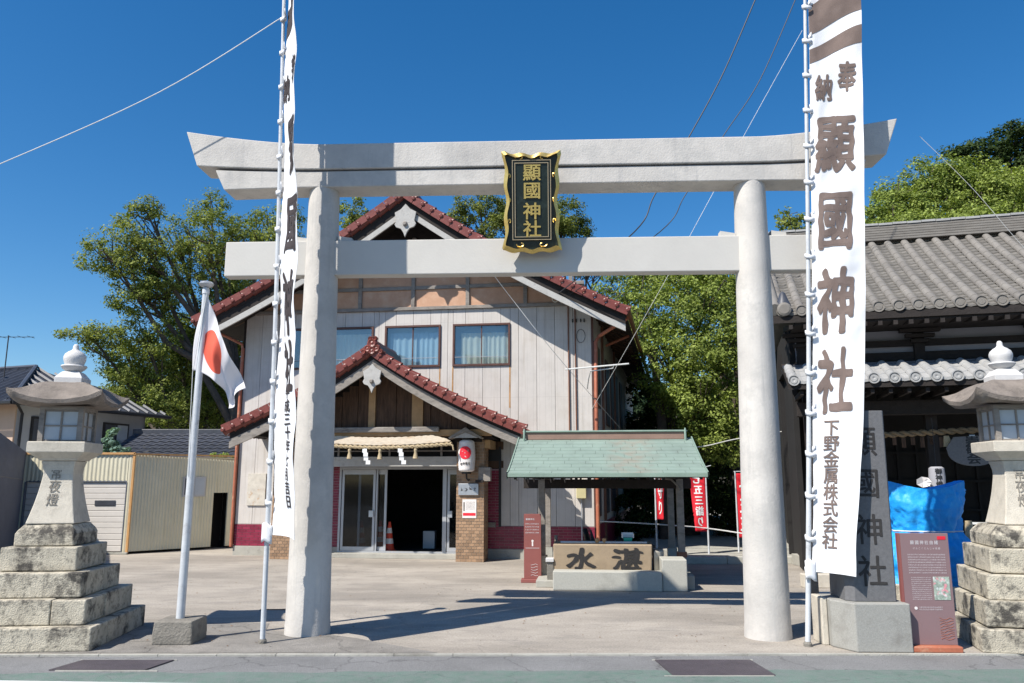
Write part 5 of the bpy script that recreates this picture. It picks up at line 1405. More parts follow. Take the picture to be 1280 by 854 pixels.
tube('ladle_rest', M['bamboo'], BS, [(-0.7, -0.22, BH+0.02), (0.75, -0.22, BH+0.02)], 0.02, 8)
for i, x in enumerate((0.30, 0.42)):
    L_ = thing('water_ladle', ['bamboo ladle lying on the left of the basin rim', 'bamboo ladle lying on the right of the basin rim'][i], 'ladle', (1.54+x-0.4, 13.60, 0.225+BH+0.045), -5)
    tube('handle', M['wood_tan'], L_, [(0, 0, 0), (0.02, 0.42, 0.02)], 0.008, 6)
    MB().lathe([(0.035, -0.03), (0.038, 0.04)], 12, cy=-0.03).build('cup', M['wood_tan'], L_)
CS = thing('coin_basket', 'small teal plastic basket with white rim on the basin', 'basket', (1.97, 13.66, 0.225+BH+0.022), -5)
MB().sq_loft([(0.06, 0.0), (0.075, 0.07)]).build('basket_body', mat('teal_plastic', (0.02, 0.36, 0.28), 0.5, 0.05, 5, 0.0), CS)
MB().box(-0.10, 0.10, 0.07, 0.085, 0.07, 0.15).box(-0.10, -0.085, -0.08, 0.07, 0.07, 0.14).box(0.085, 0.10, -0.08, 0.07, 0.07, 0.14).build('basket_rim', M['white'], CS)
DS = thing('spout_figure', 'dark cast water spout ornament behind the basin', 'water spout', (1.33, 14.35, 0.5), -5)
tube('spout_neck', M['black'], DS, [(0, 0.1, 0.0), (0.02, 0.0, 0.22), (-0.02, -0.12, 0.36), (0.0, -0.2, 0.30)], [0.07, 0.055, 0.05, 0.03], 8)
tube('spout_tail', M['black'], DS, [(0, 0.1, 0.02), (0.12, 0.12, 0.18), (0.08, 0.12, 0.36)], [0.06, 0.04, 0.015], 7)
# maroon guide post
GP = thing('guide_post', 'slim maroon guide post with pale lettering beside the water pavilion', 'guide sign', (0.36, 14.06, 0), -4)
box('post_foot', M['sign_maroon'], GP, -0.20, 0.21, -0.10, 0.12, 0, 0.06, bevel=0.008)
box('post_panel', M['sign_maroon'], GP, -0.15, 0.15, -0.025, 0.025, 0.06, 1.16, bevel=0.004)
lettering('guide_title', [(c, -0.10+i*0.04, 1.07, 0.035, 0.036) for i, c in enumerate('顯國神社')], M['print_pale'], GP, bold=0.02, loc=(0.0, -0.0275, 0))
lettering('guide_text', textrows(-0.115, 0.12, 0.99, 0.80, 0.05, 0.026), M['print_pale'], GP, loc=(0, -0.0275, 0))
MB().lathe([(0.001, 0), (0.02, 0), (0.02, 0.003)], 10, ).build('guide_symbol', M['paper'], GP, loc=(0, -0.026, 0.70), rot=(R(90), 0, 0))
box('guide_symbol', M['paper'], GP, -0.012, 0.012, -0.0275, -0.0255, 0.61, 0.68)
box('guide_rule', M['print_pale'], GP, -0.12, 0.12, -0.0275, -0.0255, 0.575, 0.582)
for k in range(5): tube('line_drawing', M['print_pale'], GP, [(-0.03+0.04*q, -0.0275, 0.12+0.045*k+0.012*math.sin(q*2+k)) for q in range(4)], 0.003, 4)
for i, (x, y, h) in enumerate(((0.66, 14.25, 0.78),)):
    o = thing('pipe_stub', 'thin grey standpipe between the maroon sign and the basin', 'pipe', (x+0.12, y, 0))
    tube('pipe', M['wood_grey'], o, [(0, 0, 0), (0, 0, h)], 0.03, 8)

# ================================================================ red prayer banners on poles
def nobori(x, y, h, w, z0, z1, side, txt_, label, tilt=0.0, cross=0.12):
    t = thing('small_red_banner', label, 'banner', (x, y, 0), -6, 'red banners behind the water pavilion')
    tube('pole', M['bamboo'], t, [(0, 0, 0), (tilt*h, 0, h)], [0.022, 0.016], 8)
    tube('cross_bar', M['bamboo'], t, [(tilt*h-0.03*side, 0, h-0.01), (tilt*h+side*(w+0.03), -0.01, h+0.0)], 0.009, 6)
    if cross: tube('cross_bar_end', M['bamboo'], t, [(tilt*h, 0, h-0.01), (tilt*h-side*cross, -0.02, h+0.02)], 0.008, 6)
    f = lambda u, v: (tilt*(z0+(z1-z0)*v)+side*(0.02+w*u*(0.72+0.28*v)), 0.03*math.sin(u*5+v*6)*u, z0+(z1-z0)*v)
    c = MB().grid(f, 10, 40).build('cloth', M['red'], t, smooth=True)
    so = c.modifiers.new('thickness', 'SOLIDIFY'); so.thickness = 0.002
    n = len(txt_)
    for i, ch in enumerate(txt_):
        v = 0.93-0.86*(i+0.5)/n
        lettering('banner_character', [(ch, 0.5, v, 0.62, 0.80/n)], M['white'], t, bold=0.03, cell=0.06,
                  fn=lambda a, b, c_: tuple(Vector(f(a, c_))+Vector((0, -0.008+b, 0))))
nobori(4.37, 17.85, 2.05, 0.36, 0.62, 1.98, -1, '七五三詣り', 'red banner with white lettering right of the green pavilion roof')
nobori(3.12, 17.3, 2.15, 0.20, 0.90, 2.1, 1, 'お守り', 'narrow red banner seen below the pavilion roof behind the right post', cross=0)
nobori(5.16, 18.3, 1.95, 0.30, 0.45, 1.9, 1, '七五三', 'red banner half hidden behind the right gate pillar', cross=0)

# ================================================================ shrine hall on the right
H = thing('shrine_hall', 'dark timber shrine hall with grey tiled double roof on the right', 'shrine hall', (4.86, 14.6, 0), -15)
HL = 10.5
def hz(y): t = y/3.9; return 4.86+(7.25-4.86)*(0.86*t+0.14*t*t)
# upper roof deck
mb = MB(); n = 10; vs = []
for i in range(n+1):
    y = 3.9*i/n; vs += [(0.12, y, hz(y)-0.18), (HL, y, hz(y)-0.18), (HL, y, hz(y)-0.055), (0.12, y, hz(y)-0.055)]
fs = [(4*i+k, 4*i+4+k, 4*i+4+(k+1) % 4, 4*i+(k+1) % 4) for i in range(n) for k in range(4)]+[(0,1,2,3), (4*n+3,4*n+2,4*n+1,4*n)]
UR = mb.add(vs, fs).build('upper_roof', M['wood_dark'], H)
mb = MB(); mb.add([(0.12, 3.9, 7.1), (HL, 3.9, 7.1), (HL, 7.8, 4.7), (0.12, 7.8, 4.7), (0.12, 3.9, 7.23), (HL, 3.9, 7.23), (HL, 7.8, 4.83), (0.12, 7.8, 4.83)], [(3,2,1,0),(4,5,6,7),(0,1,5,4),(1,2,6,5),(2,3,7,6),(3,0,4,7)])
mb.build('rear_roof', M['grey_tile'], H)
PIT = 0.338
def round_row_mesh(y0, y1, zf, r, seg=9, pitch=0.26, taper=0.012):
    mb = MB(); y = y1; out = []
    vs, fs = [], []
    n = max(1, int(round((y1-y0)/pitch))); st = (y1-y0)/n
    for i in range(n):
        a, b = y0+st*i, y0+st*(i+1)
        for yy, rr in ((a, r+taper*0.5), (b, r-taper*0.5)):
            for k in range(seg):
                an = math.pi*k/(seg-1); vs.append((rr*math.cos(an), yy, zf(yy)+rr*math.sin(an)-0.01))
        o = 2*seg*i
        for k in range(seg-1): fs.append((o+k+1, o+k, o+seg+k, o+seg+k+1))
        fs.append(tuple(o+k for k in range(seg)))
    return mb.add(vs, fs)
rowm = round_row_mesh(0.02, 3.78, lambda y: hz(y)+0.012, 0.085)
me = rowm.mesh('round_tile_row', M['grey_tile'], False)
capm = MB().lathe([(0.035, -0.012), (0.06, -0.012), (0.066, -0.004), (0.088, -0.004), (0.092, -0.022), (0.103, -0.022), (0.103, 0.05)], 20, mtx=Matrix.Rotation(R(-90), 4, 'X')).mesh('eave_cap_tile', M['grey_tile'])
capm2 = MB().lathe([(0.0, 0.0), (0.03, -0.012), (0.06, -0.012), (0.064, -0.0), (0.082, -0.0), (0.085, -0.02), (0.10, -0.02), (0.10, 0.05)], 20, mtx=Matrix.Rotation(R(-90), 4, 'X')).mesh('eave_cap_tile', M['pale_tile'])
x = 0.30; cnt = 0
while x < HL-0.1:
    o = link('round_tile_row', me, UR, loc=(x+rnd.uniform(-.008, .008), rnd.uniform(-.012, .012), rnd.uniform(-.004, .006)), rot=(0, 0, rnd.uniform(-.003, .003)))
    link('eave_cap_tile', capm, UR, loc=(x+rnd.uniform(-.008, .008), rnd.uniform(-.012, .008), hz(0)+0.045))
    # pan tiles between the rows
    pm = 'pan' 
    x += PIT; cnt += 1
pan = MB(); n = 24; st = 3.8/n
for i in range(n):
    a, b = st*i, st*(i+1)+0.01
    pan.add([(0.075, a, hz(a)+0.012), (PIT/2, a, hz(a)-0.008), (PIT-0.075, a, hz(a)+0.012), (PIT-0.075, b, hz(b)-0.022), (PIT/2, b, hz(b)-0.042), (0.075, b, hz(b)-0.022),
             (0.075, a, hz(a)-0.024), (PIT/2, a, hz(a)-0.044), (PIT-0.075, a, hz(a)-0.024)], [(0,1,4,5), (1,2,3,4), (6,7,1,0), (7,8,2,1)])
pme = pan.mesh('pan_tile_column', M['pan_tile'])
x = 0.30
while x < HL-0.4:
    link('pan_tile_column', pme, UR, loc=(x, 0, 0)); x += PIT
# verge, ridge
tube('verge_tiles', M['grey_tile'], UR, [(0.16, y, hz(y)+0.04+0.05*(1-y/3.9)) for y in np.linspace(-0.02, 3.85, 16)], 0.12, 10)
for i in range(14):
    y = 0.1+i*0.27
    MB().box(0.0, 0.06, y, y+0.25, hz(y)-0.14, hz(y)+0.03).build('verge_tile', M['copper_brown'], UR)
mb = MB(); mb.lathe([(0.03, -0.02), (0.09, -0.02), (0.13, 0.0), (0.13, 0.06)], 18, mtx=Matrix.Translation((0.33, -0.06, hz(0)+0.08)) @ Matrix.Rotation(R(-90), 4, 'X'))
mb.build('corner_cap_tile', M['grey_tile'], UR)
mb = MB(); mb.lathe([(0.001, 0.30), (0.05, 0.26), (0.09, 0.15), (0.13, 0.06), (0.15, 0.0), (0.10, -0.02)], 12, cx=0.33, cy=0.15); mb.v = [(x, y, z+hz(0.1)+0.12) for x, y, z in mb.v]
mb.build('corner_ornament', M['dark_tile'], UR, smooth=True)
for k in range(6):
    z = 7.24+k*0.062
    box('ridge_course', M['grey_tile'], H, 0.0, HL, 3.72+0.012*k, 4.08-0.012*k, z, z+0.052, bevel=0.006)
x = 0.1
rc = MB().box(0, 0.29, -0.14, 0.14, 0, 0.05).mesh('ridge_cap_tile', M['pale_tile'])
while x < HL-0.3:
    link('ridge_cap_tile', rc, H, loc=(x, 3.9, 7.614+0.006*(int(x*10) % 2))); x += 0.305
# white plaster, beams and rafters under the upper eave
box('soffit_boards', M['wood_dark'], H, 0.5, HL, 0.05, 1.3, 4.64, 4.68)
x = 0.4
rafm = MB().add([(0, 0.03, 4.62), (0.07, 0.03, 4.62), (0.07, 1.3, 4.80), (0, 1.3, 4.80), (0, 0.03, 4.70), (0.07, 0.03, 4.70), (0.07, 1.3, 4.90), (0, 1.3, 4.90)], [(3,2,1,0),(4,5,6,7),(0,1,5,4),(1,2,6,5),(2,3,7,6),(3,0,4,7)]).mesh('rafter', M['wood_dark'])
while x < HL-0.1:
    link('rafter', rafm, H, loc=(x, -0.02, -0.06)); x += 0.26
HW = 1.15
box('plaster_band', mat('grey_plaster', (0.30, 0.30, 0.33), 0.9, 0.06, 3, 0.05), H, 0.6, HL, HW+0.03, HW+0.1, 4.10, 4.72)
box('upper_wall_beam', M['wood_dark'], H, 0.6, HL, HW-0.08, HW+0.02, 4.32, 4.44)
box('upper_wall_beam', M['wood_dark'], H, 0.6, HL, HW-0.08, HW+0.02, 4.04, 4.20)
for x in (0.7, 2.85, 5.0, 7.2):
    box('upper_post', M['wood_dark'], H, x-0.09, x+0.09, HW-0.12, HW+0.02, 4.0, 4.70)
    for k, w in enumerate((0.16, 0.26, 0.36)): box('bracket_block', M['wood_dark'], H, x-w, x+w, HW-0.2-0.04*k, HW-0.121, 4.36+0.1*k, 4.43+0.1*k, bevel=0.01)
for k in range(3): box('roof_flashing', M['dark_corrugated'], H, 0.5, HL, HW-0.16-0.06*k, HW-0.02, 3.99-0.035*k-0.03, 3.99-0.035*k, bevel=0.004)
# lower roof
def lz(y): return 3.52+(y+0.3)*0.40
LRf = MB().add([(0.3, -0.28, 3.38), (HL, -0.28, 3.38), (HL, 1.1, 3.95), (0.3, 1.1, 3.95), (0.3, -0.28, 3.49), (HL, -0.28, 3.49), (HL, 1.1, 4.05), (0.3, 1.1, 4.05)], [(3,2,1,0),(4,5,6,7),(0,1,5,4),(1,2,6,5),(2,3,7,6),(3,0,4,7)]).build('lower_roof', M['wood_dark'], H)
me = round_row_mesh(-0.30, 0.72, lz, 0.088, pitch=0.34).mesh('round_tile_row', M['pale_tile'], False)
pan = MB(); n = 3; st = 1.02/n
for i in range(n):
    a, b = -0.3+st*i, -0.3+st*(i+1)+0.01
    pan.add([(0.075, a, lz(a)+0.022), (PIT/2, a, lz(a)+0.004), (PIT-0.075, a, lz(a)+0.022), (PIT-0.075, b, lz(b)+0.002), (PIT/2, b, lz(b)-0.014), (0.075, b, lz(b)+0.002),
             (0.075, a, lz(a)-0.03), (PIT/2, a, lz(a)-0.045), (PIT-0.075, a, lz(a)-0.03)], [(0,1,4,5), (1,2,3,4), (6,7,1,0), (7,8,2,1)])
pme = pan.mesh('pan_tile_column', M['pale_tile'])
x = 0.40
while x < HL-0.4:
    link('round_tile_row', me, LRf, loc=(x, 0, 0)); link('eave_cap_tile', capm2, LRf, loc=(x, -0.31, 3.545)); link('pan_tile_column', pme, LRf, loc=(x, 0, 0)); x += PIT
box('lower_ridge', M['dark_tile'], H, 0.3, HL, 0.72, 1.12, 3.9, 3.97)
x = 0.5
while x < HL-0.1:
    box('rafter', M['wood_dark'], H, x, x+0.06, -0.22, 1.0, 3.28, 3.36); x += 0.3
# porch space: posts, dark inner wall with lattice
for x in (0.75, 2.9, 5.05, 7.2): box('post', M['wood_dark'], H, x-0.1, x+0.1, 0.9, 1.1, 0.1, 3.4, bevel=0.01)
box('main_beam', M['wood_dark'], H, 0.5, HL, 0.6, 0.8, 2.95, 3.22, bevel=0.01)
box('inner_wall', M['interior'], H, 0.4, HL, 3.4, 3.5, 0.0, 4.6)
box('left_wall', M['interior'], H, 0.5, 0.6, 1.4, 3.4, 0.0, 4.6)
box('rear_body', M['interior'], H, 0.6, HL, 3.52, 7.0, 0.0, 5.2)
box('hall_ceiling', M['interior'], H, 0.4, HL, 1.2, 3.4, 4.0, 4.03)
box('raised_floor', M['wood_dark'], H, 1.6, HL, 1.9, 3.4, 0.2, 0.55)
for i in range(22): box('lattice_bar', M['interior'], H, 1.2+i*0.38, 1.25+i*0.38, 3.32, 3.38, 0.6, 2.6)
for z in (1.1, 1.7, 2.3): box('lattice_bar', M['interior'], H, 1.2, HL, 3.29, 3.318, z, z+0.05)
box('offertory_rail', M['rope_white'], H, 3.4, 6.0, 0.9, 0.93, 0.95, 0.99)
box('offertory_rail', M['rope_white'], H, 3.4, 6.0, 0.9, 0.93, 0.72, 0.76)
def H2W(x, y, z=0):
    a = R(-15); return (4.86+x*math.cos(a)-y*math.sin(a), 14.6+x*math.sin(a)+y*math.cos(a), z)
HR = thing('hall_rope', 'thick twisted straw rope stretched across the dark front of the shrine hall', 'shrine rope', H2W(3.3, 0.9, 2.62), -15)
for s in (0, 1):
    tube('rope_strand', M['shaded_rope'], HR, [(-1.5+4.0*i/150, 0.03*math.cos(i*0.5+s*math.pi), 0.03*math.sin(i*0.5+s*math.pi)-0.03*math.cos(i/150*6)+0.02*(i/150)) for i in range(151)], 0.034, 7)
mb = MB()
for k in range(4): mb.box(0.20+0.05*(k % 2)+0.02*k, 0.29+0.05*(k % 2)+0.02*k, -0.06, -0.054, -0.05-0.08*(k+1), -0.05-0.08*k)
mb.build('paper_strip', M['white'], HR)
MB().add([(-0.22, -0.04, -0.06), (-0.14, -0.04, -0.06), (-0.08, -0.05, -0.26), (-0.24, -0.05, -0.26), (-0.22, 0.0, -0.06), (-0.14, 0.0, -0.06), (-0.08, 0.01, -0.26), (-0.24, 0.01, -0.26)], [(3,2,1,0),(4,5,6,7),(0,1,5,4),(1,2,6,5),(2,3,7,6),(3,0,4,7)]).build('straw_tassel', M['rope'], HR)
for k in range(6):
    MB().box(-1.1+0.16*k, -1.03+0.16*k, 0.0, 0.012, -0.10-0.05*(k % 2)-0.12, -0.08).build('hanging_strip', M['wood_brown'], HR)
HLn = thing('paper_lantern', 'small white paper lantern with black characters hanging in the dark shrine hall', 'lantern', H2W(2.86, 0.7, 1.59), -15)
MB().lathe([(0.09, 0.0), (0.13, 0.03), (0.14, 0.2), (0.13, 0.37), (0.09, 0.40)], 20).build('lantern_body', mat('shaded_paper', (0.33, 0.33, 0.36), 0.8, 0.05, 5, 0.0), HLn, smooth=True)  # white paper, with the shade under the eave put into its colour
for c, z in zip('御神燈', (0.315, 0.20, 0.085)):
    lettering('lantern_character', [(c, 0, z, 0.12, 0.11)], M['black'], HLn, bold=0.03, cell=0.03, fn=lambda x, y, z_: ((0.145-y)*math.sin(x/0.143), -(0.145-y)*math.cos(x/0.143), z_))
tube('hanging_cord', M['cable'], HLn, [(0, 0, 0.40), (0, 0, 1.3)], 0.006, 5)
WO = thing('white_ornament', 'crumpled white paper offering above the blue tarpaulin', 'paper ornament', H2W(2.60, 0.6, 1.61), -15)
mb = MB()
for k in range(7):
    a = k*0.9; mb.add([(0, 0, 0.1), (0.13*math.cos(a), -0.05, 0.1+0.10*math.sin(a)), (0.13*math.cos(a+0.9), -0.02, 0.1+0.10*math.sin(a+0.9))], [(0,1,2)])
mb.build('paper_fold', M['paper'], WO)
FN = thing('fan_sign', 'dark half round hanging sign with large characters in the shrine hall', 'sign', H2W(3.52, 0.8, 2.25), -15)
pts = [(0.42*math.cos(a), 0.25*math.sin(a)) for a in np.linspace(math.pi*1.02, 2*math.pi*0.99, 20)]+[(0.42, 0.12), (0.1, 0.3), (-0.3, 0.28), (-0.44, 0.08)]
MB().prism(pts, -0.02, 0.02).build('sign_board', M['stone_dark'], FN)
for c, z in (('崇', 0.2), ('敬', 0.04), ('会', -0.12)):
    lettering('sign_character', [(c, 0.0, z, 0.24, 0.20)], M['black'], FN, bold=0.03, loc=(0, -0.023, 0))
# blue tarpaulin bundle on a stone plinth
TP = thing('blue_tarpaulin', 'bright blue tarpaulin wrapped round an object and tied with white cord', 'tarpaulin', (5.53, 10.75, 0.45), -5)
def tp(u, v):
    a = -math.pi*2*u + 0.6
    wx = np.interp(v, [0, 0.15, 0.35, 0.5, 0.60, 0.66, 0.85, 1.0], [0.66, 0.76, 0.70, 0.54, 0.41, 0.43, 0.50, 0.51]); wy = np.interp(v, [0, 0.4, 0.6, 0.8, 1.0], [0.45, 0.40, 0.26, 0.30, 0.22])
    c, s = math.cos(a), math.sin(a)
    sgn = lambda q: (1 if q > 0 else -1)
    x = wx*sgn(c)*abs(c)**0.8; y = wy*sgn(s)*abs(s)**0.85
    z = -0.25+1.47*v
    P3 = Vector((x*2.6, y*2.6, z*1.6))
    f = 0.13*(0.5-abs(noise.noise(P3*1.3))) + 0.12*(0.5-abs(noise.noise(P3*3.1+Vector((3, 1, 2)))))+0.10*(0.5-abs(noise.noise(P3*6.3+Vector((1, 7, 2)))))+0.05*(0.5-abs(noise.noise(P3*13)))
    pinch = (math.exp(-((v-0.6)/0.10)**2))*0.045*math.sin(u*64+v*6)
    k = 1+(f-0.1)*0.85+pinch
    top = 0.0
    if v > 0.75: top = (v-0.75)/0.25*(0.11*abs(x/0.5)**1.6-0.04)
    return (x*k+(0.03*v), y*k, z+top)
mb = MB().grid(tp, 130, 70)
n_ = len(mb.v)
mb.v += [(0.04, 0, 1.10)]; top0 = 70*131
mb.f += [(top0+i, top0+i+1, n_) for i in range(130)]
o = mb.build('tarpaulin_sheet', M['tarp'], TP, smooth=True)
tube('tie_cord', M['rope_white'], TP, [tuple(Vector(tp(i/60, 0.60))*1.0+Vector((0.0, -0.012 if tp(i/60, 0.6)[1] < 0 else 0.012, 0))) for i in range(61)], 0.009, 5)
PS = thing('stone_plinth', 'low stone plinth under the blue tarpaulin bundle', 'plinth', (5.53, 10.75, 0), -5)
box('plinth_base', M['stone'], PS, -0.72, 0.72, -0.5, 0.5, 0, 0.2, bevel=0.015)
box('plinth_top', M['stone'], PS, -0.6, 0.6, -0.42, 0.42, 0.205, 0.43, bevel=0.015)
PP_ = thing('straw_broom', 'upright straw bundle beside the blue tarpaulin', 'straw bundle', (6.45, 11.3, 0.4), 0)
tube('bundle', M['rope'], PP_, [(0, 0, 0), (0, 0, 0.5), (0.0, 0, 0.78)], [0.05, 0.07, 0.045], 9)
box('stand', M['wood_dark'], PP_, -0.05, 0.05, -0.05, 0.05, -0.4, -0.001)
# ================================================================ shed
SX, SY = -9.21, 19.23
SD = thing('storage_shed', 'cream corrugated storage shed with white roller shutter and orange trim', 'shed', (SX, SY, 0), 0)
sa = R(44.5); ca_, sa_ = math.cos(sa), math.sin(sa)
def corr(parent, name, m, p0, p1, z0, z1, pitch=0.10, amp=0.012, flip=False):
    p0, p1 = Vector((*p0, 0)), Vector((*p1, 0)); L = (p1-p0).length; d = (p1-p0)/L; nrm = Vector((d.y, -d.x, 0))
    n = int(L/pitch*4)
    z0f = z0 if callable(z0) else (lambda t: z0); z1f = z1 if callable(z1) else (lambda t: z1)
    vs = []; fs = []
    for i in range(n+1):
        t = i/n; q = p0+d*(L*t)+nrm*(amp*[0, 1, 1, 0][i % 4])
        vs += [(q.x, q.y, z0f(t)), (q.x, q.y, z1f(t))]
    fs = [(2*i, 2*i+2, 2*i+3, 2*i+1) for i in range(n)]
    return MB().add(vs, fs).build(name, m, parent)
# front: above and beside the shutter
corr(SD, 'front_wall', M['shed_yellow'], (-3.0, 0), (-2.58, 0), 0.03, 2.36)
corr(SD, 'front_wall', M['shed_yellow'], (-2.58, 0), (-0.13, 0), 1.72, 2.36)
corr(SD, 'front_wall', M['shed_yellow'], (-0.13, 0), (-0.01, 0), 0.03, 2.36)
SL = 3.3
corr(SD, 'side_wall', M['shed_yellow'], (0.0, 0.0), (ca_*2.04, sa_*2.04), 0.06, lambda t: 2.36-0.08*t, 0.075, 0.01)
corr(SD, 'side_wall', M['shed_yellow'], (ca_*2.04, sa_*2.04), (ca_*2.56, sa_*2.56), 1.42, lambda t: 2.28-0.02*t, 0.075, 0.01)
corr(SD, 'side_wall', M['shed_yellow'], (ca_*2.56, sa_*2.56), (ca_*4.0, sa_*4.0), 0.06, 2.25, 0.075, 0.01)
for z in range(12):
    box('shutter_slat', M['shutter'], SD, -2.57, -0.14, 0.03-0.006*(z % 1), 0.05, 0.06+z*0.137, 0.06+z*0.137+0.131, bevel=0.012)
for x in (-0.88, -1.95):
    box('shutter_slot', M['dark_tile'], SD, x, x+0.5, 0.012, 0.031, 1.135, 1.265, bevel=0.009)
box('shutter_housing', M['dark_corrugated'], SD, -2.58, -0.13, -0.005, 0.05, 1.70, 1.735)
box('shutter_guide', M['dark_corrugated'], SD, -0.14, -0.12, -0.02, 0.05, 0.03, 1.70)
box('shutter_guide', M['dark_corrugated'], SD, -2.60, -2.575, -0.02, 0.05, 0.03, 1.70)
box('corner_trim', M['shed_trim'], SD, -0.02, 0.03, -0.03, 0.03, 0.03, 2.38)
box('roof_edge', M['shed_trim'], SD, -3.05, 0.03, -0.05, 0.0, 2.36, 2.41)
MB().slab([(0.0, -0.05), (0.04, -0.05), (ca_*4+0.04, sa_*4-0.05), (ca_*4-0.02, sa_*4)], 0, 0.04).build('roof_edge', M['shed_trim'], SD, loc=(0, 0, 2.35), rot=(0, 0, 0))
MB().slab([(-3.0, 0.03), (0, 0.03), (ca_*4, sa_*4), (ca_*4-3, 6), (-3.0, 6)], 2.28, 2.33).build('roof', M['shed_yellow'], SD)
MB().slab([(-3.0, 0.2), (-0.3, 0.2), (ca_*4-0.5, sa_*4), (ca_*4-3, 5), (-3.0, 5)], 0.0, 0.02).build('floor', M['interior'], SD)
MB().slab([(-3.0, 0.06), (-2.98, 0.06), (-2.98, 5.9), (-3.0, 5.9)], 0.0, 2.27).build('side_wall', M['shed_yellow'], SD)
SM = Matrix.Rotation(sa, 4, 'Z')
def sbox(name, m, x0, x1, y0, y1, z0, z1, parent=SD): return MB().box(x0, x1, y0, y1, z0, z1, SM).build(name, m, parent)
w = sbox('window', M['aluminium'], 1.22, 1.80, -0.04, -0.005, 1.33, 1.83)
sbox('pane', M['leaf_dark'] if False else M['dark_tile'], 1.26, 1.50, -0.045, -0.0405, 1.38, 1.79, w); sbox('pane', M['frosted'], 1.52, 1.76, -0.045, -0.0405, 1.38, 1.79, w)
sbox('door_frame', M['shed_yellow'], 2.42, 2.56, -0.02, 0.04, 0.06, 1.42)
sbox('dark_doorway', M['interior'], 2.04, 2.56, 0.6, 0.62, 0.02, 1.5)
sbox('inner_partition', M['interior'], 2.58, 2.6, 0.02, 0.62, 0.02, 2.2)
sbox('inner_partition', M['interior'], 2.02, 2.04, 0.02, 0.62, 0.02, 2.2)
box('shed_kerb', M['concrete'], SD, -3.0, 0.05, -0.10, -0.035, 0, 0.05, bevel=0.008)
# low building with dark tiles behind the shed
def tiled_plane(parent, name, m, x0, x1, y0, z0, y1, z1, pitch=0.28, course=0.26, amp=0.03):
    L = math.hypot(y1-y0, z1-z0); n = int(L/course); k = int((x1-x0)/pitch*4); mb = MB()
    for j in range(n):
        t0, t1 = j/n, (j+1)/n+0.02; vs = []
        for t, l in ((t0, 0.03), (t1, 0.0)):
            for i in range(k+1):
                q = i % 4; b = (0, amp, amp*0.7, -amp*0.2)[q]
                vs.append((x0+(x1-x0)*i/k, y0+(y1-y0)*t, z0+(z1-z0)*t+l+b))
        mb.add(vs, [(i, i+1, k+1+i+1, k+1+i) for i in range(k)])
    return mb.build(name, m, parent)
LB = thing('low_outbuilding', 'low outbuilding with dark grey tiled roof behind the cream shed', 'outbuilding', (-9.6, 23.0, 0), 0)
tag(tiled_plane(LB, 'roof_tiling', M['dark_tile'], -2.6, 3.4, 0.0, 2.22, 2.3, 3.22), kind='stuff')
box('wall', M['house_wall'], LB, -2.3, 3.2, 0.4, 4.0, 0, 2.2)
box('ridge', M['dark_tile'], LB, -2.6, 3.4, 2.2, 2.45, 3.18, 3.36, bevel=0.02)
MB().add([(-2.6, 2.3, 3.2), (3.4, 2.3, 3.2), (3.4, 4.6, 2.2), (-2.6, 4.6, 2.2)], [(0,1,2,3)]).build('rear_roof', M['dark_tile'], LB)
# corrugated fence at the left edge
CF = thing('corrugated_fence', 'dark grey corrugated steel fence at the far left behind the lantern', 'fence', (-10.9, 16.8, 0), 0)
corr(CF, 'corrugated_sheet', M['dark_corrugated'], (1.2, -2.8), (-1.05, 2.6), 0.0, lambda t: 2.95-0.55*t, 0.12, 0.02)
tube('top_rail', M['wood_grey'], CF, [(1.2, -2.8, 1.9), (-1.05, 2.6, 1.75)], 0.02, 6)
# house beyond
HS = thing('house', 'two storey grey and tan house with dark slate hip roof at far left', 'house', (-14.0, 22.0, 0), -20)
box('wall', M['house_wall'], HS, -0.12, 0.0, 0.05, 4.7, 0, 3.9)
box('wall', M['house_wall_tan'], HS, -7.0, 0.0, 0.0, 0.05, 0, 3.9)
box('rear_wall', M['house_wall'], HS, -7.0, 0.0, 4.6, 4.7, 0, 3.9)
for y0, y1 in ((0.50, 1.25), (3.0, 4.0)):
    w = box('window', M['black'], HS, 0.001, 0.05, y0, y1, 2.80, 3.55)
    box('pane', M['dark_tile'], w, 0.051, 0.056, y0+0.06, (y0+y1)/2-0.03, 2.86, 3.49); box('pane', M['frosted'], w, 0.051, 0.056, (y0+y1)/2+0.03, y1-0.06, 2.86, 3.49)
tube('downpipe', M['black'], HS, [(0.4, -0.3, 3.85), (0.12, 0.12, 3.6), (0.06, 0.12, 0.1)], 0.04, 6)
def hip(x0, x1, y0, y1, z0, z1):
    h = (x1-x0)/2
    return MB().add([(x0, y0, z0), (x1, y0, z0), (x1, y1, z0), (x0, y1, z0), (x0+h, y0+h, z1), (x0+h, y1-h, z1)], [(0,1,4), (1,2,5,4), (2,3,5), (3,0,4,5), (3,2,1,0)])
x0h, x1h, y0h, y1h, zh0, zh1, hh = -7.5, 0.55, -0.55, 5.2, 3.88, 5.3, 2.87
rf = MB().add([(x0h, y0h, zh0), (x1h, y0h, zh0), (x1h, y1h, zh0), (x0h, y1h, zh0), (x0h+hh, y0h+hh, zh1), (x1h-hh, y0h+hh, zh1)], [(0,1,5,4), (1,2,5), (2,3,4,5), (3,0,4), (3,2,1,0)]).build('roof', M['dark_tile'], HS)
mb = MB()
zr = zh1-zh0
for j in range(15):     # tile ribs on the two slopes that show
    y = -0.35+j*0.38
    t = max(0.0, min((y-y0h)/hh, (y1h-y)/hh, 1))
    mb.add([(x1h, y, 3.91), (x1h, y+0.09, 3.91), (x1h-hh*t, y+0.09, 3.91+zr*t), (x1h-hh*t, y, 3.91+zr*t), (x1h, y+0.045, 3.97), (x1h-hh*t, y+0.045, 3.97+zr*t)], [(0,4,5,3), (4,1,2,5)])
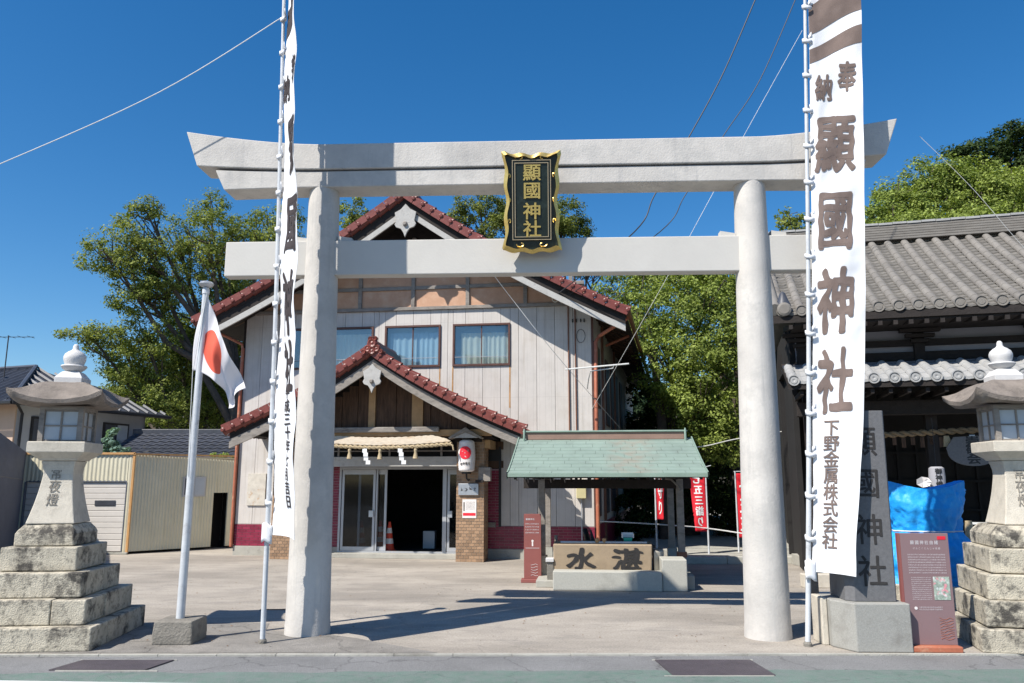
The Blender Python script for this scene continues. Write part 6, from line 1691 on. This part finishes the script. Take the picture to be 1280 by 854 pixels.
for j in range(21):
    x = -7.3+j*0.38; t = min(1, (x-x0h)/hh, (x1h-x)/hh)
    mb.add([(x, y0h, 3.91), (x+0.09, y0h, 3.91), (x+0.09, y0h+hh*t, 3.91+zr*t), (x, y0h+hh*t, 3.91+zr*t), (x+0.045, y0h, 3.97), (x+0.045, y0h+hh*t, 3.97+zr*t)], [(0,4,5,3), (4,1,2,5)])
tag(mb.build('roof_tiling', M['dark_tile'], HS), kind='stuff')
tube('hip_ridge', M['dark_tile'], HS, [(0.55, -0.55, 3.94), (-2.32, 2.32, 5.36), (-4.63, 2.32, 5.36)], 0.07, 6)
tube('gutter', M['black'], HS, [(0.6, -0.6, 3.84), (0.6, 5.2, 3.84)], 0.06, 6)
tube('gutter', M['black'], HS, [(-7.5, -0.6, 3.84), (0.6, -0.6, 3.84)], 0.06, 6)
AT = thing('roof_aerial', 'thin television aerial above the house roof at far left', 'aerial', (-15.75, 24.0, 4.9), 0)
tube('mast', M['cable'], AT, [(0, 0, -0.2), (0, 0, 1.3)], 0.018, 5)
tube('boom', M['cable'], AT, [(-0.3, 0, 1.25), (0.8, 0, 1.25)], 0.010, 5)
for k in range(4): tube('element', M['cable'], AT, [(-0.2+0.3*k, -0.2, 1.25), (-0.2+0.3*k, 0.2, 1.25)], 0.006, 4)

# ================================================================ wires
def wire(name, label, pts, r, m, cat='cable'):
    pts = [Vector(p) for p in pts]; out = []
    for i in range(len(pts)-1):
        p0 = pts[max(i-1, 0)]; p1 = pts[i]; p2 = pts[i+1]; p3 = pts[min(i+2, len(pts)-1)]
        for q in range(8):
            t = q/8; out.append(0.5*((2*p1)+(-p0+p2)*t+(2*p0-5*p1+4*p2-p3)*t*t+(-p0+3*p1-3*p2+p3)*t**3))
    out.append(pts[-1])
    o = tube(name, m, None, out, r, 5); tag(o, label, cat); return o
wire('guy_wire', 'pale guy wire running from the left banner pole down to the left', [(-2.86, 8.9, 7.46), (-4.37, 9.0, 6.5), (-6.25, 9.0, 5.55), (-8.08, 9.0, 4.73), (-11.5, 9.0, 3.1)], 0.006, M['rope_white'])
wire('power_cable', 'left one of the two dark power cables rising from the hall gable', [(0.98, 17.2, 5.85), (2.45, 15, 6.64), (2.89, 15, 7.43), (3.69, 15, 8.78), (4.41, 15, 10.11), (5.23, 15, 11.94)], 0.013, M['cable'])
wire('power_cable', 'right one of the two dark power cables rising from the hall gable', [(1.2, 17.2, 5.8), (2.96, 15, 6.64), (3.51, 15, 7.43), (4.35, 15, 8.72), (5.15, 15, 9.93), (6.08, 15, 11.94)], 0.010, M['cable'])
wire('stay_wire', 'thin pale stay wire falling steeply to the right corner of the hall', [(1.82, 17.9, 3.32), (3.13, 15.0, 5.8), (4.75, 15, 8.69), (6.1, 15, 11.05)], 0.005, M['rope_white'])
wire('stay_wire', 'thin pale wire crossing the front of the hall down to its side', [(-0.4, 15, 5.8), (0.0, 15.2, 5.31), (0.93, 15.6, 4.2), (2.62, 19, 2.99)], 0.005, M['rope_white'])
wire('stay_wire', 'thin white wire dropping past the right end of the shrine hall roof', [(5.29, 9.5, 6.14), (5.9, 9.5, 5.43), (6.47, 9.5, 4.64), (7.5, 9.5, 3.31)], 0.003, M['rope_white'])
wire('barrier_rope', 'low white rope barrier strung behind the water pavilion', [(1.89, 17.2, 0.87), (2.75, 17.2, 0.83), (4.4, 17.84, 0.68), (5.74, 17.0, 0.49)], 0.014, M['rope_white'], 'rope')
wire('rope_line', 'pale line strung through the trees right of the pavilion roof', [(3.9, 19, 2.50), (4.64, 19, 2.55), (5.52, 19, 2.74), (7.5, 19.0, 3.05)], 0.012, M['rope_white'])
MB().prism([(0, 0), (1.25, 0), (1.25, 0.5), (0, 0.5)], 0, 0.05).build('white_panel', M['frosted'], thing('garden_panel', 'pale white panel in the shade beyond the right side of the hall', 'panel', (3.15, 26.5, 2.6), 0))

# ================================================================ trees
def leaves(parent, name, m, ells, density, leaf, rr, squash=1.0, clump=0.42, inner=0.25, stuff=True):
    rg = np.random.default_rng(rr)
    P, Nn, S = [], [], []
    for (cx, cy, cz, rx, ry, rz) in ells:
        area = (rx*ry+ry*rz+rx*rz)
        nc = max(6, int(area*density))
        d = rg.normal(size=(nc, 3)); d /= np.linalg.norm(d, axis=1)[:, None]
        rad = np.where(rg.random(nc) < inner, rg.random(nc)*0.7, 0.72+0.34*rg.random(nc))
        cc = d*rad[:, None]*np.array([rx, ry, rz])+np.array([cx, cy, cz])
        cr = clump*(0.6+0.7*rg.random(nc))
        k = 85
        q = rg.normal(size=(nc, k, 3)); q /= np.linalg.norm(q, axis=2)[:, :, None]
        q *= (rg.random((nc, k, 1))**0.45)
        q[:, :, 2] *= 0.62
        pts = cc[:, None, :]+q*cr[:, None, None]
        nn = q*0.9+d[:, None, :]*0.35+np.array([0, 0, 0.55])+rg.normal(size=(nc, k, 3))*0.45
        P.append(pts.reshape(-1, 3)); Nn.append(nn.reshape(-1, 3))
    P = np.concatenate(P); Nn = np.concatenate(Nn); Nn /= np.linalg.norm(Nn, axis=1)[:, None]
    n = len(P)
    t = np.cross(Nn, rg.normal(size=(n, 3))); t /= np.linalg.norm(t, axis=1)[:, None]
    b = np.cross(Nn, t)
    s = leaf*(0.5+1.05*rg.random(n)**1.5)[:, None]
    V = np.empty((n, 4, 3))
    V[:, 0] = P-t*s*0.55; V[:, 1] = P+b*s*0.30+Nn*s*0.05; V[:, 2] = P+t*s*0.55; V[:, 3] = P-b*s*0.30+Nn*s*0.05
    me = bpy.data.meshes.new(name)
    me.vertices.add(4*n); me.vertices.foreach_set('co', V.reshape(-1))
    me.loops.add(4*n); me.loops.foreach_set('vertex_index', np.arange(4*n, dtype=np.int32))
    me.polygons.add(n); me.polygons.foreach_set('loop_start', np.arange(0, 4*n, 4, dtype=np.int32))
    me.update(calc_edges=True); me.materials.append(m)
    o = link(name, me, parent)
    if stuff: tag(o, kind='stuff')
    return o
def tree(label, base, ells, m, density, leaf, seed, trunk_r=0.3, lean=(0, 0), fork=0.35, cat='tree', clump=0.42, inner=0.25, group=None, name='broadleaf_tree', top=None, twigs=True):
    t = thing(name, label, cat, base, 0, group)
    bx_, by_, bz_ = base
    L = [(x-bx_, y-by_, z-bz_, a, b, c) for x, y, z, a, b, c in ells]
    rr = random.Random(seed)
    zt = max(e[2] for e in L)*fork
    tx, ty = lean
    mb = MB(); n = 7
    path = [(tx*(i/n)**1.3+0.06*math.sin(i*1.7), ty*(i/n)+0.05*math.cos(i*1.3), zt*i/n) for i in range(n+1)]
    mb.tube(path, [trunk_r*(1.35-0.6*(i/n)) if i else trunk_r*1.6 for i in range(n+1)], 10)
    mb.build('trunk', M['bark'], t, smooth=True)
    br = MB(); top_ = Vector(path[-1])
    for k, e in enumerate(L):
        c = Vector(e[:3]); st = Vector(path[rr.randint(n-3, n)])
        mid = st.lerp(c, 0.5)+Vector((rr.uniform(-.3, .3), rr.uniform(-.3, .3), -0.12*(c-st).length*rr.random()))
        rad = trunk_r*0.42*min(1.0, 0.45+max(e[3:])*0.4)
        pts = [st, st.lerp(mid, 0.5)+Vector((0, 0, 0.1)), mid, mid.lerp(c, 0.6), c]
        br.tube(pts, [rad, rad*0.85, rad*0.65, rad*0.42, rad*0.22], 7)
        for q in range(7 if twigs else 3):
            d = Vector((rr.gauss(0, 1), rr.gauss(0, 1), rr.gauss(0.3, 0.8))).normalized()
            s0 = mid.lerp(c, rr.uniform(0.35, 1.0)); tip = c+Vector((d.x*e[3], d.y*e[4], d.z*e[5]))*0.92
            m2 = s0.lerp(tip, 0.5)+Vector((rr.uniform(-.12, .12), rr.uniform(-.12, .12), rr.uniform(-.15, .05)))
            br.tube([s0, m2, tip], [rad*0.30, rad*0.18, 0.012], 5)
    br.build('limbs', M['bark'], t, smooth=True)
    leaves(t, 'crown', m, L, density, leaf, seed, clump=clump, inner=inner)
    return t
LT = [(-13.8, 28.0, 11.8, 0.74, 0.67, 0.57), (-14.0, 28.0, 10.6, 1.19, 1.07, 0.91), (-14.9, 28.0, 9.9, 1.19, 1.07, 0.74), (-13.7, 29.0, 9.6, 1.77, 1.59, 1.12), (-14.0, 29.0, 8.6, 1.47, 1.32, 0.77), (-13.4, 30.0, 11.2, 0.67, 0.82, 0.91), (-12.2, 30.0, 12.5, 0.79, 0.71, 0.67), (-11.7, 29.0, 10.9, 1.00, 1.06, 1.18), (-11.3, 30.0, 10.2, 1.68, 1.51, 1.37), (-10.2, 30.0, 11.2, 1.22, 1.10, 1.22), (-9.8, 31.0, 12.2, 1.13, 1.02, 0.94), (-12.5, 31.0, 8.6, 1.73, 1.56, 1.26), (-10.7, 31.0, 8.3, 1.57, 1.42, 1.42)]
LT2 = [(-16.0, 29.0, 7.2, 1.00, 0.90, 0.47), (-15.3, 30.0, 7.0, 1.28, 1.15, 0.67), (-13.8, 29.0, 7.1, 1.24, 1.11, 0.88), (-14.6, 30.0, 6.0, 1.40, 1.26, 0.85), (-13.4, 31.0, 6.8, 1.42, 1.27, 1.26), (-12.4, 32.0, 6.5, 1.46, 1.46, 1.62), (-13.6, 30.0, 4.6, 1.52, 1.37, 0.91), (-12.8, 32.0, 4.5, 1.62, 1.46, 1.14), (-16.6, 33.0, 5.4, 1.01, 0.90, 0.74), (-11.9, 33.0, 5.1, 1.34, 1.51, 1.68)]
tree('large camphor tree with loose yellow green crown rising left of the hall roof', (-10.3, 31.0, 0), LT, M['leaf_camphor'], 15, 0.088, 11, 0.42, (-0.5, -0.5), 0.42, clump=0.40, inner=0.2)
tree('lower spreading tree with yellow green leaves behind the shed and left lantern', (-12.4, 32.5, 0), LT2, M['leaf_camphor'], 14, 0.088, 12, 0.3, (-0.4, -0.3), 0.40, clump=0.42)
LD = [(-16.5, 35.0, 6.4, 1.60, 1.44, 1.14), (-14.6, 35.0, 6.0, 1.95, 1.76, 1.60), (-13.1, 35.5, 7.2, 1.62, 2.27, 2.52), (-18.1, 36.0, 4.9, 1.46, 1.32, 0.80), (-13.2, 36.0, 9.7, 1.32, 1.51, 1.68), (-14.6, 35.0, 8.2, 1.42, 1.28, 1.07), (-15.2, 34.5, 4.5, 2.10, 1.89, 1.05), (-13.1, 35.0, 4.4, 1.78, 1.60, 1.42)]
tree('dense dark green tree filling the gap behind the lower left branches', (-12.6, 35.5, 0), LD, M['leaf_dark'], 13, 0.12, 25, 0.3, (0, 0), 0.4, clump=0.45, inner=0.35, name='evergreen_tree')
BTa = [(-1.8, 42.0, 16.8, 1.71, 1.54, 0.77), (-3.1, 42.0, 16.1, 1.07, 0.96, 0.60), (0.2, 42.0, 16.4, 1.49, 1.34, 0.94), (0.9, 42.0, 15.4, 2.98, 2.69, 0.85)]
BTb = [(2.7, 42.0, 16.5, 1.36, 1.23, 0.85), (3.6, 42.0, 15.7, 1.19, 1.07, 0.43), (4.7, 42.0, 13.4, 1.28, 1.15, 0.43), (4.2, 42, 14.3, 1.2, 1.1, 0.7)]
BTc = [(-8.8, 42.0, 15.9, 0.51, 0.46, 0.51), (-8.1, 38.0, 15.0, 0.7, 0.86, 0.95), (-8.8, 38.0, 13.4, 0.9, 0.66, 0.9), (-6.9, 39, 14.2, 0.8, 0.8, 0.8)]
tree('tall tree with open flat crown showing behind the gable left of the plaque', (-0.5, 42.5, 0), BTa, M['leaf_olive'], 11, 0.12, 13, 0.4, (0, 0), 0.7, clump=0.45, inner=0.15)
tree('tall tree with layered crown showing right of the plaque', (3.3, 42.5, 0), BTb, M['leaf_olive'], 12, 0.12, 14, 0.35, (0, 0), 0.7, clump=0.45, inner=0.15)
tree('slender tree whose tip shows beside the left gate pillar above the hall roof', (-8.0, 40.0, 0), BTc, M['leaf_camphor'], 9, 0.13, 15, 0.25, (0, 0), 0.75, clump=0.4)
RT = [(3.8, 24.0, 7.5, 1.10, 0.99, 0.97), (4.4, 22.6, 6.3, 1.15, 1.0, 1.13), (5.8, 23.0, 7.0, 1.40, 1.26, 1.40), (6.1, 22.6, 5.4, 1.2, 1.15, 1.28), (4.9, 22.0, 4.9, 1.25, 1.12, 1.04), (5.2, 21.4, 3.8, 0.95, 0.82, 0.95), (4.7, 22.2, 4.0, 0.6, 0.6, 0.6), (4.9, 21.3, 2.7, 0.75, 0.73, 0.55), (5.9, 21.6, 3.0, 0.75, 0.77, 0.85)]
RT2 = [(5.3, 25.0, 8.2, 1.52, 1.37, 0.76), (6.6, 24.0, 8.1, 1.22, 1.10, 0.73), (7.7, 24.0, 6.5, 1.17, 1.68, 1.87), (9.0, 24.5, 5.5, 1.17, 1.68, 1.87), (8.6, 25, 8.0, 1.5, 1.5, 1.2), (10.4, 25.5, 7.6, 1.6, 1.4, 1.4)]
tree('dense bright green tree between the hall and the right gate pillar', (5.2, 24.2, 0), RT, M['leaf_bright'], 26, 0.080, 16, 0.32, (0, -0.3), 0.35, clump=0.36, inner=0.35)
tree('tall green tree rising behind the left end of the shrine hall roof', (7.6, 25.6, 0), RT2, M['leaf_bright'], 19, 0.090, 17, 0.35, (0, -0.3), 0.4, clump=0.40, inner=0.3)
HT = [(14.1, 28.5, 11.9, 0.64, 0.57, 0.52), (15.1, 29.0, 12.7, 0.88, 0.79, 0.77), (16.3, 29.5, 13.4, 1.02, 0.92, 0.90), (17.5, 30.0, 13.7, 1.10, 0.99, 0.91), (14.0, 28.0, 11.2, 0.97, 0.87, 0.74), (15.9, 29.0, 12.1, 1.32, 1.19, 1.00), (17.9, 30.0, 12.9, 1.37, 1.23, 1.22), (14.2, 27.0, 10.5, 1.37, 1.23, 0.65), (15.6, 27.0, 10.5, 1.92, 1.73, 0.75)]
HT2 = [(18.7, 30.0, 13.7, 1.04, 0.93, 0.91), (18.9, 29.0, 12.8, 1.00, 0.90, 0.77), (20.9, 31.0, 14.0, 0.82, 0.85, 0.94), (18.6, 29.0, 12.2, 1.32, 1.19, 1.32), (20.5, 30.0, 12.8, 1.37, 1.37, 1.52), (22.0, 30.0, 13.2, 1.52, 1.64, 1.83), (17.6, 27.0, 10.6, 1.92, 1.73, 0.75), (20.5, 28.0, 11, 1.9, 1.7, 1.0), (24, 30, 12.5, 2, 1.8, 1.8)]
HT3 = [(8.9, 24.0, 10.0, 0.39, 0.35, 0.39), (9.3, 24.2, 9.3, 0.73, 0.66, 0.73), (11.2, 25.0, 9.7, 1.27, 1.14, 0.6), (10.2, 24.6, 8.9, 0.9, 0.9, 0.7), (12.4, 26, 9.6, 1.1, 1.0, 0.8)]
HD = [(20.8, 32.5, 15.9, 1.07, 0.96, 0.76), (22.2, 32.5, 16.6, 1.01, 0.91, 0.76), (19.9, 32.5, 15.1, 0.76, 0.68, 0.44), (22.4, 32.5, 15.1, 1.57, 1.42, 1.10), (19.7, 32.5, 16.0, 0.44, 0.40, 0.25), (23.8, 32.5, 16.2, 1.26, 1.13, 1.26)]
tree('rounded bright green tree standing left behind the shrine hall ridge', (15.4, 28.8, 0), HT, M['leaf_bright'], 20, 0.10, 18, 0.4, (0, 0), 0.6, clump=0.42, inner=0.35)
tree('rounded bright green tree at the right edge behind the shrine hall ridge', (19.8, 29.8, 0), HT2, M['leaf_bright'], 17, 0.10, 19, 0.4, (0, 0), 0.6, clump=0.42, inner=0.35)
tree('small green treetop between the right pillar and the right banner', (10.2, 25.2, 0), HT3, M['leaf_camphor'], 13, 0.11, 20, 0.22, (0, 0), 0.6, clump=0.36)
tree('dark evergreen tree rising highest at the right edge', (21.8, 33.0, 0), HD, M['leaf_dark'], 11, 0.15, 21, 0.35, (0, 0), 0.75, clump=0.45, inner=0.2, name='evergreen_tree')
UD = [(3.0, 27.5, 0.8, 1.5, 1.2, 1.1), (11.5, 27.5, 1.4, 1.9, 1.4, 1.8), (12.5, 28, 4.0, 2.0, 1.6, 2.0), (8.6, 29.5, 5.6, 1.8, 1.5, 1.5), (4.0, 30.0, 2.8, 1.84, 1.48, 1.6), (5.4, 28.5, 1.2, 1.64, 1.48, 1.37), (7.1, 27.5, 1.2, 1.92, 1.33, 1.64), (9.2, 27.0, 1.2, 1.84, 1.48, 1.64), (10.2, 27.5, 3.2, 1.84, 1.97, 2.19), (5.6, 29.0, 4.2, 1.5, 1.4, 1.47), (8.0, 28.0, 3.4, 1.8, 1.4, 1.5), (3.2, 31, 6, 1.5, 1.4, 1.6), (4.6, 30.5, 7.6, 1.6, 1.4, 1.2)]
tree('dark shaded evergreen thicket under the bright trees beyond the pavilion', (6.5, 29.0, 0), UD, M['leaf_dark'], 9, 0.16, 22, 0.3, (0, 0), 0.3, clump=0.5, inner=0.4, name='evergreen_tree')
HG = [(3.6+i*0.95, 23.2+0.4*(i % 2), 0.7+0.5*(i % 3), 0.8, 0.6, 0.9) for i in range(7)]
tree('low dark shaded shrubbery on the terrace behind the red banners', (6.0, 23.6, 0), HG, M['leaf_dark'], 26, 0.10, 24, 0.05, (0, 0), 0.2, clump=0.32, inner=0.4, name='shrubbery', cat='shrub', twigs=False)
for i, (x, y, r, lab) in enumerate(((4.3, 22.4, 0.16, 'thin dark tree trunk in the shade just right of the pavilion'), (6.9, 24.6, 0.2, 'dark tree trunk in the shade behind the right gate pillar'), (8.6, 23.5, 0.18, 'dark tree trunk seen between the right pillar and the banner'))):
    t = thing('tree_trunk', lab, 'tree trunk', (x, y, 0))
    tube('trunk', M['bark'], t, [(0.0, 0, 0), (0.1, 0, 1.5), (0.0, 0.1, 3.5), (-0.2, 0, 5.5)], [r*1.4, r, r*0.85, r*0.6], 9)
# small conifer above the shed
SC = thing('small_conifer', 'small blue green conifer showing above the left shed roof', 'conifer', (-11.0, 21.6, 0))
tube('trunk', M['bark'], SC, [(0, 0, 0), (0, 0, 2.9)], [0.06, 0.02], 6)
leaves(SC, 'crown', M['leaf_blue'], [(0, 0, 3.0, 0.10, 0.1, 0.16), (0.0, 0, 2.75, 0.25, 0.25, 0.12), (0.03, 0, 2.52, 0.42, 0.4, 0.12), (-0.05, 0, 2.3, 0.6, 0.55, 0.12)], 95, 0.07, 31, clump=0.12)
WD = thing('rooftop_weeds', 'tufts of green weeds along the low tiled roof beside the hall', 'weeds', (-8.0, 22.6, 2.3))
leaves(WD, 'leaf_tufts', M['leaf_bright'], [(-0.35, 0, 0.12, 0.2, 0.1, 0.12), (0.15, 0, 0.15, 0.2, 0.1, 0.14), (0.55, 0, 0.1, 0.15, 0.1, 0.1)], 90, 0.07, 32, clump=0.10)
# wooded slope far behind: one mass
mb = MB()
def hz_(x, y): 
    return max(-0.1, 9.5*math.exp(-((x+24)/18)**2)+7*math.exp(-((x-30)/30)**2)+2.5+1.6*noise.noise(Vector((x*0.08, y*0.08, 0))))*min(1, max(0, (y-46)/26))-0.05
mb.grid(lambda u, v: (-90+180*u, 46+60*v, hz_(-90+180*u, 46+60*v)), 60, 20)
o = mb.build('hill', M['soil'], None, kind='structure', smooth=True)
rg = np.random.default_rng(5)
el = []
for i in range(150):
    x = rg.uniform(-60, 60); y = rg.uniform(52, 78); el.append((x, y, hz_(x, y)+0.9, 1.9, 1.8, 1.4))
hw = leaves(None, 'hillside_woods', M['hill_green'], el, 2.2, 0.42, 6, clump=1.0)
tag(hw, 'dark wooded hillside far behind the shrine', kind='stuff')
